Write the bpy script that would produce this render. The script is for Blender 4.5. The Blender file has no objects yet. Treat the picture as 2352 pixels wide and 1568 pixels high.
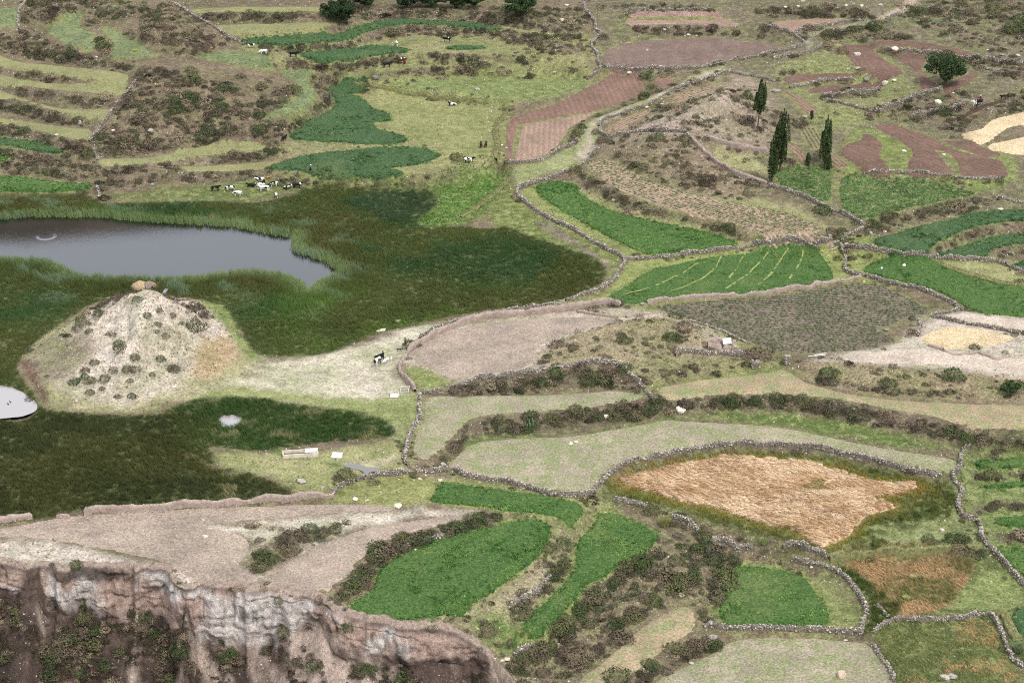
import bpy, bmesh, math, random
import numpy as np
from mathutils import Vector, Matrix, geometry
R = math.radians
random.seed(7)
RNG = np.random.default_rng(11)

# ------------------------------------------------------------------ camera, sky, sun, exposure
scene = bpy.context.scene
CAM_H, PITCH, FPX = 160.0, R(23.0), 4704.0
cam_data = bpy.data.cameras.new("camera")
cam_data.lens = 72.0
cam_data.sensor_width = 36.0
cam_data.clip_start = 1.0
cam_data.clip_end = 9000.0
cam = bpy.data.objects.new("camera", cam_data)
cam.location = (0, 0, CAM_H)
cam.rotation_euler = (math.pi / 2 - PITCH, 0, 0)
scene.collection.objects.link(cam)
scene.camera = cam

SUN_EL, SUN_AZ = R(58), R(140)          # azimuth measured from +y towards +x
world = bpy.data.worlds.new("World")
scene.world = world
world.use_nodes = True
wn, wl = world.node_tree.nodes, world.node_tree.links
wn.clear()
sky = wn.new("ShaderNodeTexSky")
sky.sky_type = 'NISHITA'
sky.sun_disc = False
sky.sun_elevation = SUN_EL
sky.sun_rotation = SUN_AZ
sky.air_density = 1.0
sky.dust_density = 4.0
sky.ozone_density = 1.0
hs = wn.new("ShaderNodeHueSaturation")
hs.inputs["Saturation"].default_value = 0.32
bg = wn.new("ShaderNodeBackground")
bg.inputs["Strength"].default_value = 0.1
wo = wn.new("ShaderNodeOutputWorld")
wl.new(sky.outputs[0], hs.inputs["Color"])
veil = wn.new("ShaderNodeMix")            # thin even cloud layer over the whole sky
veil.data_type = 'RGBA'
veil.inputs[0].default_value = 0.6
veil.inputs[7].default_value = (9.5, 10.1, 11.0, 1)
wl.new(hs.outputs[0], veil.inputs[6])
wl.new(veil.outputs[2], bg.inputs["Color"])
wl.new(bg.outputs[0], wo.inputs["Surface"])

sun_data = bpy.data.lights.new("sun", 'SUN')
sun_data.energy = 1.5
sun_data.angle = R(10)
sun_data.color = (1.0, 0.96, 0.9)
sun = bpy.data.objects.new("sun", sun_data)
sd = Vector((math.sin(SUN_AZ) * math.cos(SUN_EL), math.cos(SUN_AZ) * math.cos(SUN_EL), math.sin(SUN_EL)))
sun.rotation_euler = sd.to_track_quat('Z', 'Y').to_euler()
sun.location = (100, 300, 300)
scene.collection.objects.link(sun)

vs = scene.view_settings
vs.view_transform = 'Standard'
vs.look = 'None'
vs.exposure = 0.9
vs.gamma = 1.0
vs.use_curve_mapping = False
scene.cycles.max_bounces = 5
scene.cycles.diffuse_bounces = 2
scene.cycles.glossy_bounces = 2
scene.cycles.transparent_max_bounces = 4
scene.cycles.filter_width = 1.05
scene.cycles.use_denoising = False
scene.cycles.use_adaptive_sampling = True
scene.cycles.adaptive_threshold = 0.02

# ------------------------------------------------------------------ numbers and noise
SP, CP = math.sin(PITCH), math.cos(PITCH)

def unproj(vx, vy, z):
    """point of the place seen at (vx, vy) of the surveyed photograph when it lies at height z"""
    vx, vy, z = np.asarray(vx, float), np.asarray(vy, float), np.asarray(z, float)
    xr, yr = (vx - 1176.0) / FPX, (784.0 - vy) / FPX
    dx, dy, dz = xr, CP + yr * SP, -SP + yr * CP
    t = (z - CAM_H) / dz
    return dx * t, dy * t

def _hash(ix, iy, seed):
    h = (ix.astype(np.int64) * 374761393 + iy.astype(np.int64) * 668265263 + seed * 982451653) & 0xFFFFFFFF
    h = ((h ^ (h >> 13)) * 1274126177) & 0xFFFFFFFF
    h = h ^ (h >> 16)
    return (h & 0xFFFFFF) / float(0xFFFFFF)

def vnoise(x, y, seed=0):
    x, y = np.asarray(x, float), np.asarray(y, float)
    ix, iy = np.floor(x), np.floor(y)
    fx, fy = x - ix, y - iy
    fx, fy = fx * fx * (3 - 2 * fx), fy * fy * (3 - 2 * fy)
    a, b = _hash(ix, iy, seed), _hash(ix + 1, iy, seed)
    c, d = _hash(ix, iy + 1, seed), _hash(ix + 1, iy + 1, seed)
    return (a * (1 - fx) + b * fx) * (1 - fy) + (c * (1 - fx) + d * fx) * fy

def fbm(x, y, seed=0, octv=4, gain=0.5):
    s, a, n = 0.0, 1.0, 0.0
    for k in range(octv):
        s = s + a * (vnoise(x * 2 ** k, y * 2 ** k, seed + 17 * k) * 2 - 1)
        n += a
        a *= gain
    return s / n

def sstep(a, b, x):
    t = np.clip((x - a) / (b - a), 0, 1)
    return t * t * (3 - 2 * t)

def pp(s):
    """'x,y x,y' or 'x,y,z x,y,z' -> array"""
    return np.array([[float(c) for c in w.split(",")] for w in s.split()])

def smooth(P, closed, n=4):
    """Catmull-Rom through the surveyed points"""
    P = np.asarray(P, float)
    N = len(P)
    if N < 3:
        return P
    out = []
    t = np.linspace(0, 1, n, endpoint=False)[:, None]
    for i in range(N if closed else N - 1):
        if closed:
            p0, p1, p2, p3 = P[i - 1], P[i], P[(i + 1) % N], P[(i + 2) % N]
        else:
            p1, p2 = P[i], P[i + 1]
            p0 = P[i - 1] if i else 2 * p1 - p2
            p3 = P[i + 2] if i + 2 < N else 2 * p2 - p1
        out.append(0.5 * (2 * p1 + (p2 - p0) * t + (2 * p0 - 5 * p1 + 4 * p2 - p3) * t * t + (3 * p1 - p0 - 3 * p2 + p3) * t ** 3))
    if not closed:
        out.append(P[-1:])
    return np.vstack(out)

def resample(P, step, closed=False):
    P = np.asarray(P, float)
    if closed:
        P = np.vstack([P, P[:1]])
    d = np.hypot(*(P[1:, :2] - P[:-1, :2]).T)
    s = np.concatenate([[0], np.cumsum(d)])
    n = max(2, int(round(s[-1] / step)) + 1)
    t = np.linspace(0, s[-1], n)
    Q = np.stack([np.interp(t, s, P[:, k]) for k in range(P.shape[1])], 1)
    return Q[:-1] if closed else Q

def poly_sd(X, Y, poly):
    """signed distance to a polygon, positive inside"""
    shp = np.shape(X)
    X, Y = np.ravel(X), np.ravel(Y)
    inside = np.zeros(X.shape, bool)
    d2 = np.full(X.shape, 1e18)
    n = len(poly)
    for i in range(n):
        ax, ay = poly[i]
        bx, by = poly[(i + 1) % n]
        ex, ey = bx - ax, by - ay
        L = ex * ex + ey * ey + 1e-12
        t = np.clip(((X - ax) * ex + (Y - ay) * ey) / L, 0, 1)
        d2 = np.minimum(d2, (X - ax - t * ex) ** 2 + (Y - ay - t * ey) ** 2)
        if abs(ey) > 1e-12:
            c = ((ay > Y) != (by > Y)) & (X < ex * (Y - ay) / ey + ax)
            inside ^= c
    return np.where(inside, 1, -1).reshape(shp) * np.sqrt(d2).reshape(shp)

def line_dist(X, Y, P):
    d2 = np.full(np.shape(X), 1e18)
    for i in range(len(P) - 1):
        ax, ay = P[i][:2]
        bx, by = P[i + 1][:2]
        ex, ey = bx - ax, by - ay
        L = ex * ex + ey * ey + 1e-12
        t = np.clip(((X - ax) * ex + (Y - ay) * ey) / L, 0, 1)
        d2 = np.minimum(d2, (X - ax - t * ex) ** 2 + (Y - ay - t * ey) ** 2)
    return np.sqrt(d2)

def lin(c, k=0.8):
    """display colour of the photo -> reflectance"""
    out = []
    for v in c:
        v = v / 255.0
        out.append((v / 12.92 if v <= 0.04045 else ((v + 0.055) / 1.055) ** 2.4) * k)
    return tuple(out)
# ------------------------------------------------------------------ survey of the place (points read off the photograph)
# crop and soil plots: key, kind, ground height (or (V y, z, V y, z) for a sloping one), outline
PLOTS = {
 # upper left terraces
 'A0': ('alfalfa', 1.2, "-60,400 0,404 40,408 120,418 200,425 210,432 180,436 100,437 0,437 -60,437"),
 'A0b': ('alfalfa', 3.5, "-60,312 0,317 40,321 75,326 110,335 147,350 130,353 88,348 40,340 0,334 -60,330"),
 'A0c': ('alfalfa', 2.4, "-60,355 0,360 18,364 16,368 0,371 -60,371"),
 'T1': ('pasture', 5.0, "-60,262 0,271 50,278 160,293 210,300 207,320 175,321 125,310 70,295 0,282 -60,275"),
 'T2': ('pasture', 7.0, "-60,190 0,208 82,235 150,250 250,252 246,270 185,267 112,250 50,232 0,226 -60,210"),
 'T3': ('pasture', 8.6, "-60,160 0,172 62,186 150,195 250,199 290,200 282,220 212,214 125,207 50,197 0,190 -60,180"),
 'T4': ('pasture', 10.2, "-60,112 0,127 37,140 95,147 175,155 262,165 296,175 286,193 250,188 175,177 100,167 37,158 0,150 -60,138"),
 'U1': ('greens', 12.0, "112,65 140,52 190,32 250,20 300,-4 314,-4 262,20 212,32 187,48 185,60 205,75 217,85 212,113 175,105 140,95 112,78"),
 'U2': ('greens', 12.0, "240,67 260,70 300,92 345,120 357,128 265,129 257,108 247,85"),
 'U3': ('greens', 10.6, "450,135 487,122 560,118 600,124 622,136 616,154 560,152 500,142"),
 'U4': ('pasture', 13.0, "497,60 588,56 680,54 760,52 745,62 690,70 588,74 515,76"),
 'U5': ('pasture', 15.0, "435,22 520,17 588,16 735,16 738,25 660,26 588,27 500,28 440,28"),
 'U6': ('greens', 14.0, "-60,22 0,22 38,18 45,40 35,60 0,62 -60,62"),
 'S1': ('pasture', 3.0, "225,366 300,363 350,361 430,348 500,338 600,330 600,343 500,352 400,367 300,376 235,378"),
 'S2': ('pasture', 1.6, "420,384 500,380 580,374 640,372 640,384 600,392 500,394 430,394"),
 # upper middle
 'A1': ('alfalfa', 11.0, "550,99 588,94 663,89 738,82 775,80 813,67 850,54 913,46 963,47 1013,49 1088,54 1113,59 1163,67 1113,66 1063,61 1000,57 925,58 875,66 838,75 808,86 763,92 688,99 588,103"),
 'A2': ('alfalfa', 9.2, "688,125 738,120 813,112 858,106 900,108 925,114 943,117 900,123 838,132 788,136 728,138 698,131"),
 'A2b': ('alfalfa', 9.5, "1020,114 1050,106 1088,107 1120,110 1088,115"),
 'C1': ('greens', 7.4, "643,172 688,162 718,165 708,180 723,200 728,217 713,237 675,255 633,262 600,268 638,252 670,235 685,220 683,190 658,182"),
 'A3': ('alfalfa', 3.7, "753,207 773,200 800,197 848,200 853,206 828,214 800,216 820,222 838,232 848,242 863,252 890,262 898,277 863,281 859,287 873,300 905,307 935,319 930,325 890,330 825,331 788,327 738,327 695,322 665,322 670,312 700,290 738,270 763,252 770,240 763,220"),
 'A4': ('alfalfa', 3.0, "615,383 655,371 693,360 763,351 838,344 913,340 963,342 998,352 1010,360 988,370 950,381 890,387 930,396 900,402 830,402 745,398 690,392 640,389"),
 'F1': ('rows', 9.0, "1386,125 1416,107 1463,97 1551,90 1638,87 1701,96 1764,101 1800,108 1790,115 1764,122 1701,132 1626,147 1551,155 1451,156 1391,150"),
 'F2': ('soil', 11.2, "1436,49 1488,41 1601,39 1651,45 1696,54 1688,59 1601,57 1476,56 1448,56"),
 'F3a': ('soil', (178, 6.6, 372, 2.6), "1376,187 1391,177 1416,173 1446,174 1473,184 1476,214 1426,240 1383,252 1338,260 1276,270 1213,283 1190,292 1181,330 1174,371 1161,371 1160,310 1170,276 1213,257 1276,237 1336,207"),
 'F3b': ('soil', (250, 4.8, 372, 2.6), "1205,288 1276,275 1345,263 1383,258 1338,277 1318,290 1306,300 1284,332 1264,350 1231,362 1182,370 1190,332 1198,300"),
 'F4': ('soil', 7.2, "1496,187 1513,180 1546,182 1551,190 1521,207 1508,200"),
 'F5': ('rows', 5.4, "1386,297 1401,285 1481,255 1498,257 1476,270 1438,295 1401,300"),
 'F6': ('rows', 7.6, "1523,232 1551,220 1638,192 1651,192 1646,200 1581,230 1566,237 1526,237"),
 # upper right
 'F17': ('soil', 12.0, "1769,55 1839,45 1939,42 1949,44 1851,60 1824,72 1789,62"),
 'F18': ('red', 11.0, "1909,96 1989,94 2089,95 2164,105 2239,122 2226,126 2139,112 2064,104 1989,102 1914,100"),
 'F19': ('red', 9.6, "1944,107 1989,105 2014,122 2046,145 2074,160 2069,172 2034,175 1989,165 1959,147 1949,135 1939,122"),
 'F20': ('red', 9.0, "2046,132 2089,127 2131,135 2119,152 2124,170 2151,190 2139,202 2114,205 2109,175 2089,155 2064,142"),
 'F20b': ('red', 9.0, "2165,205 2200,180 2240,168 2248,176 2215,195 2185,215"),
 'F21': ('red', 8.0, "1796,182 1826,172 1876,170 1924,170 1979,174 1949,180 1889,183 1839,190 1814,192"),
 'F22': ('red', 7.0, "1856,207 1901,197 1951,196 1989,197 2039,202 1989,208 1914,212 1864,215"),
 'F23': ('rows', 7.4, "1764,197 1801,207 1851,227 1879,250 1874,260 1846,262 1831,240 1801,215 1770,206"),
 'F24': ('red', 5.0, "2006,290 2051,287 2101,302 2139,315 2164,332 2214,350 2264,362 2302,370 2314,392 2309,407 2226,410 2204,397 2195,370 2175,352 2150,345 2158,356 2175,378 2185,400 2090,397 2085,375 2095,352 2080,335 2040,312"),
 'F25': ('red', 5.0, "1979,305 2014,317 2029,337 2021,355 2046,388 2048,397 1995,394 1939,362 1931,347 1944,332 1976,322"),
 'F26': ('red', 5.2, "2161,322 2214,327 2264,342 2302,357 2261,360 2214,345 2176,330"),
 'F28': ('rows', 5.6, "1838,300 1880,296 1890,330 1872,345 1852,330"),
 'F29': ('rows', 5.2, "1804,327 1826,332 1855,357 1842,366 1815,346"),
 'F30': ('rows', 4.6, "1901,345 1925,358 1952,381 1922,386 1905,370"),
 'P1': ('straw', 6.2, "2206,307 2251,297 2276,277 2352,257 2420,245 2420,282 2352,287 2314,295 2276,322 2239,325"),
 'P2': ('straw', 5.4, "2266,337 2352,315 2420,308 2420,355 2352,357 2301,350"),
 # middle right
 'F7': ('rows', 3.2, "1345,372 1390,368 1420,378 1460,398 1530,430 1590,447 1660,465 1720,472 1764,480 1830,497 1880,520 1916,546 1908,551 1860,551 1764,546 1740,538 1701,522 1651,503 1601,493 1536,477 1463,454 1420,436 1393,419 1361,397"),
 'A5': ('alfalfa', 0.8, "1232,429 1248,422 1276,418 1303,421 1326,429 1328,442 1351,457 1388,479 1451,499 1513,514 1588,528 1651,544 1696,564 1651,572 1588,580 1531,587 1501,585 1463,577 1426,559 1376,532 1331,507 1288,484 1258,462 1236,447"),
 'A6': ('alfalfa', 0.4, "1378,692 1426,664 1488,624 1551,609 1626,594 1713,582 1764,578 1809,573 1864,578 1887,590 1904,610 1914,640 1884,650 1851,656 1801,662 1764,670 1701,677 1651,680 1601,681 1551,686 1488,695 1463,700 1438,698 1401,694"),
 'F8': ('rows', 0.3, "1498,707 1551,699 1626,690 1764,682 1864,667 1939,655 1984,651 2026,657 2076,680 2114,700 2139,720 2089,732 2039,750 2016,760 2062,783 2010,800 1976,805 1890,812 1840,815 1800,810 1760,800 1720,786 1690,774 1650,755 1590,737 1550,725"),
 'A7': ('alfalfa', 0.4, "1982,622 2009,604 2039,600 2089,600 2154,604 2202,628 2264,646 2352,660 2420,672 2420,739 2352,729 2264,722 2227,711 2189,687 2152,670 2102,655 2052,645 2014,633"),
 'A8': ('alfalfa', 2.4, "2004,554 2052,539 2114,522 2189,504 2239,489 2352,484 2420,483 2420,504 2352,507 2264,516 2214,529 2164,551 2139,566 2127,580 2089,581 2044,576 2036,566"),
 'A9': ('alfalfa', 1.2, "2154,587 2189,574 2214,564 2264,547 2314,540 2352,537 2420,535 2420,554 2352,559 2302,567 2277,576 2259,593 2189,592"),
 'A10': ('alfalfa', 0.2, "2326,612 2352,600 2420,593 2420,640 2352,624"),
 'G9a': ('maize', 3.5, "1794,388 1899,388 1909,442 1904,464 1874,459 1839,449 1787,422"),
 'G9b': ('maize', 3.5, "1927,424 1944,404 1969,402 2014,409 2139,417 2214,437 2239,447 2189,457 2102,476 2014,498 1982,500 1954,490 1937,481"),
 'P3': ('straw', 1.2, "2114,774 2150,757 2189,750 2260,758 2330,773 2310,786 2250,800 2190,804 2140,795"),
 'P4': ('pale', 1.5, "1950,818 2030,805 2120,800 2250,815 2352,822 2420,822 2420,850 2352,860 2250,848 2150,838 2050,838 1960,832"),
 'P5': ('pale', 1.3, "2215,716 2290,727 2420,742 2420,775 2352,762 2264,748 2200,736 2170,728"),
 'F10': ('stubble', 1.0, "1000,775 1060,752 1150,738 1250,730 1330,727 1400,732 1420,742 1380,752 1300,772 1240,797 1225,828 1200,848 1120,860 1050,873 1030,868 990,850 960,838 945,820 960,800"),
 'F11': ('stubble2', -0.5, "985,915 1100,909 1250,907 1400,900 1470,906 1478,915 1430,925 1350,935 1250,945 1150,952 1080,965 1060,983 1030,1015 1000,1048 970,1055 950,1040 955,1000 975,960"),
 'F12': ('stubble3', 0.5, "1512,892 1560,881 1640,869 1764,857 1800,853 1860,881 1960,906 2100,921 2352,931 2420,934 2420,985 2352,985 2240,983 2150,959 2000,931 1900,914 1800,907 1700,904 1600,911 1520,916"),
 'F13': ('stubble2', -2.0, "1090,1017 1200,1004 1300,1002 1400,988 1500,972 1560,968 1764,978 1900,1002 2050,1032 2190,1052 2200,1075 2170,1082 2050,1060 1950,1040 1850,1022 1750,1015 1650,1018 1550,1034 1480,1054 1400,1088 1362,1122 1300,1126 1200,1116 1100,1096 1030,1075 1050,1045"),
 # lower middle and right
 'A14': ('alfalfa', -1.8, "991,1154 995,1140 1014,1112 1060,1113 1118,1121 1218,1134 1301,1147 1342,1160 1334,1182 1308,1203 1284,1188 1228,1176 1181,1175 1111,1164 1050,1159"),
 'A12': ('alfalfa', -2.4, "805,1391 825,1373 858,1356 863,1326 883,1301 938,1266 1013,1241 1088,1221 1150,1206 1176,1199 1214,1195 1251,1199 1264,1208 1261,1231 1258,1251 1226,1283 1176,1321 1126,1356 1063,1391 1000,1413 925,1422 875,1420 828,1413 808,1403"),
 'A13': ('alfalfa', -5.0, "1376,1186 1414,1181 1446,1191 1476,1206 1514,1228 1511,1238 1489,1261 1439,1288 1391,1321 1351,1341 1336,1356 1316,1383 1276,1418 1246,1446 1226,1457 1208,1451 1201,1433 1221,1411 1259,1376 1296,1338 1316,1311 1323,1276 1326,1251 1351,1226 1366,1206"),
 'A11': ('alfalfa', -8.0, "1670,1330 1690,1305 1720,1300 1764,1305 1800,1310 1850,1330 1880,1370 1900,1400 1905,1428 1870,1437 1764,1438 1680,1436 1655,1424 1650,1400 1660,1365"),
 'F14': ('stubble2', -9.0, "1650,1492 1690,1470 1764,1465 1900,1470 1990,1482 2030,1520 2055,1568 2080,1660 1430,1660 1500,1570 1560,1535"),
 'F14b': ('stubble3', -7.5, "1560,1390 1596,1400 1596,1440 1560,1470 1500,1510 1430,1568 1380,1660 1270,1660 1320,1568 1390,1510 1460,1450 1520,1410"),
 'F15': ('stubble', -1.0, "-60,1222 0,1216 150,1192 350,1176 600,1164 760,1158 850,1157 910,1166 880,1174 760,1180 620,1193 520,1199 482,1209 555,1235 575,1255 560,1288 552,1300 590,1320 598,1333 560,1343 520,1340 440,1328 390,1300 330,1280 200,1255 100,1238 0,1234 -60,1234"),
 'F16': ('stubble', -1.2, "620,1328 663,1288 713,1263 788,1231 863,1208 963,1191 1075,1181 1063,1191 1013,1206 950,1223 913,1233 863,1251 838,1276 820,1291 813,1316 778,1336 763,1356 728,1358 663,1361 638,1356"),
 'A15': ('alfalfa', -3.6, "2237,1067 2259,1057 2352,1049 2420,1045 2420,1072 2352,1072 2289,1075 2249,1075"),
 'A16': ('alfalfa', -4.8, "2252,1117 2314,1109 2352,1105 2420,1102 2420,1115 2352,1117 2289,1122"),
 'A17': ('alfalfa', -6.0, "2284,1198 2302,1191 2352,1186 2420,1183 2420,1212 2352,1211 2302,1208"),
 'A18': ('alfalfa', -7.0, "2284,1261 2352,1258 2420,1257 2420,1335 2352,1321 2327,1314 2309,1288"),
 'A19': ('alfalfa', -7.2, "2323,1411 2352,1393 2420,1375 2420,1490 2352,1461 2336,1446"),
}
POND = "-90,506 0,506 37,502 80,500 160,501 212,500 275,506 375,513 450,517 525,523 588,532 625,542 670,546 673,555 671,575 688,585 738,600 763,615 777,620 768,634 743,643 724,656 719,668 709,668 700,656 690,648 672,642 638,631 588,628 525,630 475,637 390,642 325,640 250,639 190,634 172,630 155,621 125,605 75,600 0,594 -90,590"
POOL1 = "-60,884 0,888 25,893 50,905 74,924 77,940 58,950 30,955 -60,956"
POOL2 = "508,962 516,955 530,954 545,957 552,962 546,969 538,977 524,981 514,976 507,969"
POOL3 = "788,1069 805,1065 828,1069 845,1074 868,1074 872,1080 850,1085 842,1092 832,1082 812,1077"
REED1 = "-120,452 0,452 100,451 200,452 240,470 330,466 470,464 560,466 620,463 680,444 730,432 840,437 960,437 990,441 1000,472 962,505 972,524 1050,522 1120,528 1165,524 1200,540 1280,566 1340,586 1375,604 1393,626 1378,655 1340,671 1290,690 1230,702 1176,706 1100,716 1000,736 940,750 860,770 800,795 740,815 640,818 600,815 578,803 545,757 524,714 506,700 470,692 400,682 330,675 250,683 180,716 145,742 95,778 60,815 40,850 75,905 88,925 76,930 50,905 25,892 -40,884 -120,880"
REED2 = "105,940 160,950 350,955 400,935 450,921 510,917 588,917 650,926 740,940 820,951 870,963 897,980 908,995 900,1001 850,1009 800,1013 720,1018 650,1030 588,1037 500,1027 480,1030 495,1050 493,1070 488,1076 560,1086 620,1104 663,1122 664,1136 650,1140 588,1143 500,1151 430,1155 330,1164 190,1171 130,1181 30,1187 -120,1195 -120,968 30,968 62,962 84,950 90,932"
ORANGE1 = "1378,1126 1400,1103 1440,1082 1500,1066 1600,1050 1700,1040 1800,1046 1900,1056 2000,1078 2100,1100 2178,1114 2196,1140 2186,1180 2160,1188 2060,1198 1990,1210 2000,1225 2045,1246 2000,1256 1920,1260 1860,1252 1750,1222 1640,1197 1560,1168 1480,1149 1420,1138"
ORANGE_IN = "1430,1108 1470,1090 1560,1070 1640,1055 1700,1050 1770,1056 1860,1066 1950,1092 2030,1110 2110,1114 2060,1136 2010,1142 2040,1157 2060,1166 1990,1186 1970,1210 1930,1243 1880,1252 1830,1220 1760,1205 1700,1186 1640,1167 1560,1152 1500,1133"
ORANGE2 = "1935,1292 2010,1282 2100,1277 2200,1287 2236,1302 2218,1340 2200,1370 2180,1390 2130,1408 2080,1418 2040,1410 2010,1380 2000,1340 1960,1312"
CHANNEL = "1904,1298 1964,1318 2014,1353 2070,1396 2050,1416 1992,1452 2001,1388 1971,1346 1939,1320"
ORANGE3 = "2030,1440 2110,1432 2250,1425 2285,1450 2305,1500 2330,1540 2352,1560 2352,1680 2110,1680 2080,1600 2050,1540 2015,1490"
MEADOW = "1000,472 962,503 972,524 1060,514 1120,482 1160,432 1172,402 1155,390 1080,400 1000,425 992,440"
LANE = "1176,385 1264,358 1310,327 1325,302 1345,282 1390,264 1466,234 1510,214 1560,192 1600,172 1650,154 1655,160 1600,182 1551,202 1513,222 1486,240 1426,260 1383,275 1374,290 1385,312 1370,332 1355,352 1318,387 1250,405 1190,428 1178,420"
PLAIN = "600,838 700,822 800,800 900,765 960,750 1060,735 1063,742 1000,768 945,798 920,826 912,845 915,860 930,880 948,905 955,960 925,1010 910,1000 895,978 870,960 740,937 588,914 510,914 430,920 500,890 560,870"
TROUGHLAND = "500,1035 650,1040 850,1018 915,1005 930,1020 925,1055 900,1078 800,1092 745,1125 680,1128 665,1118 620,1100 500,1074"
CORRIDOR = "1180,465 1230,500 1330,548 1420,595 1424,615 1405,640 1350,668 1270,694 1176,714 1230,702 1340,671 1378,655 1393,626 1375,604 1280,566 1200,540 1170,524 1150,500"
# flat ground that is not a plot: height, outline
FLATS = [
 (0.15, REED1), (0.15, REED2), (0.35, MEADOW), (0.5, CORRIDOR), (0.5, PLAIN), (0.45, TROUGHLAND),
 (-4.0, ORANGE1), (-7.0, ORANGE2), (-7.2, CHANNEL), (-7.8, ORANGE3),
 (9.6, "940,95 1100,90 1340,102 1350,125 1200,130 1000,126"),
 (7.6, "770,165 900,150 1100,148 1360,158 1355,165 1100,160 900,166 790,176"),
 (5.6, "900,195 1000,180 1150,176 1330,182 1250,225 1180,235 1100,228 950,208"),
 (3.7, "920,216 1050,236 1160,247 1138,290 1130,370 1060,375 1010,345 950,318 920,290 905,260 885,235"),
 (2.8, "1015,372 1125,378 1140,390 1060,398 960,396"),
 (-1.0, "780,1115 900,1098 985,1103 975,1125 900,1150 800,1150 772,1142"),
 (0.6, "1195,440 1232,432 1240,455 1300,500 1380,545 1430,580 1420,585 1340,542 1260,502 1200,462"),
 (0.4, "1300,695 1400,660 1440,605 1700,570 1930,565 1935,620 1960,640 1930,650 1910,640 1880,590 1800,572 1600,598 1480,625 1420,665 1370,692"),
 (2.4, "1985,545 2040,580 2000,572 1955,560 1950,548"),
 (-4.0, "2220,1050 2352,1040 2420,1038 2420,1082 2352,1082 2230,1084"),
 (-4.9, "2215,1105 2352,1098 2420,1096 2420,1130 2352,1132 2230,1135"),
 (-6.0, "2250,1185 2420,1176 2420,1225 2265,1222"),
 (-4.4, "2060,1205 2180,1195 2240,1215 2245,1250 2100,1256 2010,1258"),
 (-8.0, "1640,1310 1700,1290 1800,1296 1880,1330 1950,1380 1975,1440 1800,1443 1640,1436 1620,1400"),
 (-7.2, "2090,1420 2180,1400 2240,1340 2300,1330 2340,1370 2320,1400 2270,1402"),
]
# crest and break lines with heights
LINES = [
 "316,664,11.4 335,660,11.7 354,662,11.5",
 "335,662,11.6 330,690,10.9 325,730,9.7 312,770,8.1 288,805,6.2 240,850,3.6 185,885,1.8",
 "354,662,11.5 400,688,9.4 438,708,7.2 458,742,4.6",
 "316,664,11.4 265,683,9.2 205,712,6.6 150,752,3",
 "325,730,9.7 365,790,5.9 388,840,2.8",
 "300,170,11.4 350,160,12.2 420,180,11.4 500,195,10.4 560,215,9",
 "290,262,8.0 400,262,7.9 500,262,7.4 570,285,6.4",
 "225,322,4.6 300,330,4.3 420,338,4.2 520,315,4.9 600,305,4.8",
 "340,78,15 366,50,16.6 388,25,17.6", "70,20,15 120,15,15.6 200,4,16", "60,85,12.3 90,100,11.8 160,120,11.4 230,140,10.9 300,155,10.9",
 "600,265,6.8 640,300,5.2 620,330,3.4",
 "1672,200,12.8 1650,222,12.8 1613,243,12.3 1575,262,10.8 1545,285,9", "1613,243,12.3 1645,270,9.6 1690,300,7.6",
 "1450,340,6.4 1560,345,6.8 1640,385,5.6", "1470,410,3.9 1600,445,4.0 1700,460,3.8", "1700,345,6.2 1760,352,5.6", "1650,375,4.4 1740,395,4.2 1760,420,3.8",
 "1300,775,2.6 1380,752,4.2 1450,735,5.6 1520,730,6 1570,745,4.6 1612,775,2.6",
 "1045,887,0.6 1113,869,1.2 1213,856,1.7 1276,846,2.1 1396,836,2.6 1440,856,1.6 1480,893,0.4",
 "1040,903,-0.3 1250,902,-0.4 1470,898,-0.3", "1500,855,1.3 1620,818,2.0 1720,824,1.8 1800,835,1.4",
 "1500,880,0.6 1640,864,0.7 1764,850,0.8",
 "1845,838,2.4 1900,830,2.9 2000,842,2.5 2100,852,2.2 2250,860,2", "1880,872,0.8 1960,893,0.7 2080,908,0.6 2352,922,0.6",
 "2100,20,14 2352,18,15", "2250,150,9.6 2352,162,10", "2240,240,7.2 2352,232,8", "1790,150,9.4 1900,130,9.8",
 "1800,12,14 2000,10,15", "1450,8,15 1650,8,15", "1200,30,12.8 1300,60,11.4", "1250,120,9.8 1340,140,9.2",
 "700,6,14.5 900,25,12.5 1150,30,12.5", "1200,82,11 1330,92,11",
 "1860,90,10.6 1900,72,11.2 2000,50,12.4 2060,20,14",
 "0,1245,-0.9 200,1266,-0.9 330,1288,-0.9 410,1316,-1",
 "1272,1212,-3.0 1276,1260,-3.4 1240,1305,-3.6 1180,1350,-3.8 1110,1395,-4.2 1040,1425,-4.6",
 "1610,1262,-6.4 1625,1320,-7.3 1600,1376,-7.4", "1400,1345,-6.3 1330,1430,-7.2 1250,1500,-8.8", "1480,1300,-6.2 1560,1270,-5.8",
 "1180,1470,-6.5 1150,1500,-7.6 1200,1560,-10.5", "1240,1560,-10 1330,1540,-9",
 "480,1205,-0.4 560,1220,0.2 640,1225,0.3 720,1212,0 800,1195,-0.6", "600,1300,-2.2 680,1270,-1.8",
 "1520,1192,-4.6 1600,1235,-5.4 1680,1262,-6.2",
 "1990,640,0.5 2052,668,0.4 2130,712,0.5 2150,722,0.8",
 "2005,530,1.6 2100,520,2.4",
]
# rim of the canyon, left to right
RIM = "-260,1288,-1 -120,1290,-1 0,1292,-1 50,1306,-1 90,1300,-1 180,1298,-1 250,1300,-1 330,1304,-1 390,1314,-1.1 425,1340,-1.2 450,1340,-1.2 500,1346,-1.2 600,1353,-1.3 690,1363,-1.6 745,1384,-2.1 785,1412,-2.7 850,1425,-3 950,1432,-3.1 1030,1444,-3.7 1085,1474,-5.4 1125,1512,-7.4 1150,1568,-10 1175,1640,-13.5 1190,1720,-17.5"
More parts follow.
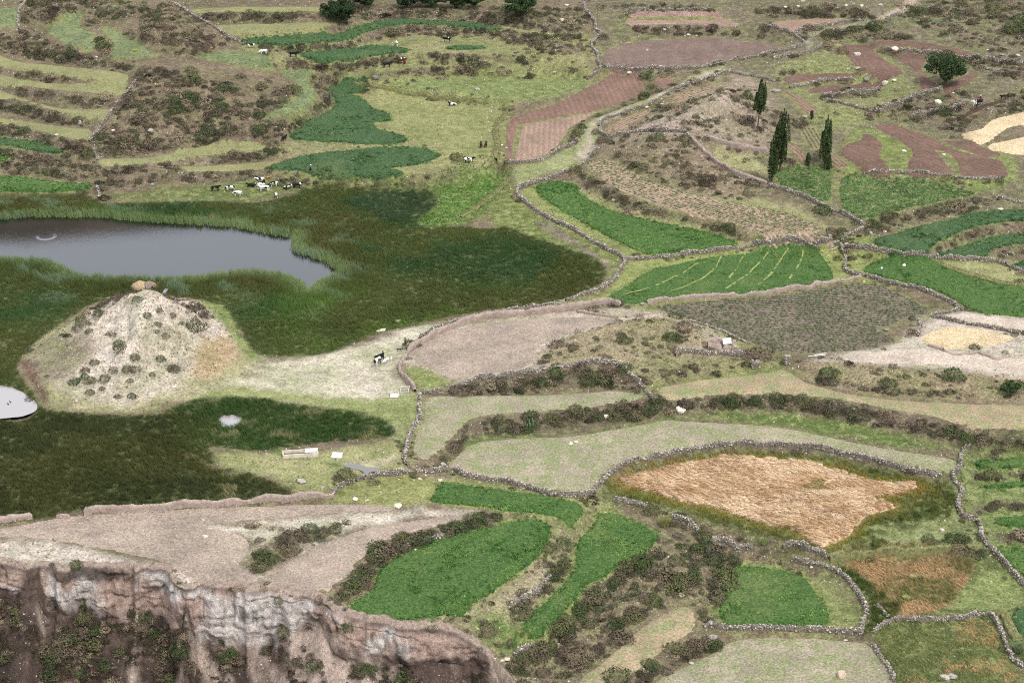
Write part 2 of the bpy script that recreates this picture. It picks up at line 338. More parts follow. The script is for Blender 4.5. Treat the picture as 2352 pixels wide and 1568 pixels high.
# terrace risers and brushy banks: line along the middle, apparent height, share of bushes, soil colour key
RISERS = [
 ("-40,152 0,160 60,170 150,183 250,193 270,196", 10, .6), ("-40,186 0,196 50,208 90,218 150,226 215,232 262,236", 20, 1), ("-40,222 0,238 30,243 75,257 125,267 175,272 235,279", 24, 1), ("-40,285 0,293 40,303 80,312 125,325 175,338 205,345", 26, 1),
 ("180,341 250,346 325,341 420,329", 22, 1), ("455,318 500,306 560,312 590,318", 24, 1), ("215,380 275,381 325,376 390,367 460,359 510,359 550,355 590,349", 22, 1), ("215,420 275,419 350,407 400,405 450,405 525,405 590,399", 20, 1),
 ("-20,343 60,356 110,366 160,375", 14, .8), ("-20,380 70,388 150,400 200,406", 12, .7), ("-15,95 35,105 85,118 135,130 175,138 215,145 262,156 295,165", 26, 1), ("45,75 80,82 105,90", 22, 1), ("62,15 110,18 175,17 250,8", 20, 1), ("95,45 130,40 180,30", 14, .8),
 ("190,55 225,40 275,28 335,15", 24, 1), ("222,88 238,105 248,120", 24, 1), ("420,118 450,118 490,102", 22, 1), ("460,36 525,40 588,36 640,35 700,38", 17, .9), ("520,80 588,82 663,79 738,73 788,66", 16, 1),
 ("600,111 663,107 738,105 800,97 838,87 888,77 963,71 1038,70 1113,73 1176,80", 22, 1), ("1176,84 1230,96 1300,108 1340,118", 20, .8), ("658,145 713,148 788,150 838,145 900,133 930,126", 18, 1), ("985,130 1038,131 1113,133 1176,136 1230,140", 15, .8), ("713,176 763,183 850,177 938,165 1013,162 1090,165", 15, .8),
 ("600,205 605,235 640,240 675,228", 24, 1), ("715,190 748,215 745,245 705,262 655,285 632,305", 24, 1), ("600,325 620,332 632,338", 20, 1), ("575,362 600,350 625,348", 16, 1), ("625,407 700,417 775,420 838,420 913,417 990,407 1050,397", 13, .7),
 ("813,32 888,28 988,32 1063,36 1138,44 1176,50 1250,60 1330,75", 22, 1), ("1460,64 1551,68 1650,68", 18, 1), ("1370,12 1480,15 1600,18", 12, .7), ("1430,240 1476,225 1520,205 1550,193", 11, .9), ("1764,27 1839,28 1914,28 1985,32", 24, 1), ("1790,168 1830,165", 10, .8), ("1850,200 1914,187 1955,186", 13, .7), ("1894,222 1940,218 2014,212", 16, .6), ("1990,262 2039,247 2114,225 2164,215", 22, .8), ("2096,270 2164,262 2214,243", 16, .7),
 ("2170,290 2226,280 2276,262 2340,238 2400,215", 28, 1), ("2004,110 2089,113 2164,120 2239,137 2352,148 2400,150", 18, .8), ("2276,172 2314,170 2400,173", 20, 1), ("1990,172 2034,176", 12, 1), ("2090,22 2180,25 2280,20", 20, .8), ("2300,55 2352,75", 34, .9), ("1895,75 1950,70 2010,62", 14, 1), ("1895,92 1905,112 1930,120", 14, .8),
 ("1336,400 1351,420 1383,440 1426,457 1476,475 1526,485 1576,497 1651,515 1726,540", 22, 1), ("1989,522 2064,502 2139,485 2214,467 2264,458", 28, 1), ("2149,572 2189,552 2239,537 2314,525 2400,516", 20, .5), ("2294,592 2314,580 2400,566", 22, .6),
 ("1010,1045 1040,1018 1062,995 1120,978 1200,970 1300,958 1400,945 1500,930 1600,922 1700,917 1800,922 1900,935 2000,955 2100,975 2200,992 2400,1005", 30, 1), ("1376,1122 1401,1096 1426,1080 1463,1064 1526,1052 1576,1040 1626,1030 1701,1027 1764,1026 1839,1033 1914,1043 1964,1053 2014,1066 2064,1080 2114,1093 2164,1102", 18, .45),
 ("2232,1092 2289,1094 2400,1089", 12, .7), ("2239,1172 2289,1160 2400,1157", 16, .7), ("2289,1235 2400,1231", 20, .5), ("1910,1285 2039,1270 2139,1267 2249,1262", 12, .3), ("1870,868 1939,882 2014,894 2114,900 2214,906", 10, .6), ("1440,1580 1500,1535 1560,1503 1620,1478 1650,1482", 30, 1),
 ("1000,1428 1063,1407 1126,1372 1180,1340 1230,1300 1262,1262", 11, .15), ("1290,1280 1276,1316 1251,1346 1213,1381 1188,1410", 18, .7), ("1521,1241 1489,1281 1413,1331 1351,1376 1316,1401 1283,1438 1238,1488", 24, .9), ("1601,1258 1580,1330 1501,1376 1451,1413 1390,1475 1340,1535", 20, .9), ("780,1365 810,1345 840,1320 845,1295 870,1272 920,1250 970,1238 1040,1215 1090,1195 1140,1188", 26, 1), ("590,1285 613,1258 650,1232 713,1226 775,1213", 22, .6),
 ("1040,896 1100,890 1200,880 1300,872 1400,868 1450,880", 26, .9), ("470,1200 560,1206 650,1214", 8, .2),
]
# ------------------------------------------------------------------ relief: plots at their levels, slopes filled in between
CELL = 0.75
GX = np.arange(-222, 222.1, CELL)
GY = np.arange(205, 800, CELL)
NX, NY = len(GX), len(GY)
MX, MY = np.meshgrid(GX, GY)
fix = np.zeros((NY, NX), bool)
val = np.zeros((NY, NX))

STEP = 1.24
def lift(V, z):
    return z * STEP if V[:, 1].mean() < 560 else z
for k, (kind, z, s) in list(PLOTS.items()):
    V = pp(s)
    PLOTS[k] = (kind, (z[0], z[1] * STEP, z[2], z[3] * STEP) if isinstance(z, tuple) else lift(V, z), s)
FLATS = [(lift(pp(s), z), s) for z, s in FLATS]
def lift_line(s):
    V = pp(s)
    V[:, 2] = lift(V, V[:, 2])
    return V
LINES = [lift_line(s) for s in LINES]

def zof(z, vy):
    if isinstance(z, tuple):
        y0, z0, y1, z1 = z
        return z0 + (np.clip(vy, min(y0, y1), max(y0, y1)) - y0) / (y1 - y0) * (z1 - z0)
    return np.full(np.shape(vy), float(z))

def world_poly(s, z, n=4):
    V = smooth(pp(s), True, n)
    x, y = unproj(V[:, 0], V[:, 1], zof(z, V[:, 1]))
    return np.stack([x, y], 1)

def bbox_slice(poly, m=2.0):
    x0, y0 = poly.min(0) - m
    x1, y1 = poly.max(0) + m
    i0, i1 = np.searchsorted(GX, x0), np.searchsorted(GX, x1)
    j0, j1 = np.searchsorted(GY, y0), np.searchsorted(GY, y1)
    return slice(j0, j1), slice(i0, i1)

def stamp(poly, z):
    sl = bbox_slice(poly)
    X, Y = MX[sl], MY[sl]
    if X.size == 0:
        return
    m = poly_sd(X, Y, poly) > 0
    if isinstance(z, tuple):      # height read along the viewing direction
        zz = np.full(X.shape, 0.5 * (z[1] + z[3]))
        for _ in range(6):
            vy = 784 - FPX * ((zz - CAM_H) * CP + Y * SP) / (Y * CP - (zz - CAM_H) * SP)
            zz = zof(z, vy)
    else:
        zz = np.full(X.shape, float(z))
    fix[sl] |= m
    v = val[sl]
    v[m] = zz[m]

LANE_Z = (430, 0.6, 155, 9.0 * STEP)
stamp(world_poly(LANE, LANE_Z), LANE_Z)
for z, s in FLATS:
    stamp(world_poly(s, z), z)
WPOLY = {}
for k, (kind, z, s) in PLOTS.items():
    WPOLY[k] = world_poly(s, z)
    stamp(WPOLY[k], z)
for s in (POND, POOL1, POOL2):
    stamp(world_poly(s, 0.0), -0.8)
for s in LINES:
    V = s
    V = resample(smooth(V, False, 6), 3.0) if len(V) > 2 else resample(V, 3.0)
    x, y = unproj(V[:, 0], V[:, 1], V[:, 2])
    Q = resample(np.stack([x, y, V[:, 2]], 1), 0.5)
    i = np.clip(((Q[:, 0] - GX[0]) / CELL).round().astype(int), 0, NX - 1)
    j = np.clip(((Q[:, 1] - GY[0]) / CELL).round().astype(int), 0, NY - 1)
    fix[j, i] = True
    val[j, i] = Q[:, 2]

def fill(val, fix):
    if min(val.shape) <= 12:
        out = np.where(fix, val, val[fix].mean() if fix.any() else 0.0)
    else:
        h, w = (val.shape[0] + 1) // 2, (val.shape[1] + 1) // 2
        pv = np.pad(np.where(fix, val, 0), ((0, 2 * h - val.shape[0]), (0, 2 * w - val.shape[1])))
        pf = np.pad(fix.astype(float), ((0, 2 * h - val.shape[0]), (0, 2 * w - val.shape[1])))
        sv, sf = (a.reshape(h, 2, w, 2).sum((1, 3)) for a in (pv, pf))
        c = fill(np.where(sf > 0, sv / np.maximum(sf, 1), 0), sf > 0)
        up = np.repeat(np.repeat(c, 2, 0), 2, 1)[:val.shape[0], :val.shape[1]]
        out = np.where(fix, val, up)
    for _ in range(70):
        p = np.pad(out, 1, mode='edge')
        out = np.where(fix, val, 0.25 * (p[:-2, 1:-1] + p[2:, 1:-1] + p[1:-1, :-2] + p[1:-1, 2:]))
    return out

H = fill(val, fix)
# second pass: the risers step down, the ledges between them level out
hard = fix.copy()
RW = []
for s, th, br in RISERS:
    V = resample(smooth(pp(s), False, 4), 4.0)
    zc = np.zeros(len(V))
    for _ in range(12):
        x, y = unproj(V[:, 0], V[:, 1], zc)
        i = np.clip(((x - GX[0]) / CELL).round().astype(int), 0, NX - 1)
        j = np.clip(((y - GY[0]) / CELL).round().astype(int), 0, NY - 1)
        zc = 0.5 * zc + 0.5 * H[j, i]
    zc = np.convolve(np.pad(zc, 4, mode='edge'), np.ones(9) / 9, 'valid')
    sc_ = FPX / np.sqrt(x * x + y * y + (CAM_H - zc) ** 2)
    dz = th / sc_ * 0.9
    hi, lo = zc.copy(), zc.copy()
    for di in range(-8, 9, 2):
        for dj in range(-8, 9, 2):
            q = H[np.clip(j + dj, 0, NY - 1), np.clip(i + di, 0, NX - 1)]
            hi, lo = np.maximum(hi, q), np.minimum(lo, q)
    for di in range(-5, 6):
        for dj in range(-5, 6):
            jj, ii = np.clip(j + dj, 0, NY - 1), np.clip(i + di, 0, NX - 1)
            hv, q = hard[jj, ii], val[jj, ii]
            hi = np.where(hv & (q > zc), np.minimum(hi, q), hi)
            lo = np.where(hv & (q < zc), np.maximum(lo, q), lo)
    RW.append((V, th, br))
    for sgn in (1, -1):
        zz = np.minimum(zc + dz * 0.5, hi) if sgn > 0 else np.maximum(zc - dz * 0.5, lo)
        x, y = unproj(V[:, 0], V[:, 1] - sgn * th * 0.5, zz)
        Q = resample(np.stack([x, y, zz], 1), 0.5)
        i = np.clip(((Q[:, 0] - GX[0]) / CELL).round().astype(int), 0, NX - 1)
        j = np.clip(((Q[:, 1] - GY[0]) / CELL).round().astype(int), 0, NY - 1)
        k = ~hard[j, i]
        fix[j[k], i[k]] = True
        val[j[k], i[k]] = Q[k, 2]
H = fill(val, fix)
fix = hard

def blur(a, n=1):
    for _ in range(n):
        p = np.pad(a, 1, mode='edge')
        a = (p[:-2, 1:-1] + 2 * p[1:-1, 1:-1] + p[2:, 1:-1]) / 4
        p = np.pad(a, 1, mode='edge')
        a = (p[1:-1, :-2] + 2 * p[1:-1, 1:-1] + p[1:-1, 2:]) / 4
    return a

flatm = blur(fix.astype(float), 2)
H = np.where(flatm > 0.97, blur(H, 1), blur(H, 3) * 0.75 + H * 0.25)
gy_, gx_ = np.gradient(blur(H, 2), CELL)
slope = np.hypot(gx_, gy_)
rough = np.clip((1 - flatm) * 1.2, 0, 1)
H = H + rough * (0.35 * fbm(MX / 5.0, MY / 5.0, 3, 4) + 0.5 * sstep(0.15, 0.6, slope) * fbm(MX / 2.6, MY / 2.6, 9, 3)) + 0.03 * fbm(MX / 3, MY / 3, 5, 3)

# gullies down the bare mound
_mx, _my = unproj(335, 660, 11.5)
_r = np.hypot(MX - _mx, MY - _my)
_a = np.arctan2(MY - _my, MX - _mx)
H = H - 2.2 * (1 - np.abs(fbm(_a * 3.2, _r / 30, 131, 3)) * 2.2).clip(0, 1) ** 2 * sstep(3, 9, _r) * (1 - sstep(14, 21, _r)) * (H > 0.8) + (0.5 * fbm(MX / 2.2, MY / 2.2, 133, 3) + 1.1 * fbm(MX / 5.5, MY / 5.5, 135, 3)) * (_r < 24) * sstep(0.6, 2.0, H)

# canyon: cliff and scree below the rim
RV = smooth(pp(RIM), False, 8)
rx, ry = unproj(RV[:, 0], RV[:, 1], RV[:, 2])
order = np.argsort(rx)
rx, ry, rz, rv = rx[order], ry[order], RV[order, 2], RV[order, 0]
RX0, RX1 = rx[0], rx[-1]
def rim_y(x): return np.interp(x, rx, ry) + 0.55 * fbm(x / 3.1, 0 * x, 41, 3) + 0.5 * fbm(x / 1.1, 0 * x, 42, 3) - 1.6 * sstep(0.62, 0.8, vnoise(x / 2.3, 0 * x + 9.1, 45)) + 0.5 * sstep(0.75, 0.95, vnoise(x / 6.0, 0 * x + 3.3, 43))
def rim_z(x): return np.interp(x, rx, rz)
def face_h(x):
    v = np.interp(x, rx, rv)
    return np.interp(v, [-260, 40, 75, 90, 110, 300, 410, 432, 455, 600, 660, 740, 800, 950, 1050, 1120, 1190],
                     [3.4, 3.4, 1.2, 1.2, 5.6, 7.0, 8.6, 2.0, 9.0, 9.4, 6.5, 2.2, 4.2, 4.8, 3.6, 1.6, 0.8])
def canyon_z(x, w):
    """height w metres out from the rim"""
    h = face_h(x) * (1 + 0.15 * fbm(x / 4.0, 0 * x + 1.7, 47, 2))
    wc = 0.8 + 0.2 * h
    gul = 2.6 * (0.35 - np.abs(fbm(x / 5.0 + w / 22.0, w / 26.0, 51, 4))) * sstep(1, 8, w) + 0.5 * fbm(x / 1.7, w / 3.0, 55, 3) * sstep(0.8, 3, w)
    return rim_z(x) - h * sstep(0.0, wc, w) - 0.80 * np.maximum(0, w - wc * 0.75) + gul
W = rim_y(MX) - MY
H0 = H.copy()
inr = (MX > RX0) & (MX < RX1)
H = np.where(inr & (W > -0.75), np.minimum(H, canyon_z(MX, np.maximum(W, 0)) - 1.5), H)
H = np.where((MX <= RX0) & (W > -0.75), np.minimum(H, canyon_z(np.full_like(MX, RX0 + .1), np.maximum(W, 0)) - 1.3), H)

HS = np.where((W > -0.8) & (MX < RX1), np.where(W < 0, H0, np.maximum(H, canyon_z(np.maximum(MX, RX0 + .1), np.maximum(W, 0)))), H)

def bil(A, x, y):
    x, y = np.asarray(x, float), np.asarray(y, float)
    fx = np.clip((x - GX[0]) / CELL, 0, NX - 1.001)
    fy = np.clip((y - GY[0]) / CELL, 0, NY - 1.001)
    i, j = fx.astype(int), fy.astype(int)
    u, v = fx - i, fy - j
    return (A[j, i] * (1 - u) + A[j, i + 1] * u) * (1 - v) + (A[j + 1, i] * (1 - u) + A[j + 1, i + 1] * u) * v
def hz(x, y): return bil(H, x, y)
def surf_z(x, y): return bil(HS, x, y)      # ground or cliff, whichever is on top

def ground(V):
    """where the line of sight through each surveyed point first meets the ground"""
    V = np.atleast_2d(np.asarray(V, float))
    hit = np.full(len(V), np.nan)
    for z in np.arange(24, -34, -0.2):
        x, y = unproj(V[:, 0], V[:, 1], z)
        m = np.isnan(hit) & (surf_z(x, y) >= z)
        hit[m] = z + 0.1
        if not np.isnan(hit).any():
            break
    hit = np.where(np.isnan(hit), -33, hit)
    x, y = unproj(V[:, 0], V[:, 1], hit)
    return np.stack([x, y, surf_z(x, y)], 1)

def at(vx, vy):
    return ground([[vx, vy]])[0]
# ------------------------------------------------------------------ scene kit
COL = scene.collection
def link(name, mesh, mat=None, parent=None, label=None, cat=None, group=None, kind=None):
    o = bpy.data.objects.new(name, mesh)
    COL.objects.link(o)
    if mat is not None and mesh is not None and not mesh.materials:
        mesh.materials.append(mat)
    if parent is not None:
        o.parent = parent
    tag(o, label, cat, group, kind)
    return o

def tag(o, label=None, cat=None, group=None, kind=None):
    if label: o["label"] = label
    if cat: o["category"] = cat
    if group: o["group"] = group
    if kind: o["kind"] = kind
    return o

def raw_mesh(name, V, F, smooth_=False):
    """V (n,3); F (m,3) or (m,4) array of equal-sided faces"""
    V = np.asarray(V, np.float32)
    F = np.asarray(F, np.int32)
    me = bpy.data.meshes.new(name)
    me.vertices.add(len(V))
    me.vertices.foreach_set("co", V.ravel())
    k = F.shape[1]
    me.loops.add(F.size)
    me.loops.foreach_set("vertex_index", F.ravel())
    me.polygons.add(len(F))
    me.polygons.foreach_set("loop_start", np.arange(0, F.size, k, dtype=np.int32))
    if smooth_:
        me.polygons.foreach_set("use_smooth", np.ones(len(F), bool))
    me.update(calc_edges=True)
    me.validate()
    return me

def set_attr(me, name, kind, data, domain='POINT'):
    a = me.attributes.new(name, kind, domain)
    key = {'FLOAT': 'value', 'INT': 'value', 'FLOAT_VECTOR': 'vector', 'FLOAT_COLOR': 'color'}[kind]
    a.data.foreach_set(key, np.ascontiguousarray(data, np.int32 if kind == 'INT' else np.float32).ravel())

class Nodes:
    def __init__(s, name):
        s.m = bpy.data.materials.new(name)
        s.m.use_nodes = True
        s.t = s.m.node_tree
        s.t.nodes.clear()
        s.out = s.n("ShaderNodeOutputMaterial")
        s.b = s.n("ShaderNodeBsdfPrincipled")
        s.b.inputs["Specular IOR Level"].default_value = 0.15
        s.b.inputs["Roughness"].default_value = 0.9
        s.l(s.b.outputs[0], s.out.inputs["Surface"])
        g = s.n("ShaderNodeNewGeometry")
        s.pos = g.outputs["Position"]
        s.nrm = g.outputs["Normal"]
    def n(s, t, **kw):
        x = s.t.nodes.new(t)
        for k, v in kw.items():
            setattr(x, k, v)
        return x
    def l(s, a, b): s.t.links.new(a, b)
    def put(s, v, sock):
        if isinstance(v, (int, float)): sock.default_value = v
        elif isinstance(v, tuple): sock.default_value = (*v, 1) if len(v) == 3 and sock.type == 'RGBA' else v
        else: s.l(v, sock)
    def noise(s, scale, detail=2.0, rough=0.5, vec=None, out="Fac"):
        x = s.n("ShaderNodeTexNoise")
        x.inputs["Scale"].default_value = scale
        x.inputs["Detail"].default_value = detail
        x.inputs["Roughness"].default_value = rough
        s.l(vec if vec is not None else s.pos, x.inputs["Vector"])
        return x.outputs[out]
    def ramp(s, v, a, b, lo=0.0, hi=1.0):
        x = s.n("ShaderNodeMapRange", interpolation_type='SMOOTHSTEP')
        s.put(v, x.inputs[0])
        for i, q in enumerate((a, b, lo, hi)): x.inputs[i + 1].default_value = q
        return x.outputs[0]
    def mix(s, f, a, b, mode='MIX'):
        x = s.n("ShaderNodeMix", data_type='RGBA', blend_type=mode)
        s.put(f, x.inputs[0]); s.put(a, x.inputs[6]); s.put(b, x.inputs[7])
        return x.outputs[2]
    def math(s, op, a, b=0.0):
        x = s.n("ShaderNodeMath", operation=op)
        s.put(a, x.inputs[0]); s.put(b, x.inputs[1])
        return x.outputs[0]
    def attr(s, name, kind='GEOMETRY', out="Color"):
        return s.n("ShaderNodeAttribute", attribute_name=name, attribute_type=kind).outputs[out]
    def scaled(s, v, sc, rz=0.0):
        x = s.n("ShaderNodeMapping")
        s.l(v, x.inputs["Vector"])
        x.inputs["Scale"].default_value = sc
        x.inputs["Rotation"].default_value = (0, 0, rz)
        return x.outputs[0]
    def bump(s, h, strength, dist):
        x = s.n("ShaderNodeBump")
        x.inputs["Strength"].default_value = strength
        x.inputs["Distance"].default_value = dist
        s.l(h, x.inputs["Height"])
        s.l(x.outputs[0], s.b.inputs["Normal"])
    def done(s, col, rough=None):
        s.put(col, s.b.inputs["Base Color"])
        if rough is not None: s.b.inputs["Roughness"].default_value = rough
        return s.m
MATS = {}

def ground_mat():
    m = Nodes("dry_ground")
    c = m.attr("ground_colour")
    veg = m.attr("greenness", out="Fac")
    big = m.noise(0.11, 5, 0.6)
    mid = m.noise(0.55, 6, 0.68)
    fine = m.noise(2.6, 4, 0.75)
    c = m.mix(m.ramp(big, 0.35, 0.7), c, m.mix(1.0, c, (0.72, 0.78, 0.66), 'MULTIPLY'))
    gtone = m.mix(mid, lin((108, 124, 74)), lin((150, 148, 104)))
    patch = m.math('MULTIPLY', m.ramp(m.math('ADD', m.math('MULTIPLY', mid, 0.7), m.math('MULTIPLY', big, 0.5)), 0.52, 0.74), veg)
    c = m.mix(patch, c, gtone)
    c = m.mix(m.ramp(mid, 0.3, 0.75), m.mix(1.0, c, (0.66, 0.66, 0.64), 'MULTIPLY'), m.mix(1.0, c, (1.22, 1.2, 1.16), 'MULTIPLY'))
    c = m.mix(m.ramp(fine, 0.34, 0.66), m.mix(1.0, c, (0.58, 0.58, 0.56), 'MULTIPLY'), m.mix(1.0, c, (1.28, 1.28, 1.26), 'MULTIPLY'))
    spk = m.noise(1.9, 2, 0.5)
    c = m.mix(m.math('MULTIPLY', m.ramp(spk, 0.69, 0.73), 0.55), c, lin((205, 196, 182)))
    m.bump(m.math('ADD', m.math('MULTIPLY', mid, 0.6), m.math('MULTIPLY', fine, 0.4)), 0.9, 0.5)
    return m.done(c)

def soil_mat(name, a, b, spacing=0.0, ang=0.0, green=0.0, spots=0.5, rowcol=None, bumpd=0.25, rowmix=0.6):
    """ploughed or stubble soil; rows run along ang"""
    m = Nodes(name)
    big = m.noise(0.12, 4, 0.6)
    mid = m.noise(0.5, 6, 0.7)
    fine = m.noise(2.8, 4, 0.78)
    c = m.mix(m.ramp(mid, 0.3, 0.7), a, b)
    c = m.mix(m.ramp(big, 0.3, 0.72), m.mix(1.0, c, (0.8, 0.8, 0.8), 'MULTIPLY'), m.mix(1.0, c, (1.12, 1.1, 1.08), 'MULTIPLY'))
    if green:
        c = m.mix(m.math('MULTIPLY', m.ramp(m.noise(0.3, 7, 0.78), 0.46, 0.6), green), c, lin((138, 146, 100)))
    h = fine
    if spacing:
        w = m.n("ShaderNodeTexWave", wave_type='BANDS', bands_direction='Y', wave_profile='SIN')
        w.inputs["Scale"].default_value = 2 * math.pi / (20 * spacing) * 1.0
        w.inputs["Distortion"].default_value = 1.6
        w.inputs["Detail"].default_value = 2.0
        w.inputs["Detail Scale"].default_value = 0.6
        v = m.n("ShaderNodeVectorRotate", rotation_type='Z_AXIS')
        m.l(m.pos, v.inputs["Vector"])
        v.inputs["Angle"].default_value = -ang
        m.l(v.outputs[0], w.inputs["Vector"])
        rc = rowcol or tuple(x * 0.62 for x in a)
        c = m.mix(m.math('MULTIPLY', m.ramp(m.math('ADD', w.outputs["Fac"], m.math('MULTIPLY', m.math('SUBTRACT', mid, 0.5), 0.9)), 0.35, 0.75), rowmix), c, rc)
        h = m.math('ADD', m.math('MULTIPLY', w.outputs["Fac"], 0.6), m.math('MULTIPLY', fine, 0.5))
    c = m.mix(m.ramp(fine, 0.36, 0.64), m.mix(1.0, c, (0.62, 0.62, 0.62), 'MULTIPLY'), m.mix(1.0, c, (1.24, 1.23, 1.22), 'MULTIPLY'))
    if spots:
        c = m.mix(m.math('MULTIPLY', m.ramp(m.noise(2.1, 2, 0.6), 0.66, 0.71), spots), c, lin((226, 218, 208)))
    m.bump(h, 0.9, bumpd)
    return m.done(c)

def crop_mat(name, a, b, c3):
    m = Nodes(name)
    big = m.noise(0.09, 4, 0.6)
    mid = m.noise(0.9, 4, 0.65)
    fine = m.noise(2.4, 4, 0.78)
    c = m.mix(m.ramp(mid, 0.3, 0.72), a, b)
    c = m.mix(m.ramp(big, 0.5, 0.78), c, c3)
    c = m.mix(m.ramp(fine, 0.3, 0.7), m.mix(1.0, c, (0.36, 0.4, 0.36), 'MULTIPLY'), m.mix(1.0, c, (1.45, 1.4, 1.35), 'MULTIPLY'))
    m.bump(m.math('ADD', mid, fine), 1.0, 0.35)
    return m.done(c, 0.8)

def tint_mat(name, rough=0.85, spec=0.1, trans=0.0):
    """leaf, blade or stone whose colour each plant or stone brings along"""
    m = Nodes(name)
    t = m.attr("tint", 'INSTANCER')
    oi = m.n("ShaderNodeObjectInfo")
    r = m.noise(3.0, 2, 0.6)
    c = m.mix(oi.outputs["Random"], m.mix(1.0, t, (0.88, 0.88, 0.88), 'MULTIPLY'), m.mix(1.0, t, (1.12, 1.12, 1.1), 'MULTIPLY'))
    c = m.mix(m.ramp(r, 0.3, 0.7), m.mix(1.0, c, (0.82, 0.82, 0.82), 'MULTIPLY'), m.mix(1.0, c, (1.15, 1.15, 1.15), 'MULTIPLY'))
    m.b.inputs["Specular IOR Level"].default_value = spec
    return m.done(c, rough)

def leaf_mat(name, a, b):
    """foliage of a single shrub or tree, varied from plant to plant"""
    m = Nodes(name)
    oi = m.n("ShaderNodeObjectInfo")
    c = m.mix(m.ramp(m.noise(1.6, 4, 0.7), 0.32, 0.68), a, b)
    c = m.mix(oi.outputs["Random"], m.mix(1.0, c, (0.78, 0.8, 0.78), 'MULTIPLY'), m.mix(1.0, c, (1.2, 1.17, 1.1), 'MULTIPLY'))
    m.b.inputs["Specular IOR Level"].default_value = 0.12
    return m.done(c, 0.8)

def stone_mat(name, a, b, dark):
    m = Nodes(name)
    oi = m.n("ShaderNodeObjectInfo")
    c = m.mix(m.ramp(m.noise(2.0, 4, 0.7), 0.3, 0.7), a, b)
    c = m.mix(m.math('MULTIPLY', m.ramp(m.noise(5.0, 4, 0.7), 0.52, 0.68), 0.7), c, dark)
    c = m.mix(oi.outputs["Random"], m.mix(1.0, c, (0.62, 0.62, 0.62), 'MULTIPLY'), m.mix(1.0, c, (1.2, 1.18, 1.15), 'MULTIPLY'))
    m.bump(m.noise(6.0, 4, 0.7), 0.8, 0.1)
    return m.done(c, 0.9)

def plain_mat(name, c, rough=0.8, var=0.25, scale=3.0, metal=0.0):
    m = Nodes(name)
    n = m.noise(scale, 4, 0.65)
    k0, k1 = 1 - var, 1 + var
    col = m.mix(m.ramp(n, 0.3, 0.7), tuple(x * k0 for x in c), tuple(x * k1 for x in c))
    m.b.inputs["Metallic"].default_value = metal
    return m.done(col, rough)

# instance scattering -------------------------------------------------
def protos(name, meshes):
    c = bpy.data.collections.new(name)
    for i, me in enumerate(meshes):
        o = bpy.data.objects.new(f"{name}_{i:02d}", me)
        c.objects.link(o)
    return c

_groups = {}
def scatter_group(coll):
    if coll.name in _groups:
        return _groups[coll.name]
    g = bpy.data.node_groups.new("scatter_" + coll.name, 'GeometryNodeTree')
    g.interface.new_socket("Geometry", in_out='INPUT', socket_type='NodeSocketGeometry')
    g.interface.new_socket("Geometry", in_out='OUTPUT', socket_type='NodeSocketGeometry')
    N, L = g.nodes, g.links
    gi, go = N.new("NodeGroupInput"), N.new("NodeGroupOutput")
    ci = N.new("GeometryNodeCollectionInfo")
    ci.inputs["Collection"].default_value = coll
    ci.inputs["Separate Children"].default_value = True
    ci.inputs["Reset Children"].default_value = True
    ip = N.new("GeometryNodeInstanceOnPoints")
    ip.inputs["Pick Instance"].default_value = True
    def named(n, t):
        a = N.new("GeometryNodeInputNamedAttribute")
        a.data_type = t
        a.inputs["Name"].default_value = n
        return a.outputs["Attribute"]
    e = N.new("FunctionNodeEulerToRotation")
    L.new(named("rot", 'FLOAT_VECTOR'), e.inputs[0])
    L.new(gi.outputs[0], ip.inputs["Points"])
    L.new(ci.outputs[0], ip.inputs["Instance"])
    L.new(named("idx", 'INT'), ip.inputs["Instance Index"])
    L.new(e.outputs[0], ip.inputs["Rotation"])
    L.new(named("scl", 'FLOAT_VECTOR'), ip.inputs["Scale"])
    L.new(ip.outputs[0], go.inputs[0])
    _groups[coll.name] = g
    return g

def scatter(name, P, rot, scl, tint, coll, parent=None, label=None, cat=None, kind='stuff', group=None):
    P = np.asarray(P, np.float32)
    n = len(P)
    if n == 0:
        return None
    me = bpy.data.meshes.new(name)
    me.vertices.add(n)
    me.vertices.foreach_set("co", P.ravel())
    scl = np.asarray(scl, float)
    if scl.ndim == 1:
        scl = np.repeat(scl[:, None], 3, 1)
    set_attr(me, "rot", 'FLOAT_VECTOR', rot)
    set_attr(me, "scl", 'FLOAT_VECTOR', scl)
    set_attr(me, "idx", 'INT', RNG.integers(0, len(coll.objects), n))
    tint = np.asarray(tint, float)
    set_attr(me, "tint", 'FLOAT_COLOR', np.concatenate([tint, np.ones((n, 1))], 1))
    o = link(name, me, None, parent, label, cat, group, kind)
    mod = o.modifiers.new("scatter", 'NODES')
    mod.node_group = scatter_group(coll)
    return o

def euler_lean(yaw, lean, direction):
    """blade clump: spun by yaw, then leaning by lean towards direction"""
    # tilt about an axis in the ground plane: euler XYZ = Rz*Ry*Rx ; lean along +x of the local frame then turned to direction
    return np.stack([np.zeros_like(yaw), lean, direction], 1)

def in_poly(poly, dens, inset=0.0, holes=()):
    x0, y0 = poly.min(0)
    x1, y1 = poly.max(0)
    n = int((x1 - x0) * (y1 - y0) * dens)
    P = np.stack([RNG.uniform(x0, x1, n), RNG.uniform(y0, y1, n)], 1)
    s = poly_sd(P[:, 0], P[:, 1], poly)
    k = s > inset
    for h in holes:
        k &= poly_sd(P[:, 0], P[:, 1], h) < 0
    return P[k], s[k]

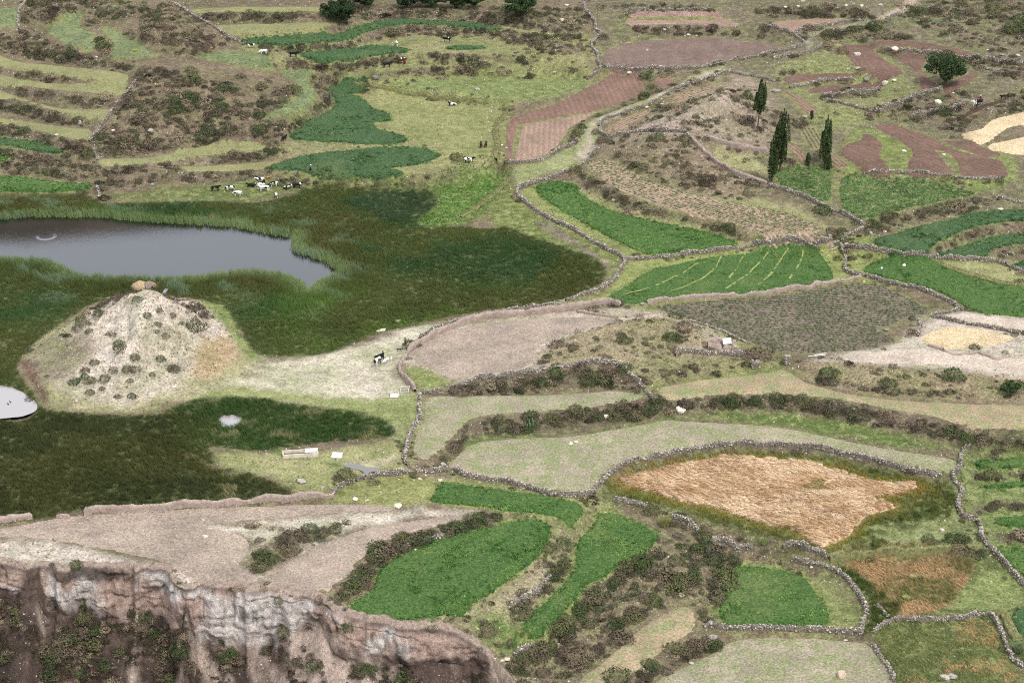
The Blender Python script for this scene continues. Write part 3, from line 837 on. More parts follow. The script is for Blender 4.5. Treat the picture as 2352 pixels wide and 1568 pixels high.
# plant and stone shapes ------------------------------------------------
def blade_clump(seed, n, radius, height, width, bend, segs=2):
    r = np.random.default_rng(seed)
    V, F = [], []
    for i in range(n):
        a, q = r.uniform(0, 2 * math.pi), radius * math.sqrt(r.uniform())
        bx, by = q * math.cos(a), q * math.sin(a)
        h = height * r.uniform(0.6, 1.0)
        d = r.uniform(0, 2 * math.pi)
        f = r.uniform(0, math.pi)
        wx, wy = width * math.cos(f), width * math.sin(f)
        b = bend * r.uniform(0.3, 1.0)
        k = len(V)
        for s in range(segs + 1):
            t = s / segs
            ox, oy = b * t * t * math.cos(d), b * t * t * math.sin(d)
            w = (1 - 0.85 * t)
            V += [(bx + ox - wx * w, by + oy - wy * w, h * t * (1 - 0.15 * t)), (bx + ox + wx * w, by + oy + wy * w, h * t * (1 - 0.15 * t))]
            if s:
                F.append((k + 2 * s - 2, k + 2 * s - 1, k + 2 * s + 1, k + 2 * s))
    return V, F

def leaf_cloud(seed, n, shape, size, up=0.3):
    """n small leaf sprays placed by shape(rng) -> (point, outward)"""
    r = np.random.default_rng(seed)
    V, F = [], []
    for i in range(n):
        p, o = shape(r)
        nrm = np.array(o) + r.normal(0, 0.55, 3) + np.array((0, 0, up))
        nrm /= math.sqrt(nrm @ nrm) + 1e-9
        q = r.normal(0, 1, 3)
        t = np.array((nrm[1] * q[2] - nrm[2] * q[1], nrm[2] * q[0] - nrm[0] * q[2], nrm[0] * q[1] - nrm[1] * q[0]))
        t /= math.sqrt(t @ t) + 1e-9
        b = np.array((nrm[1] * t[2] - nrm[2] * t[1], nrm[2] * t[0] - nrm[0] * t[2], nrm[0] * t[1] - nrm[1] * t[0]))
        s = size * r.uniform(0.6, 1.3)
        k = len(V)
        e = r.uniform(0.55, 0.9)
        V += [tuple(p - t * s), tuple(p + b * s * e), tuple(p + t * s), tuple(p - b * s * e)]
        F.append((k, k + 1, k + 2, k + 3))
    return V, F

def dome(flat=0.8, lump=0.25, seed=0):
    rr = np.random.default_rng(seed + 500)
    cen = rr.normal(0, 1, (7, 3))
    cen /= np.linalg.norm(cen, axis=1)[:, None]
    def f(r):
        d = r.normal(0, 1, 3)
        d /= np.linalg.norm(d)
        d[2] = abs(d[2]) * 1.0
        q = 0.72 + lump * max(0, (cen @ d).max() - 0.35) * 1.6 + r.uniform(-0.08, 0.06)
        q *= r.uniform(0.45, 1.0) ** 0.35
        return np.array((d[0] * q, d[1] * q, d[2] * q * flat + 0.04)), d
    return f

def rock_mesh(name, seed, sub, flat=0.75, rough_=0.22):
    bm = bmesh.new()
    bmesh.ops.create_icosphere(bm, subdivisions=sub, radius=1.0)
    r = np.random.default_rng(seed)
    planes = r.normal(0, 1, (9, 3))
    planes /= np.linalg.norm(planes, axis=1)[:, None]
    cut = r.uniform(0.55, 0.85, 9)
    for v in bm.verts:
        c = np.array(v.co)
        for p, k in zip(planes, cut):
            d = c @ p
            if d > k:
                c = c - p * (d - k) * 0.9
        c *= 1 + r.normal(0, rough_ * 0.25)
        v.co = (c[0], c[1], c[2] * flat)
    me = bpy.data.meshes.new(name)
    bm.to_mesh(me)
    bm.free()
    return me

def solid(name, parts):
    """bmesh from boxes: (centre, size, rotation z)"""
    bm = bmesh.new()
    for c, s, rz in parts:
        M = Matrix.Translation(c) @ Matrix.Rotation(rz, 4, 'Z') @ Matrix.Diagonal((*s, 1))
        bmesh.ops.create_cube(bm, size=1.0, matrix=M)
    bmesh.ops.bevel(bm, geom=list(bm.edges), offset=0.02, segments=1, affect='EDGES')
    me = bpy.data.meshes.new(name)
    bm.to_mesh(me)
    bm.free()
    return me

def cdt_mesh(poly, spacing, jitter=0.25, inset=None):
    """triangles filling an outline: returns points (n,2), triangles, distance from the edge"""
    b = resample(poly, spacing, True)
    inset = spacing * 0.6 if inset is None else inset
    x0, y0 = poly.min(0)
    x1, y1 = poly.max(0)
    gx, gy = np.meshgrid(np.arange(x0, x1, spacing), np.arange(y0, y1, spacing * 0.9))
    gx = gx + (np.arange(gx.shape[0])[:, None] % 2) * spacing * 0.5
    p = np.stack([gx.ravel(), gy.ravel()], 1)
    p += RNG.uniform(-jitter, jitter, p.shape) * spacing
    s = poly_sd(p[:, 0], p[:, 1], b)
    p = p[s > inset]
    A = np.vstack([b, p])
    nb = len(b)
    res = geometry.delaunay_2d_cdt([Vector(q) for q in A], [], [list(range(nb))], 1, 1e-5)
    V = np.array([(v.x, v.y) for v in res[0]])
    F = np.array([f for f in res[2] if len(f) == 3], np.int32)
    d = poly_sd(V[:, 0], V[:, 1], b)
    return V, F, np.maximum(d, 0)
# ------------------------------------------------------------------ ground sheet with its soils and turf
GROUND_COLOURS = [
 # display colour, greenness 0..1, soft edge in metres, outline
 ((150, 146, 98), 0.8, 3, "560,95 800,95 1000,60 1340,70 1360,170 1340,200 1180,240 1170,260 1140,290 1135,375 1000,400 700,410 640,380 700,330 830,160 700,150 600,160"),
 ((158, 158, 100), 0.7, 3, "890,190 1000,178 1340,180 1180,240 1140,290 1132,375 1010,372 940,320 860,240"),
 ((128, 146, 84), 0.9, 3, "890,190 1000,178 1340,180 1250,225 1100,230"),
 ((150, 140, 100), 0.6, 2, "650,330 830,335 940,325 1010,345 960,335 700,352 640,372"),
 ((126, 114, 94), 0.45, 4, "1400,-30 1764,-30 2380,-30 2380,250 2230,300 2290,330 2380,400 2352,480 1950,520 1800,400 1700,180 1400,170 1380,100"),
 ((140, 140, 92), 0.9, 2, "1780,160 1850,130 2000,110 2110,210 1990,290 1900,300 1850,270 1800,200"),
 ((126, 142, 70), 1.0, 2, "2030,300 2100,330 2100,400 2200,400 2160,340 2320,360 2330,420 2250,445 2150,415 1960,400 1930,360 1960,300"),
 ((162, 142, 126), 0.15, 4, "1400,300 1500,258 1600,210 1680,180 1760,190 1760,340 1690,330 1620,350 1560,345 1450,345 1400,330"),
 ((186, 164, 152), 0.05, 4, "1480,280 1560,250 1660,210 1690,230 1640,270 1690,310 1600,300 1500,310"),
 ((150, 130, 110), 0.2, 4, "1400,330 1500,312 1600,320 1650,380 1740,410 1760,430 1700,465 1560,440 1440,385 1380,350"),
 ((176, 168, 122), 0.6, 3, "1530,440 1660,455 1800,470 1920,540 1800,485 1620,462"),
 ((170, 166, 116), 0.6, 2, "1640,340 1760,365 1760,400 1700,390 1650,375"),
 ((158, 162, 112), 0.6, 2, LANE),
 ((196, 178, 162), 0.05, 1.6, "1322,365 1338,330 1344,300 1358,282 1400,262 1440,250 1445,255 1402,274 1374,288 1366,315 1368,335 1350,362"),
 ((194, 176, 160), 0.05, 1.4, "1490,232 1560,196 1600,178 1650,158 1652,163 1602,186 1568,200"),
 ((190, 168, 148), 0.0, 1.0, "2000,50 2020,38 2060,18 2082,0 2100,-10 2110,0 2085,20 2040,40 2015,52"),
 ((170, 166, 140), 0.3, 1.0, "2005,50 1984,58 1939,66 1889,73 1866,84 1862,110 1852,110 1853,84 1885,68 1939,60 2000,45"),
 ((112, 124, 66), 0.8, 2.5, "225,448 330,440 470,425 600,408 720,414 860,424 960,422 900,440 700,440 560,462 330,462"),
 ((96, 134, 52), 0.8, 2.5, MEADOW),
 ((124, 134, 74), 1.0, 2, CORRIDOR),
 ((118, 132, 62), 1.0, 2, "1178,420 1190,432 1186,450 1240,490 1340,545 1430,595 1380,600 1280,560 1200,530 1120,500 1165,420"),
 ((136, 122, 108), 0.3, 1.2, "1240,508 1275,515 1300,538 1340,560 1370,580 1365,592 1320,570 1270,540 1230,515"),
 ((160, 140, 124), 0.1, 1.0, "1375,600 1395,598 1402,618 1388,640 1398,650 1375,655 1385,630 1390,615"),
 ((150, 156, 88), 0.9, 2, "1195,440 1240,425 1330,430 1700,560 1590,585 1500,592 1440,595 1300,520 1200,465"),
 ((168, 160, 116), 0.5, 2, "1340,430 1400,460 1500,490 1700,535 1760,552 1700,568 1560,525 1400,488 1330,450"),
 ((160, 170, 92), 0.9, 2, "1300,695 1400,660 1440,605 1700,570 1930,562 1975,640 1500,698 1370,694"),
 ((146, 156, 80), 0.9, 2, "1900,570 1935,565 1950,610 1990,640 2150,720 2120,730 1985,650 1930,650 1905,600"),
 ((138, 150, 78), 0.9, 2, "1940,545 2050,545 2150,590 2352,600 2380,660 2200,630 2150,602 1950,575"),
 ((176, 170, 120), 0.7, 2, "2170,605 2352,610 2352,645 2260,635"),
 ((150, 152, 90), 0.8, 2, "1440,700 1520,705 1640,755 1760,800 1800,815 1700,800 1600,750 1480,720"),
 # mound of the hut
 ((176, 168, 128), 0.5, 2.0, "42,828 90,776 165,730 300,700 470,688 500,688 530,710 560,760 590,815 560,880 460,905 400,915 330,940 200,942 110,932 60,880"),
 ((206, 188, 176), 0.0, 2.0, "95,800 170,742 240,690 310,655 356,652 400,670 450,702 500,722 530,770 525,810 470,850 400,890 300,925 180,905 120,880"),
 ((156, 142, 124), 0.5, 3.0, "80,800 150,760 230,775 215,820 170,865 110,880 70,850"),
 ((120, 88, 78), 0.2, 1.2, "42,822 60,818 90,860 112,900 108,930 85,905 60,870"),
 ((224, 208, 198), 0.0, 5.0, "250,760 320,690 350,700 345,760 310,800 300,840 220,870 170,890 200,850 265,810"),  # paler crest put into the colour, standing in for weak relief shading
 ((190, 160, 124), 0.4, 2.0, "445,800 510,770 545,800 520,850 450,865"),
 ((132, 154, 74), 0.9, 1.5, "470,690 500,690 530,712 575,805 590,830 545,790 510,735"),
 ((206, 196, 174), 0.22, 3.0, PLAIN),
 ((208, 192, 178), 0.1, 2.0, "820,850 880,840 905,880 890,905 830,890"),
 ((150, 158, 98), 0.8, 2.5, "800,940 960,900 965,960 935,1050 905,1010 890,975 840,955"),
 ((160, 166, 104), 0.8, 2.0, "430,920 520,890 640,900 800,915 870,930 900,960 870,958 740,935 588,912 500,914"),
 ((176, 172, 120), 0.7, 2.0, TROUGHLAND),
 ((112, 136, 66), 0.9, 1.5, "620,1040 720,1060 790,1075 800,1068 720,1050 640,1030"),
 ((190, 178, 150), 0.2, 1.5, "800,1055 860,1060 900,1040 910,1050 860,1070 800,1070"),
 ((158, 160, 96), 0.7, 2.0, "770,1142 800,1110 900,1090 1000,1100 1180,1115 1370,1140 1400,1160 1350,1180 1200,1170 1000,1150 900,1165 790,1155"),
 # bare ground about the small hill
 ((202, 184, 170), 0.1, 3, "940,830 1000,770 1100,735 1330,712 1430,705 1500,715 1600,745 1690,790 1640,810 1500,830 1400,834 1200,852 1040,885 960,870"),
 ((140, 150, 84), 0.8, 2, "930,845 1000,852 1040,872 1020,898 960,895"),
 ((170, 152, 124), 0.3, 3, "1230,830 1300,780 1450,735 1560,735 1640,790 1700,810 1600,830 1440,845 1300,842"),
 ((130, 116, 92), 0.3, 2, "1036,902 1040,888 1176,864 1280,846 1400,836 1440,856 1480,900 1300,905"),
 ((150, 140, 104), 0.6, 2, "1440,850 1560,815 1720,820 1810,830 1800,848 1600,870 1510,890"),
 ((140, 150, 84), 0.9, 2, "1480,895 1600,868 1800,842 1860,870 1820,862 1640,876 1520,898"),
 ((206, 190, 178), 0.05, 3, "1850,830 2000,800 2107,770 2115,735 2215,712 2420,740 2420,900 2250,860 2050,850"),
 ((160, 142, 112), 0.4, 3, "1840,835 1950,832 2100,845 2250,860 2420,880 2420,920 2200,918 2050,905 1950,892 1880,870"),
 ((112, 100, 82), 0.4, 2, "1000,1050 1040,1010 1070,982 1200,962 1350,942 1510,920 1700,906 1900,918 2050,945 2200,978 2420,990 2420,1015 2200,1008 2050,975 1900,952 1700,935 1560,950 1450,970 1300,985 1100,1005"),
 ((100, 122, 56), 1.0, 2, "1030,1060 1060,1015 1150,1000 1300,992 1450,975 1560,955 1700,945 1900,962 2050,990 2200,1022 2215,1040 2050,1025 1900,995 1764,975 1560,968 1400,985 1200,1002 1100,1012 1050,1045"),
 ((144, 152, 92), 0.9, 2, "1020,1080 1100,1100 1300,1130 1370,1132 1400,1092 1480,1058 1650,1022 1500,1030 1300,1060 1100,1060"),
 ((96, 106, 56), 0.8, 2, "1370,1135 1400,1095 1560,1040 1764,1022 1960,1046 2170,1095 2215,1150 2260,1240 2250,1260 2000,1265 1880,1265 1640,1205 1480,1165"),
 ((120, 138, 76), 1.0, 2, "2200,1040 2240,1020 2420,1010 2420,1400 2330,1330 2270,1250 2220,1180 2190,1100"),
 ((150, 160, 104), 0.8, 2, "2050,1225 2160,1205 2245,1215 2250,1250 2120,1255 2000,1258"),
 ((96, 108, 58), 0.9, 2, "1880,1275 2250,1258 2352,1345 2420,1420 2420,1680 2080,1680 2010,1490 1980,1450 1990,1400 1950,1335"),
 ((140, 156, 88), 0.9, 2, "2210,1350 2300,1320 2350,1380 2330,1400 2250,1400 2190,1390"),
 ((140, 148, 88), 1.0, 2, "1640,1310 1700,1290 1800,1300 1880,1330 1960,1390 1975,1440 1800,1443 1640,1436 1620,1400"),
 ((142, 126, 104), 0.4, 3, "1500,1200 1600,1235 1640,1280 1620,1380 1500,1450 1330,1568 1150,1640 1150,1500 1250,1470 1400,1340 1510,1245"),
 ((156, 148, 108), 0.6, 2, "1260,1190 1290,1205 1340,1200 1380,1160 1330,1220 1300,1310 1200,1430 1100,1450 1000,1425 1180,1330 1262,1260"),
 ((100, 134, 58), 0.9, 1.5, "1080,1420 1130,1405 1190,1440 1220,1470 1190,1500 1110,1460"),
 ((176, 160, 130), 0.4, 2, "1300,1260 1290,1290 1230,1350 1120,1405 1050,1425 1000,1420 1130,1365 1230,1295 1266,1245"),
 ((206, 190, 180), 0.0, 2, "-80,1236 0,1238 110,1242 210,1262 330,1288 400,1310 440,1342 330,1310 100,1305 -80,1300"),
 ((212, 198, 186), 0.1, 2, "470,1205 560,1200 700,1190 900,1172 1080,1176 960,1190 780,1228 660,1285 610,1330 570,1310 570,1270 590,1240 520,1225"),
 ((136, 120, 98), 0.4, 2, "560,1300 600,1250 640,1240 700,1245 660,1285 610,1325 570,1310"),
 ((140, 122, 100), 0.4, 2, "760,1370 820,1340 860,1270 900,1240 1000,1210 1100,1185 1160,1185 1140,1205 1010,1245 900,1290 860,1350 800,1395"),
]
# terrain grid: finer where it lies nearer
_vy = np.arange(1760, -140, -2.9)
_row = unproj(np.full(_vy.shape, 1176.0), _vy, 0.0)[1]
_row = _row[(_row > 212) & (_row < 790)]
_u = np.linspace(-1, 1, 821)
TX = _u[None, :] * (0.28 * _row[:, None] + 13)
TY = np.repeat(_row[:, None], len(_u), 1)
TZ = hz(TX, TY)
jit = 0.05 * fbm(TX / 0.9, TY / 0.9, 71, 2)
TZ = TZ + jit
NR, NC = TX.shape
idx = np.arange(NR * NC).reshape(NR, NC)
TF = np.stack([idx[:-1, :-1], idx[:-1, 1:], idx[1:, 1:], idx[1:, :-1]], -1).reshape(-1, 4)
gcol = np.zeros((NR, NC, 3)) + np.array(lin((128, 113, 97)))
green = np.full((NR, NC), 0.25)
n1 = fbm(TX / 9, TY / 9, 81, 4)
n2 = fbm(TX / 2.2, TY / 2.2, 83, 3)
gcol *= (1 + 0.28 * n1)[..., None]

def ground_poly(s):
    V = smooth(pp(s), True, 3)
    return ground(V)[:, :2]

def paint(poly, colour, gr, soft, k=0.8, amount=1.0):
    x0, y0 = poly.min(0) - 2 * soft - 2
    x1, y1 = poly.max(0) + 2 * soft + 2
    j = np.where((_row > y0) & (_row < y1))[0]
    if len(j) == 0:
        return
    hw = 0.28 * _row[j].max() + 13
    sl = slice(j[0], j[-1] + 1)
    X, Y = TX[sl], TY[sl]
    m = (X > x0) & (X < x1)
    s = poly_sd(X[m], Y[m], poly)
    L_ = sum(colour) / 3.0
    colour = tuple(v * 0.8 + (L_ + o_) * 0.2 for v, o_ in zip(colour, (5, 0, -2)))
    w = sstep(-soft, soft, s + (n1[sl][m] * 0.7 + n2[sl][m] * 0.7) * soft) * amount
    c = gcol[sl]
    c[m] = c[m] * (1 - w[:, None]) + np.array(lin(colour, k)) * w[:, None]
    g = green[sl]
    g[m] = g[m] * (1 - w) + gr * w

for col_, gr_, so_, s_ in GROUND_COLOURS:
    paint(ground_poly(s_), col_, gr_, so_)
for V_, th_, br_ in RW:
    T_ = np.vstack([V_ - [0, th_ * 0.5], (V_ + [0, th_ * 0.5])[::-1]])
    paint(ground(T_[::2])[:, :2], (122, 106, 92) if br_ > 0.3 else (160, 138, 122), 0.25, 0.7, amount=0.85)
# green verges around the sown plots, bare soil under them
for k, (kind, z, s) in PLOTS.items():
    if kind in ('alfalfa', 'maize', 'greens'):
        e = WPOLY[k]
        c = e.mean(0)
        paint(e, (138, 150, 78), 0.9, 1.6)
    elif kind in ('rows', 'red', 'soil'):
        paint(WPOLY[k], (140, 142, 86), 0.9, 1.3)
for s in (REED1, REED2):
    paint(world_poly(s, 0.1), (66, 76, 36), 0.5, 1.2)
paint(world_poly(ORANGE_IN, -4.0), (196, 156, 108), 0.0, 1.0)
paint(world_poly(ORANGE2, -7.0), (150, 124, 84), 0.2, 1.0)
for s in (POND, POOL1, POOL2):
    paint(world_poly(s, 0.0), (60, 54, 40), 0.0, 0.6)
me = raw_mesh("terrain", np.stack([TX, TY, TZ], -1).reshape(-1, 3), TF, True)
set_attr(me, "ground_colour", 'FLOAT_COLOR', np.concatenate([gcol.reshape(-1, 3), np.ones((NR * NC, 1))], 1))
set_attr(me, "greenness", 'FLOAT', green.ravel())
terrain = link("terrain", me, ground_mat(), kind='structure', label="terraced valley ground of dry grass, turf and bare soil")

# land all round, out to the mountains across the valley
def far_land():
    n = 90
    gx = np.linspace(-4200, 4200, 120)
    gy = np.concatenate([np.linspace(760, 1000, 10), np.linspace(1040, 4200, n)])
    X, Y = np.meshgrid(gx, gy)
    t = np.clip((Y - 790) / 760, 0, 1)
    ridge = 399 + 14 * np.clip(-(X + 290) / 60, 0, 1) - 4 * np.clip((X + 200) / 100, 0, 1)
    Z = 13 + (t ** 1.25) * (ridge - 13) + np.clip(Y - 1550, 0, None) * 0.12
    Z = Z + t * 46 * fbm(X / 260, Y / 260, 91, 5) * np.clip(1.1 - t, 0.1, 1)
    i = np.arange(X.size).reshape(X.shape)
    F = np.stack([i[:-1, :-1], i[:-1, 1:], i[1:, 1:], i[1:, :-1]], -1).reshape(-1, 4)
    return raw_mesh("mountain", np.stack([X, Y, Z], -1).reshape(-1, 3), F, True)
mm = Nodes("mountain_scrub")
mc = mm.mix(mm.ramp(mm.noise(0.02, 6, 0.65), 0.35, 0.65), lin((84, 74, 62)), lin((120, 108, 92)))
link("mountain", far_land(), mm.done(mc), kind='structure', label="brown scrub mountainside beyond the fields")
bm = bmesh.new()
bmesh.ops.create_grid(bm, x_segments=8, y_segments=8, size=4600, matrix=Matrix.Translation((0, 300, -110)))
me = bpy.data.meshes.new("canyon_floor")
bm.to_mesh(me); bm.free()
link("canyon_floor", me, plain_mat("canyon_soil", lin((140, 122, 106)), 0.95, 0.2, 0.02), kind='structure', label="dry floor of the canyon far below the rim")

# ------------------------------------------------------------------ cliff and scree of the canyon
def cliff():
    xs = np.arange(RX0 + 0.2, RX1 - 0.1, 0.27)
    w = np.concatenate([[-1.9, -1.3, -0.8, -0.35], np.linspace(0, 3.0, 60), np.arange(3.2, 36, 0.36)])
    X, Wd = np.meshgrid(xs, w)
    Z = canyon_z(X, np.maximum(Wd, 0))
    top = hz(X, rim_y(X) + 1.0)
    Z = np.where(Wd < 0, bil(H0, X, rim_y(X) - Wd) + 0.1 * sstep(-1.9, -1.0, Wd) - 0.1 * (Wd < -1.7), Z)
    Y = rim_y(X) - Wd
    Z0 = rim_z(X) - Z
    onface = sstep(0.05, 0.4, Wd) * (1 - sstep(2.6, 4.0, Wd))
    wx = X + 2.2 * fbm(X / 4.0, Z / 4.0, 161, 3)
    crack = (1 - np.abs(fbm(wx / 7.0, Z / 9.0, 61, 4)) * 4.5).clip(0, 1) ** 2 * sstep(-0.3, 0.3, fbm(X / 5, Z / 5, 163, 2) + 0.1)
    ledge = (1 - np.abs(fbm(X / 9.0, Z / 1.6, 165, 3)) * 4.0).clip(0, 1) ** 2
    Y = Y - onface * (0.8 - 1.1 * crack - 0.35 * ledge + 1.1 * fbm(X / 3.4, Z / 3.4, 62, 4) + 0.35 * fbm(X / 0.7, Z / 1.0, 63, 3))
    Z = Z + onface * 0.25 * fbm(X / 0.8, Z / 0.8, 65, 3)
    i = np.arange(X.size).reshape(X.shape)
    F = np.stack([i[:-1, :-1], i[1:, :-1], i[1:, 1:], i[:-1, 1:]], -1).reshape(-1, 4)
    P = np.stack([X, Y, Z], -1)
    me = raw_mesh("cliff", P.reshape(-1, 3), F, True)
    h = face_h(X)
    face = sstep(0.1, 0.5, Wd) * (1 - sstep(0.75, 1.15, (Z0 + 1.2 * fbm(X / 2, Wd, 67, 3)) / np.maximum(h, 0.5))) * sstep(1.5, 3.5, h)
    face = np.clip(face, 0, 1)
    v = np.interp(X, rx, rv)
    white = sstep(0.12, 0.4, fbm(X / 5.5 + 0.4, Z / 6.0, 69, 3) + 0.45 * np.interp(v, [0, 90, 120, 320, 400, 430, 460, 600, 680, 800], [-.4, -.3, .8, 1, 1, .1, 1, .9, .4, 0]))
    streak = np.clip(fbm(X / 7, Z / 1.5 + 5, 73, 3) * 0.6 + fbm(X / 0.5, Z / 5.0, 75, 3) * 0.8, -1, 1)
    pink, wht, dark = (np.array(lin(c)) for c in ((196, 170, 156), (232, 226, 220), (86, 74, 66)))
    fc = pink + (wht - pink) * (white * (0.75 + 0.25 * streak))[..., None]
    stain_crack = sstep(0.25, 0.6, streak) * sstep(0.0, 0.5, fbm(X / 6, Z / 3, 77, 3) + 0.15)
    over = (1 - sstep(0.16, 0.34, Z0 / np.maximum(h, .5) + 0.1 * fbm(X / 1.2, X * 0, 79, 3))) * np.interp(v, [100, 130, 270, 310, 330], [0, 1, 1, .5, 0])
    stain_crack = np.maximum(stain_crack, crack * 0.7)  # cracks are darkened along with the stain streaks
    fc = fc * (1 - np.clip(stain_crack * 0.6 + over, 0, 0.9))[..., None] + dark * np.clip(stain_crack * 0.6 + over, 0, 0.9)[..., None]
    q = fbm(X / 5, Wd / 8 - X / 9, 87, 4)
    scr = np.array(lin((100, 84, 76)))
    sc = scr + (np.array(lin((196, 176, 162))) - scr) * sstep(0.05, 0.5, q + np.interp(v, [0, 400, 600, 750, 1000], [-.25, -.1, .1, .15, .2]))[..., None]
    sc = sc + (np.array(lin((70, 60, 54))) - sc) * sstep(0.0, 0.5, fbm(X / 3, Wd / 3, 89, 4) - q * 0.4 + np.interp(v, [0, 500, 700, 1000], [.15, .1, -.05, -.1]))[..., None] * 0.8
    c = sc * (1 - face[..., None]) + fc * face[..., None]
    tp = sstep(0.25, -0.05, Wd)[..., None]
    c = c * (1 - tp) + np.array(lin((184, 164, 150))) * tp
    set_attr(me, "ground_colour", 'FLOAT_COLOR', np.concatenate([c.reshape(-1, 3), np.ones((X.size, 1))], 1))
    return me, P, Wd
def cliff_mat():
    m = Nodes("cliff_earth")
    c = m.attr("ground_colour")
    v = m.scaled(m.pos, (1.0, 1.0, 0.35))
    mid = m.noise(1.3, 5, 0.7, v)
    fine = m.noise(5.5, 3, 0.75)
    c = m.mix(m.ramp(mid, 0.3, 0.7), m.mix(1.0, c, (0.66, 0.65, 0.64), 'MULTIPLY'), m.mix(1.0, c, (1.18, 1.17, 1.15), 'MULTIPLY'))
    c = m.mix(m.ramp(fine, 0.32, 0.68), m.mix(1.0, c, (0.62, 0.62, 0.62), 'MULTIPLY'), m.mix(1.0, c, (1.2, 1.2, 1.2), 'MULTIPLY'))
    c = m.mix(m.math('MULTIPLY', m.ramp(m.noise(3.4, 2, 0.6), 0.68, 0.74), 0.6), c, lin((220, 210, 200)))
    m.bump(m.math('ADD', mid, m.math('MULTIPLY', fine, 0.6)), 1.0, 0.5)
    return m.done(c)
_cm, CLP, CLW = cliff()
link("cliff", _cm, cliff_mat(), kind='structure', label="pale eroded earth cliff and scree dropping from the field edge into the canyon")
# ------------------------------------------------------------------ water
def flat_poly(name, poly, z):
    bm = bmesh.new()
    vs_ = [bm.verts.new((x, y, z)) for x, y in poly]
    f = bm.faces.new(vs_)
    if f.normal.z < 0: f.normal_flip()
    bmesh.ops.triangulate(bm, faces=[f])
    bmesh.ops.recalc_face_normals(bm, faces=list(bm.faces))
    for f in bm.faces:
        f.normal_update()
        if f.normal.z < 0: f.normal_flip()
    me = bpy.data.meshes.new(name)
    bm.to_mesh(me); bm.free()
    return me

def grow(poly, d):
    a, b = np.roll(poly, 1, 0), np.roll(poly, -1, 0)
    t = b - a
    n = np.stack([t[:, 1], -t[:, 0]], 1) / (np.hypot(*t.T)[:, None] + 1e-9)
    area = 0.5 * np.sum(poly[:, 0] * np.roll(poly[:, 1], -1) - np.roll(poly[:, 0], -1) * poly[:, 1])
    return poly + n * d * (1 if area > 0 else -1)

def water_mat(name, base, rough, wave):
    m = Nodes(name)
    m.b.inputs["Specular IOR Level"].default_value = 1.0
    m.b.inputs["IOR"].default_value = 1.5
    v = m.scaled(m.pos, (1.0, 1.6, 1.0))
    h = m.math('ADD', m.noise(1.6, 3, 0.6, v), m.math('MULTIPLY', m.noise(0.25, 2, 0.5), 0.8))
    m.bump(h, wave, 0.10)
    return m.done(base, rough)
W_POND, W_P1, W_P2, W_P3 = world_poly(POND, 0.0), world_poly(POOL1, 0.0), world_poly(POOL2, 0.0), world_poly(POOL3, 0.45)
pond = link("pond", flat_poly("pond", grow(W_POND, 1.0), 0.0), water_mat("pond_water", (0.003, 0.003, 0.004), 0.02, 0.016), kind='structure', label="grey pond ringed by tall green reeds")
muddy = water_mat("muddy_water", lin((158, 152, 150)), 0.05, 0.02)  # bright cloud reflection put into the base colour as a pale tone
link("pool", flat_poly("pool", grow(W_P1, 0.6), 0.0), muddy, kind='structure', label="pale sky-reflecting pool below the bare mound")
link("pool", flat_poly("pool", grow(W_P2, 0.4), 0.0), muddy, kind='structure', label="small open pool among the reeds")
_pc = W_P3.mean(0)
link("puddle", flat_poly("puddle", W_P3, float(hz(W_P3[:, 0], W_P3[:, 1]).max()) + 0.05), water_mat("puddle_water", lin((110, 104, 96)), 0.05, 0.1), kind='structure', label="shallow puddle on the turf beside the rubble wall")
_rp = at(107, 552)
for q in range(3):
    bm = bmesh.new()
    bmesh.ops.create_cone(bm, cap_ends=False, segments=48, radius1=1.75 + q * 0.28, radius2=1.62 + q * 0.28, depth=0.03)
    me = bpy.data.meshes.new("ripple")
    bm.to_mesh(me); bm.free()
    o = link("ripple", me, water_mat("ripple_water", (0.16, 0.16, 0.19), 0.3, 0.2) if q == 0 else bpy.data.materials["ripple_water"], parent=pond)
    o.location = (_rp[0], _rp[1], 0.015)

# ------------------------------------------------------------------ plots
def draped(name, poly, spacing, lift, crown=0.0, noise_=0.0, seed=0, edge=0.5):
    V, F, d = cdt_mesh(poly, spacing)
    z = hz(V[:, 0], V[:, 1]) + lift
    # keep clear of the ground between the points
    thin = 1 - 0.75 * sstep(0.28, 0.5, fbm(V[:, 0] / 5.0, V[:, 1] / 5.0, seed + 31, 4)) if crown else 1.0
    z += crown * thin * sstep(0.0, edge, d) * (1 + noise_ * fbm(V[:, 0] / 1.1, V[:, 1] / 1.1, seed, 3) + noise_ * 0.6 * fbm(V[:, 0] / 7, V[:, 1] / 7, seed + 5, 3)) if crown else 0
    z += (0.12 * sstep(0.0, 0.8, d) if not crown else 0)
    z = np.where(d < 1e-3, hz(V[:, 0], V[:, 1]) - 0.06, z)
    a = V[F[:, 0]]; b = V[F[:, 1]]; c = V[F[:, 2]]
    flip = ((b - a)[:, 0] * (c - a)[:, 1] - (b - a)[:, 1] * (c - a)[:, 0]) < 0
    F[flip] = F[flip][:, ::-1]
    return raw_mesh(name, np.column_stack([V, z]), F, True)

def clump_mesh(name, VF, mat):
    me = raw_mesh(name, VF[0], VF[1])
    me.materials.append(mat)
    return me
blade_mat = tint_mat("blade", 0.8, 0.15)
leafy_mat = tint_mat("leafy", 0.8, 0.1)
twig_mat = tint_mat("scrub_twigs", 0.9, 0.05)
rubble_mat = tint_mat("rubble", 0.95, 0.05)

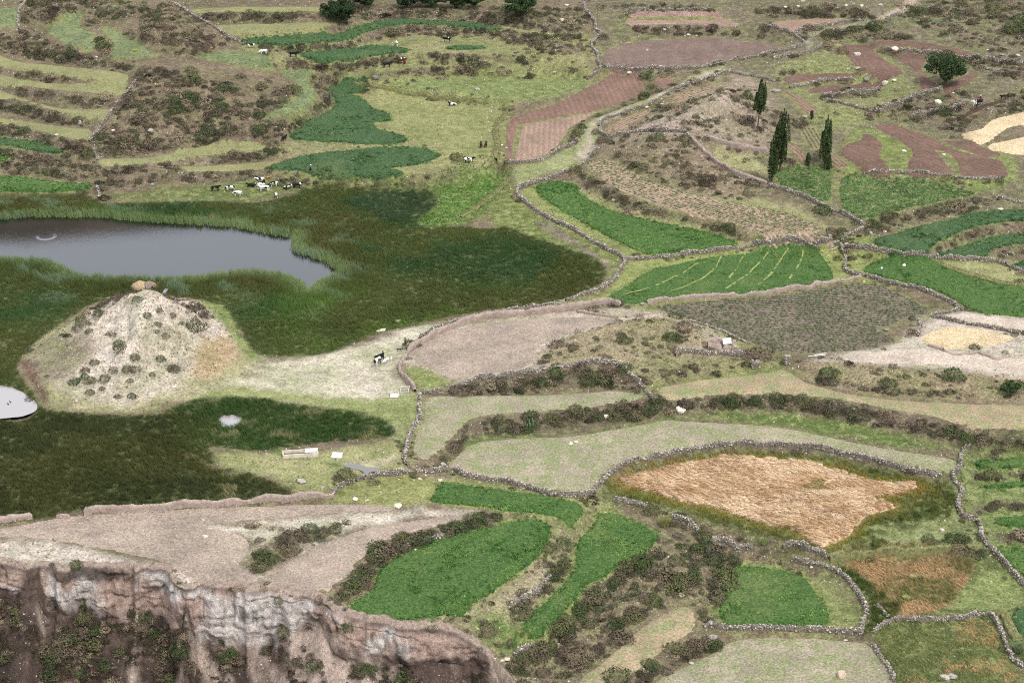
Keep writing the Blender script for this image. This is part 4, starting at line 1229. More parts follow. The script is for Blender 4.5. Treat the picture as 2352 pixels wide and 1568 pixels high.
C_REED = protos("reed_clump", [clump_mesh(f"reed_clump_{i}", blade_clump(i, 17, 0.42, 1.0, 0.026, 0.38), blade_mat) for i in range(4)])
C_SWEPT = protos("swept_reed", [clump_mesh(f"swept_reed_{i}", blade_clump(20 + i, 22, 0.42, 1.0, 0.03, 0.3), blade_mat) for i in range(3)])
C_TUFT = protos("grass_tuft", [clump_mesh(f"grass_tuft_{i}", blade_clump(40 + i, 16, 0.2, 1.0, 0.035, 0.5), blade_mat) for i in range(4)])
C_LEAF = protos("leaf_tuft", [clump_mesh(f"leaf_tuft_{i}", leaf_cloud(60 + i, 26, dome(0.7, 0.3, i), 0.24, 0.6), leafy_mat) for i in range(4)])
C_SCRUB = protos("scrub_bush", [clump_mesh(f"scrub_bush_{i}", leaf_cloud(80 + i, 230, dome(0.75, 0.5, 10 + i), 0.105, 0.25), twig_mat) for i in range(5)])
C_STONE = protos("field_stone", [rock_mesh(f"field_stone_{i}", i, 1, 0.8, 0.4) for i in range(6)])
for o in C_STONE.objects: o.data.materials.append(rubble_mat)

G = lambda r, g, b: np.array(lin((r, g, b)))
def vary(base, other, t, n, spread=0.12):
    c = base[None, :] * (1 - t[:, None]) + other[None, :] * t[:, None]
    return np.clip(c * (1 + RNG.normal(0, spread, (n, 1))), 0.002, 0.9)

ALF = crop_mat("alfalfa_canopy", lin((80, 112, 58), 0.68), lin((94, 124, 66), 0.68), lin((124, 140, 84), 0.66))
ALFB = crop_mat("alfalfa_canopy_bluish", lin((74, 102, 66), 0.66), lin((86, 114, 74), 0.66), lin((108, 124, 80), 0.64))
GRE = soil_mat("low_greens", lin((106, 120, 84)), lin((126, 132, 96)), spots=0.25, green=0.8)
PAS = soil_mat("terrace_turf", lin((136, 134, 92)), lin((152, 146, 106)), spots=0.2, green=0.8)
MAI = soil_mat("maize_soil", lin((112, 112, 78)), lin((128, 124, 88)), spots=0.15, green=0.9)
STR = soil_mat("cut_straw", lin((206, 184, 146)), lin((224, 204, 170)), spots=0.2)
PAL = soil_mat("bare_pale_soil", lin((196, 178, 162)), lin((212, 198, 184)), spots=0.3, green=0.1)
RED = soil_mat("red_brown_soil", lin((112, 88, 78)), lin((134, 106, 94)), 0.9, 0.5, spots=0.18, green=0.1, rowmix=0.3)
STU = soil_mat("stubble_soil", lin((160, 143, 131)), lin((178, 162, 148)), spots=0.6, green=0.12)
STU2 = soil_mat("green_stubble", lin((158, 150, 126)), lin((172, 162, 140)), spots=0.45, green=0.9)
STU3 = soil_mat("turf_stubble", lin((176, 154, 128)), lin((162, 150, 118)), spots=0.3, green=0.9)

def vdir(a, b):
    p, q = ground([a, b])[:, :2]
    return math.atan2(q[1] - p[1], q[0] - p[0])
# plots in rows: soil colours, row spacing, row direction, plant tint, plant size, share of plants standing
ROWS = {
 'F1': ((126, 106, 98), (146, 124, 114), 1.0, ((1400, 140), (1700, 120)), None, 0, 0),
 'F5': ((150, 126, 108), (168, 144, 124), 1.0, ((1400, 296), (1480, 262)), (70, 92, 52), 0.3, 0.3),
 'F6': ((150, 126, 108), (168, 144, 124), 1.0, ((1530, 234), (1640, 196)), (70, 92, 52), 0.3, 0.4),
 'F7': ((164, 142, 120), (178, 156, 136), 0.95, ((1400, 395), (1600, 470)), (74, 96, 54), 0.36, 0.85),
 'F8': ((122, 108, 98), (140, 126, 112), 0.95, ((1560, 715), (2000, 690)), (62, 84, 48), 0.36, 0.9),
 'F23': ((140, 116, 98), (158, 134, 114), 1.0, ((1790, 205), (1860, 250)), (80, 100, 60), 0.25, 0.35),
 'F28': ((140, 128, 100), (150, 140, 110), 1.0, ((1845, 305), (1865, 340)), (74, 104, 56), 0.3, 0.8),
 'F29': ((140, 116, 98), (158, 134, 114), 1.0, ((1810, 330), (1848, 360)), (74, 104, 56), 0.3, 0.3),
 'F30': ((140, 122, 98), (158, 134, 114), 1.0, ((1905, 350), (1940, 382)), (74, 104, 56), 0.3, 0.4),
}
SOIL = {
 'F2': ((150, 122, 112), (170, 144, 132), 0.9, ((1450, 52), (1680, 56))),
 'F3a': ((126, 100, 88), (142, 114, 100), 1.0, ((1300, 265), (1290, 240))),
 'F3b': ((148, 124, 110), (164, 140, 124), 0.9, ((1220, 365), (1225, 290))),
 'F4': ((132, 104, 92), (150, 120, 108), 0.9, ((1500, 195), (1545, 185))),
 'F17': ((150, 124, 106), (168, 142, 124), 0.9, ((1780, 58), (1930, 44))),
}
PLOT_LABEL = {
 'A0': "strip of alfalfa above the far bank of the pond", 'A0b': "narrow alfalfa strip on the second terrace above the pond", 'A0c': "small corner of alfalfa at the photo's left edge",
 'T1': "lowest of the four stepped turf terraces at upper left", 'T2': "second turf terrace from the bottom at upper left", 'T3': "third turf terrace from the bottom at upper left", 'T4': "topmost of the stepped turf terraces at upper left",
 'U1': "curving low green plot winding between brushy banks at upper left", 'U2': "wedge of low greens with a yellow flowering tuft", 'U3': "bluish green plot behind the brushy hill", 'U4': "yellow-green turf strip under the big round tree", 'U5': "topmost yellow-green turf strip left of the big round tree", 'U6': "green corner plot beside the stone wall at top left", 'S1': "grass ledge above the pond bank", 'S2': "narrow grass ledge behind the grazing herd",
 'A1': "long curving alfalfa ribbon below the row of dark trees", 'A2': "leaf-shaped alfalfa plot with a black cow at its end", 'A2b': "small alfalfa patch beside the black and white cow", 'C1': "curving low green plot above the large bluish alfalfa field", 'A3': "large bluish alfalfa field with mown notches in its right side", 'A4': "broad alfalfa field behind the reed marsh, person at its front edge",
 'F1': "large bare brown field walled on the left, lone rock in it", 'F2': "thin brown plot below the pale stone wall at the top", 'F3a': "dark furrowed brown plot sweeping down beside the lane", 'F3b': "lighter furrowed plot inside the bend of the lane", 'F4': "little brown plot above the lane", 'F5': "lower of two row plots along the lane wall", 'F6': "upper of two row plots along the lane wall",
 'F17': "brown plot beside the track at the top", 'F18': "long thin red-brown strip below the grassy slope", 'F19': "red-brown plot with a big pale boulder on it", 'F20': "red-brown plot wrapping round the dark round tree", 'F20b': "scrap of red-brown soil right of the dark round tree", 'F21': "upper narrow red-brown terrace left of the rocks", 'F22': "lower narrow red-brown terrace left of the rocks", 'F23': "curved row plot above the poplars", 'F24': "large branching red-brown field at upper right", 'F25': "dark red-brown field right of the poplars", 'F26': "thin red-brown plot above the branching field", 'F28': "green row plot between the poplars", 'F29': "small row plot behind the left poplars", 'F30': "small row plot right of the lone poplar", 'P1': "pale straw slope at the photo's right edge", 'P2': "second pale straw patch at the photo's right edge",
 'F7': "long terrace planted in rows above the brushy stone bank", 'A5': "long bright alfalfa oval inside the curving stone wall", 'A6': "alfalfa field crossed by thin pale ditch lines", 'F8': "large dark field planted in fine rows", 'A7': "wide alfalfa field at right with two white bags", 'A8': "curved alfalfa terrace, upper of three at right", 'A9': "curved alfalfa terrace, middle of three at right", 'A10': "corner of alfalfa, lowest of three terraces at right", 'G9a': "left patch of young maize beside the poplars", 'G9b': "large patch of young maize", 'P3': "walled plot of pale cut straw", 'P4': "bare pale ground around the low adobe enclosure", 'P5': "bare pale strip above the walled straw plot",
 'F10': "pinkish stubble field inside the adobe wall", 'F11': "pale stubble terrace right of the dividing wall", 'F12': "patchy turf and stubble terrace below the knoll", 'F13': "long pale terrace curving around the orange reed bed", 'A14': "alfalfa wedge behind the oval alfalfa field", 'A12': "bright oval alfalfa field at the canyon rim", 'A13': "bright tapering alfalfa field right of the oval one", 'A11': "square alfalfa field at bottom right", 'F14': "grey-green stubble field with a tan boulder", 'F14b': "turf strip running down to the bottom edge", 'F15': "broad stubble field behind the cliff edge", 'F16': "stubble strip between brushy banks", 'A15': "topmost alfalfa patch right of the zigzag wall", 'A16': "second alfalfa patch down right of the zigzag wall", 'A17': "third alfalfa patch down right of the zigzag wall", 'A18': "lowest alfalfa plot right of the zigzag wall", 'A19': "bluish alfalfa corner at the right edge near the bottom",
}
BLUISH = {'A0b', 'A1', 'A2', 'A2b', 'A3', 'A4', 'A8', 'A9', 'A19', 'A10'}
DITCHES = ("1605,606 1560,634 1500,660 1430,682", "1657,592 1640,620 1600,650 1540,672", "1713,582 1690,620 1670,650", "1764,584 1740,612 1700,645 1665,666", "1810,574 1790,605 1764,640 1730,662", "1845,578 1840,600 1825,625 1804,656")
DITCHM = plain_mat("ditch_grass", lin((134, 142, 84)), 0.95, 0.35, 1.5)
for k, (kind, z, s) in PLOTS.items():
    poly = WPOLY[k]
    y0 = poly[:, 1].mean()
    fine = float(np.interp(y0, [250, 400, 650], [0.42, 0.6, 0.95]))
    name = {'alfalfa': 'alfalfa_field', 'greens': 'greens_field', 'pasture': 'turf_terrace_field', 'maize': 'maize_field', 'straw': 'straw_field', 'pale': 'bare_field', 'red': 'ploughed_field', 'soil': 'ploughed_field', 'rows': 'row_crop_field'}.get(kind, 'stubble_field')
    if kind == 'alfalfa':
        hgt = 0.42 if k in ('A3', 'A4', 'A1', 'A2', 'A8', 'A9') else 0.32
        me = draped(name, poly, fine, 0.04, hgt, 0.8, sum(map(ord, k)), 0.7)
        o = link(name, me, ALFB if k in BLUISH else ALF, kind='structure', label=PLOT_LABEL[k])
        if k == 'A6':
            for ln in DITCHES:
                L = resample(ground(smooth(pp(ln), False, 4))[:, :2], 0.6)
                t_ = np.gradient(L, axis=0); t_ /= np.hypot(*t_.T)[:, None] + 1e-9
                nn = np.stack([-t_[:, 1], t_[:, 0]], 1)
                wd_ = 0.2 + 0.12 * fbm(np.arange(len(L)) / 4.0, np.zeros(len(L)), 5, 2)[:, None]
                V_ = np.vstack([np.column_stack([L + nn * wd_ * q, hz(L[:, 0], L[:, 1]) + hgt * 1.2]) for q in (-1, 1)])
                m_ = len(L)
                F_ = [(i, i + 1, m_ + i + 1, m_ + i) for i in range(m_ - 1)]
                link("ditch", raw_mesh("ditch", V_, F_, True), DITCHM, o)
        dens = float(np.interp(y0, [250, 400, 650], [6.0, 3.4, 1.8]))
        P, sd_ = in_poly(grow(poly, 0.9), dens, 0.0)
        sd_ = poly_sd(P[:, 0], P[:, 1], poly)
        kp = (sd_ > 0.1) | (RNG.uniform(size=len(P)) < 0.35 * np.exp(sd_ / 0.35))
        P, sd_ = P[kp], sd_[kp]
        if k == 'A6':      # irrigation ditches left open
            for ln in DITCHES:
                L = ground(smooth(pp(ln), False, 4))[:, :2]
                keep = line_dist(P[:, 0], P[:, 1], L) > 0.55
                P, sd_ = P[keep], sd_[keep]
        n = len(P)
        zz = hz(P[:, 0], P[:, 1]) + np.where(sd_ > 0.1, hgt * 0.55, 0.02)
        t = np.clip(0.5 + 0.9 * fbm(P[:, 0] / 6, P[:, 1] / 6, 7, 3) + RNG.normal(0, 0.2, n), 0, 1)
        if k in BLUISH: c = vary(G(62, 90, 54) * 0.95, G(98, 126, 80) * 0.95, t, n, 0.3)
        else: c = vary(G(62, 100, 46) * 0.95, G(108, 140, 74) * 0.95, t, n, 0.3)
        sc = RNG.uniform(0.2, 0.44, n) * (1.25 if y0 > 420 else 1.0)
        if k in ('A11', 'A6', 'A14'):
            m_ = np.clip(fbm(P[:, 0] / 4, P[:, 1] / 4, 19, 3) + 0.35, 0, 1)
            sc *= 0.6 + 0.5 * m_
        scatter("plants", np.column_stack([P, zz]), np.column_stack([RNG.normal(0, 0.25, n), RNG.normal(0, 0.25, n), RNG.uniform(0, 6.28, n)]), sc, c, C_LEAF, parent=o)
        continue
    if kind == 'rows':
        a, b, spc, (p, q), pl, psz, pfr = ROWS[k]
        ang = vdir(p, q)
        mat = soil_mat("row_soil_" + k.lower(), lin(a), lin(b), spc, ang, spots=0.25, green=0.1)
        o = link(name, draped(name, poly, max(fine, 0.8), 0.05), mat, kind='structure', label=PLOT_LABEL[k])
        if pl:
            ca, sa = math.cos(ang), math.sin(ang)
            u, v = poly @ np.array((ca, sa)), poly @ np.array((-sa, ca))
            step = 0.55
            uu, vv = np.meshgrid(np.arange(u.min(), u.max(), step), np.arange(v.min(), v.max(), spc))
            uu = uu + RNG.uniform(-0.25, 0.25, uu.shape)
            vv = vv + RNG.normal(0, 0.06, vv.shape) + 0.5 * fbm(uu / 14, vv / 30, 13, 2)
            keep = RNG.uniform(size=uu.shape) < pfr * np.clip(0.9 + 0.5 * fbm(uu / 8, vv / 8, 31, 3), 0.15, 1)
            uu, vv = uu[keep], vv[keep]
            P = np.stack([uu * ca - vv * sa, uu * sa + vv * ca], 1)
            P = P[poly_sd(P[:, 0], P[:, 1], poly) > 0.4]
            n = len(P)
            t = RNG.uniform(0, 1, n)
            c = vary(G(*pl), G(pl[0] + 18, pl[1] + 20, pl[2] + 10), t, n)
            scatter("crop_plants", np.column_stack([P, hz(P[:, 0], P[:, 1]) + 0.12]), np.column_stack([np.zeros(n), np.zeros(n), RNG.uniform(0, 6.28, n)]), RNG.uniform(0.7, 1.25, n) * psz, c, C_LEAF, parent=o)
        continue
    if kind == 'soil':
        a, b, spc, (p, q) = SOIL[k]
        mat = soil_mat("furrows_" + k.lower(), lin(a), lin(b), spc * 1.5, vdir(p, q), spots=0.3, green=0.05, bumpd=0.25, rowmix=0.3)
    else:
        mat = {'greens': GRE, 'pasture': PAS, 'maize': MAI, 'straw': STR, 'pale': PAL, 'red': RED, 'stubble': STU, 'stubble2': STU2, 'stubble3': STU3}[kind]
    o = link(name, draped(name, poly, max(fine, 0.9), 0.05), mat, kind='structure', label=PLOT_LABEL[k])
    spec = {'maize': (4.5, (64, 96, 52), (108, 136, 78), 0.36, C_LEAF), 'greens': (0.9, (74, 102, 66), (108, 128, 86), 0.24, C_LEAF),
            'pasture': (0.8, (118, 126, 76), (158, 150, 106), 0.22, C_TUFT), 'stubble': (0.5, (190, 168, 140), (150, 140, 104), 0.2, C_TUFT),
            'stubble2': (1.6, (120, 134, 88), (176, 166, 134), 0.2, C_TUFT), 'stubble3': (0.8, (112, 136, 70), (176, 156, 116), 0.2, C_TUFT),
            'straw': (1.6, (214, 192, 150), (236, 216, 178), 0.3, C_TUFT)}.get(kind)
    if spec:
        d_, c0, c1, sz, coll = spec
        P, sd_ = in_poly(poly, d_ * float(np.interp(y0, [280, 600], [1.2, 0.7])), 0.2)
        n = len(P)
        if n:
            t = np.clip(0.5 + 0.9 * fbm(P[:, 0] / 5, P[:, 1] / 5, 23, 3) + RNG.normal(0, 0.25, n), 0, 1)
            scatter("plants", np.column_stack([P, hz(P[:, 0], P[:, 1]) + 0.1]), np.column_stack([RNG.normal(0, 0.2, n), RNG.normal(0, 0.2, n), RNG.uniform(0, 6.28, n)]), RNG.uniform(0.6, 1.5, n) * sz, vary(G(*c0), G(*c1), t, n), coll, parent=o)

# ------------------------------------------------------------------ reed beds
def reeds(name, label, poly, dens, hfun, tfun, holes=(), lean=0.18, coll=None, inset=0.1, lift=None):
    P, s = in_poly(poly, dens, inset, holes)
    n = len(P)
    yaw = RNG.uniform(0, 6.28, n)
    h = hfun(P, s)
    if isinstance(lean, tuple):
        ln, dr = lean[0](P, s), lean[1](P)
    else:
        dr = 2.6 + 1.5 * fbm(P[:, 0] / 16, P[:, 1] / 16, 33, 2)
        ln = np.clip(lean + 0.35 * fbm(P[:, 0] / 9, P[:, 1] / 9, 35, 3) + RNG.normal(0, 0.1, n), 0, 1.1)
    scl = np.stack([np.full(n, 1.15), np.full(n, 1.15), h], 1) * RNG.uniform(0.85, 1.15, (n, 1))
    return scatter(name, np.column_stack([P, hz(P[:, 0], P[:, 1]) - 0.02 + (lift(P) if lift else 0)]), euler_lean(yaw, ln, dr), scl, tfun(P, s, ln), coll or C_REED, label=label, cat="reeds")

def pond_near(P):
    return np.minimum(-poly_sd(P[:, 0], P[:, 1], W_POND), 60)
def vpos(P, z=0.0):
    yy, zz = P[:, 1] * CP - (z - CAM_H) * SP, (z - CAM_H) * CP + P[:, 1] * SP
    return 1176 + FPX * P[:, 0] / yy, 784 - FPX * zz / yy
def reed_tint(P, s, ln):
    n = len(P)
    q = fbm(P[:, 0] / 22, P[:, 1] / 22, 37, 3)
    q2 = fbm(P[:, 0] / 5 + P[:, 1] / 9, P[:, 1] / 5, 39, 3)
    c = np.repeat(G(82, 92, 46)[None], n, 0)
    def mixin(c, col, w): return c * (1 - w[:, None]) + col[None] * w[:, None]
    c = mixin(c, G(88, 90, 48), sstep(0.0, 0.5, q))
    c = mixin(c, G(60, 88, 48), sstep(0.05, 0.45, -q))
    dp = pond_near(P)
    vx, vy = vpos(P)
    c = mixin(c, G(130, 150, 96), np.clip((1 - sstep(1.0, 5.5, dp)) * 0.75, 0, 1))
    c = mixin(c, G(120, 140, 106), sstep(0.1, 0.5, q2) * (1 - sstep(6, 22, dp)) * 0.8)
    c = mixin(c, G(104, 132, 46), sstep(-0.1, 0.35, q2) * sstep(690, 740, vy - (vx - 900) * -0.02) * sstep(780, 960, vx) * 0.7)
    c = mixin(c, G(98, 128, 48), sstep(640, 700, vy) * sstep(480, 760, vx) * sstep(-0.1, 0.3, -q) * 0.5)
    c = mixin(c, G(160, 130, 80), 0.7 * sstep(0.62, 0.8, fbm(P[:, 0] / 7, P[:, 1] / 4, 53, 3) + 0.25 * (np.hypot((vx - 650) / 90, (vy - 800) / 30) < 1)))
    c = mixin(c, G(52, 78, 56), (1 - sstep(0.5, 1.3, np.hypot((vx - 925) / 120, (vy - 470) / 38) + 0.5 * q2)) * 0.7)
    return np.clip(c * (1 + RNG.normal(0, 0.09, (n, 1))), 0.004, 0.8)
def reed_h(P, s):
    dp = pond_near(P)
    return (1.0 + 0.9 * (1 - sstep(3, 14, dp)) + 0.45 * fbm(P[:, 0] / 8, P[:, 1] / 8, 45, 3)) * (0.55 + 0.45 * sstep(0, 4, s)) * RNG.uniform(0.8, 1.15, len(P))
W_R1, W_R2 = world_poly(REED1, 0.1), world_poly(REED2, 0.1)
reeds("reed_bed", "dark green reed marsh around the grey pond", W_R1, 3.0, reed_h, reed_tint, (W_POND, W_P1))
def reed2_tint(P, s, ln):
    n = len(P)
    q = fbm(P[:, 0] / 11, P[:, 1] / 8, 57, 4)
    vx, vy = vpos(P)
    w = sstep(-0.3, 0.4, q)
    c = G(60, 68, 36)[None] * (1 - w[:, None]) + G(78, 80, 42)[None] * w[:, None]
    g = np.clip((vx - 380) / 150, 0, 1) * (vy < 1040) + np.clip((960 - vy) / 30, 0, 1)
    g = np.clip(g, 0, 1) * 0.8
    c = c * (1 - g[:, None]) + G(62, 92, 44)[None] * g[:, None]
    pale = sstep(0.25, 0.5, fbm(P[:, 0] / 4, P[:, 1] / 3, 59, 3)) * (vx > 430) * 0.7
    c = c * (1 - pale[:, None]) + G(150, 146, 104)[None] * pale[:, None]
    return np.clip(c * (1 + RNG.normal(0, 0.13, (n, 1))), 0.004, 0.8)
reeds("reed_bed", "dark olive reed marsh in front of the bare mound", W_R2, 3.4,
      lambda P, s: (1.15 + 0.35 * fbm(P[:, 0] / 7, P[:, 1] / 7, 49, 3)) * (0.5 + 0.5 * sstep(0, 3, s)) * RNG.uniform(0.8, 1.15, len(P)), reed2_tint, (W_P1, W_P2))
# fallen orange reeds, combed into waves by the wind
W_O1, W_OI, W_O2, W_O3, W_CH = world_poly(ORANGE1, -4.0), world_poly(ORANGE_IN, -4.0), world_poly(ORANGE2, -7.0), world_poly(ORANGE3, -7.8), world_poly(CHANNEL, -7.2)
def wave(x, y):
    ux, uy = x * 0.97 + y * 0.26, -x * 0.26 + y * 0.97
    wv = uy / 2.1 + 1.3 * fbm(ux / 9, uy / 6, 151, 3)
    return (1 - np.abs(fbm(ux / 7.0, wv, 153, 3)) * 3.2).clip(0, 1)
def sweep(P): return math.pi + 0.9 * fbm(P[:, 0] / 7, P[:, 1] / 5, 93, 3) + 0.25
def o_lean(P, s): return np.clip(1.32 + 0.25 * fbm(P[:, 0] / 3.4, P[:, 1] / 2.2, 95, 3), 0.4, 1.5)
def o_tint(P, s, ln):
    n = len(P)
    q = fbm(P[:, 0] / 4, P[:, 1] / 3, 97, 3)
    w = sstep(-0.4, 0.4, q)
    c = G(216, 182, 144)[None] * (1 - w[:, None]) + G(244, 216, 182)[None] * w[:, None]
    gr = sstep(0.32, 0.6, fbm(P[:, 0] / 9, P[:, 1] / 5, 99, 3)) * 0.7
    c = c * (1 - gr[:, None]) + G(132, 128, 66)[None] * gr[:, None]
    return np.clip(c * (1 + RNG.normal(0, 0.05, (n, 1))), 0.004, 0.85)
FALLEN = reeds("fallen_reed_bed", "orange fallen reeds combed into waves in the oval hollow", W_OI, 6.0, lambda P, s: RNG.uniform(0.9, 1.4, len(P)), o_tint, (), (o_lean, sweep), C_SWEPT, lift=lambda P: 0.15 + 0.5 * wave(P[:, 0], P[:, 1]))
V_, F_, d_ = cdt_mesh(W_OI, 0.45)
z_ = hz(V_[:, 0], V_[:, 1]) + np.where(d_ > 1e-3, 0.12 + 0.55 * wave(V_[:, 0], V_[:, 1]) * sstep(0, 1.0, d_), -0.05)
mt_ = raw_mesh("matted_straw", np.column_stack([V_, z_]), F_, True)
link("matted_straw", mt_, soil_mat("matted_straw_stalks", lin((210, 174, 136)), lin((232, 202, 166)), spots=0), parent=FALLEN)
def ring_tint(P, s, ln):
    n = len(P)
    w = sstep(-0.2, 0.4, fbm(P[:, 0] / 6, P[:, 1] / 6, 101, 3))
    din = sstep(0, 4, -poly_sd(P[:, 0], P[:, 1], W_OI))
    a = G(150, 140, 66)[None] * (1 - w[:, None]) + G(178, 146, 84)[None] * w[:, None]
    c = a * (1 - din[:, None]) + (G(76, 90, 40)[None] * (1 - w[:, None]) + G(112, 112, 54)[None] * w[:, None]) * din[:, None]
    return np.clip(c * (1 + RNG.normal(0, 0.12, (n, 1))), 0.004, 0.8)
reeds("reed_fringe", "green to olive reeds fringing the orange hollow", W_O1, 3.0, lambda P, s: RNG.uniform(0.6, 1.0, len(P)), ring_tint, (W_OI,), 0.35)
def o2_tint(P, s, ln):
    n = len(P)
    w = sstep(-0.25, 0.25, fbm(P[:, 0] / 5, P[:, 1] / 4, 103, 4) + 0.15)
    c = G(112, 112, 64)[None] * (1 - w[:, None]) + G(190, 154, 112)[None] * w[:, None]
    return np.clip(c * (1 + RNG.normal(0, 0.12, (n, 1))), 0.004, 0.8)
reeds("dry_grass_bed", "rust-brown tall grass in the walled hollow at lower right", W_O2, 3.6, lambda P, s: RNG.uniform(0.5, 0.95, len(P)), o2_tint, (W_CH,), 0.6)
def o3_tint(P, s, ln):
    n = len(P)
    w = sstep(-0.1, 0.35, fbm(P[:, 0] / 4, P[:, 1] / 4, 105, 4))
    c = G(118, 124, 72)[None] * (1 - w[:, None]) + G(182, 150, 104)[None] * w[:, None]
    return np.clip(c * (1 + RNG.normal(0, 0.14, (n, 1))), 0.004, 0.8)
reeds("dry_grass_bed", "mottled rust and green tall grass at the bottom right corner", W_O3, 3.0, lambda P, s: RNG.uniform(0.3, 0.7, len(P)), o3_tint, (), 0.5)
reeds("reed_ditch", "dark green rushes along the ditch beside the square alfalfa field", W_CH, 4.0, lambda P, s: RNG.uniform(0.7, 1.1, len(P)),
      lambda P, s, l: np.clip(np.repeat(G(72, 88, 36)[None], len(P), 0) * (1 + RNG.normal(0, 0.16, (len(P), 1))), 0.004, 0.8))
def turf(name, label, poly, dens, size, c0, c1, holes=(), coll=None):
    P, s = in_poly(poly, dens, 0.1, holes)
    n = len(P)
    t = np.clip(0.5 + fbm(P[:, 0] / 4, P[:, 1] / 4, 107, 4) + RNG.normal(0, 0.2, n), 0, 1)
    scatter(name, np.column_stack([P, hz(P[:, 0], P[:, 1])]), np.column_stack([RNG.normal(0, 0.3, n), RNG.normal(0, 0.3, n), RNG.uniform(0, 6.28, n)]), RNG.uniform(0.6, 1.4, n) * size, vary(G(*c0), G(*c1), t, n), coll or C_TUFT, label=label, cat="grass")
turf("wet_meadow_grass", "lush bright green meadow grass at the marsh's upper corner", world_poly(MEADOW, 0.35), 3.0, 0.5, (72, 118, 48), (120, 150, 78))
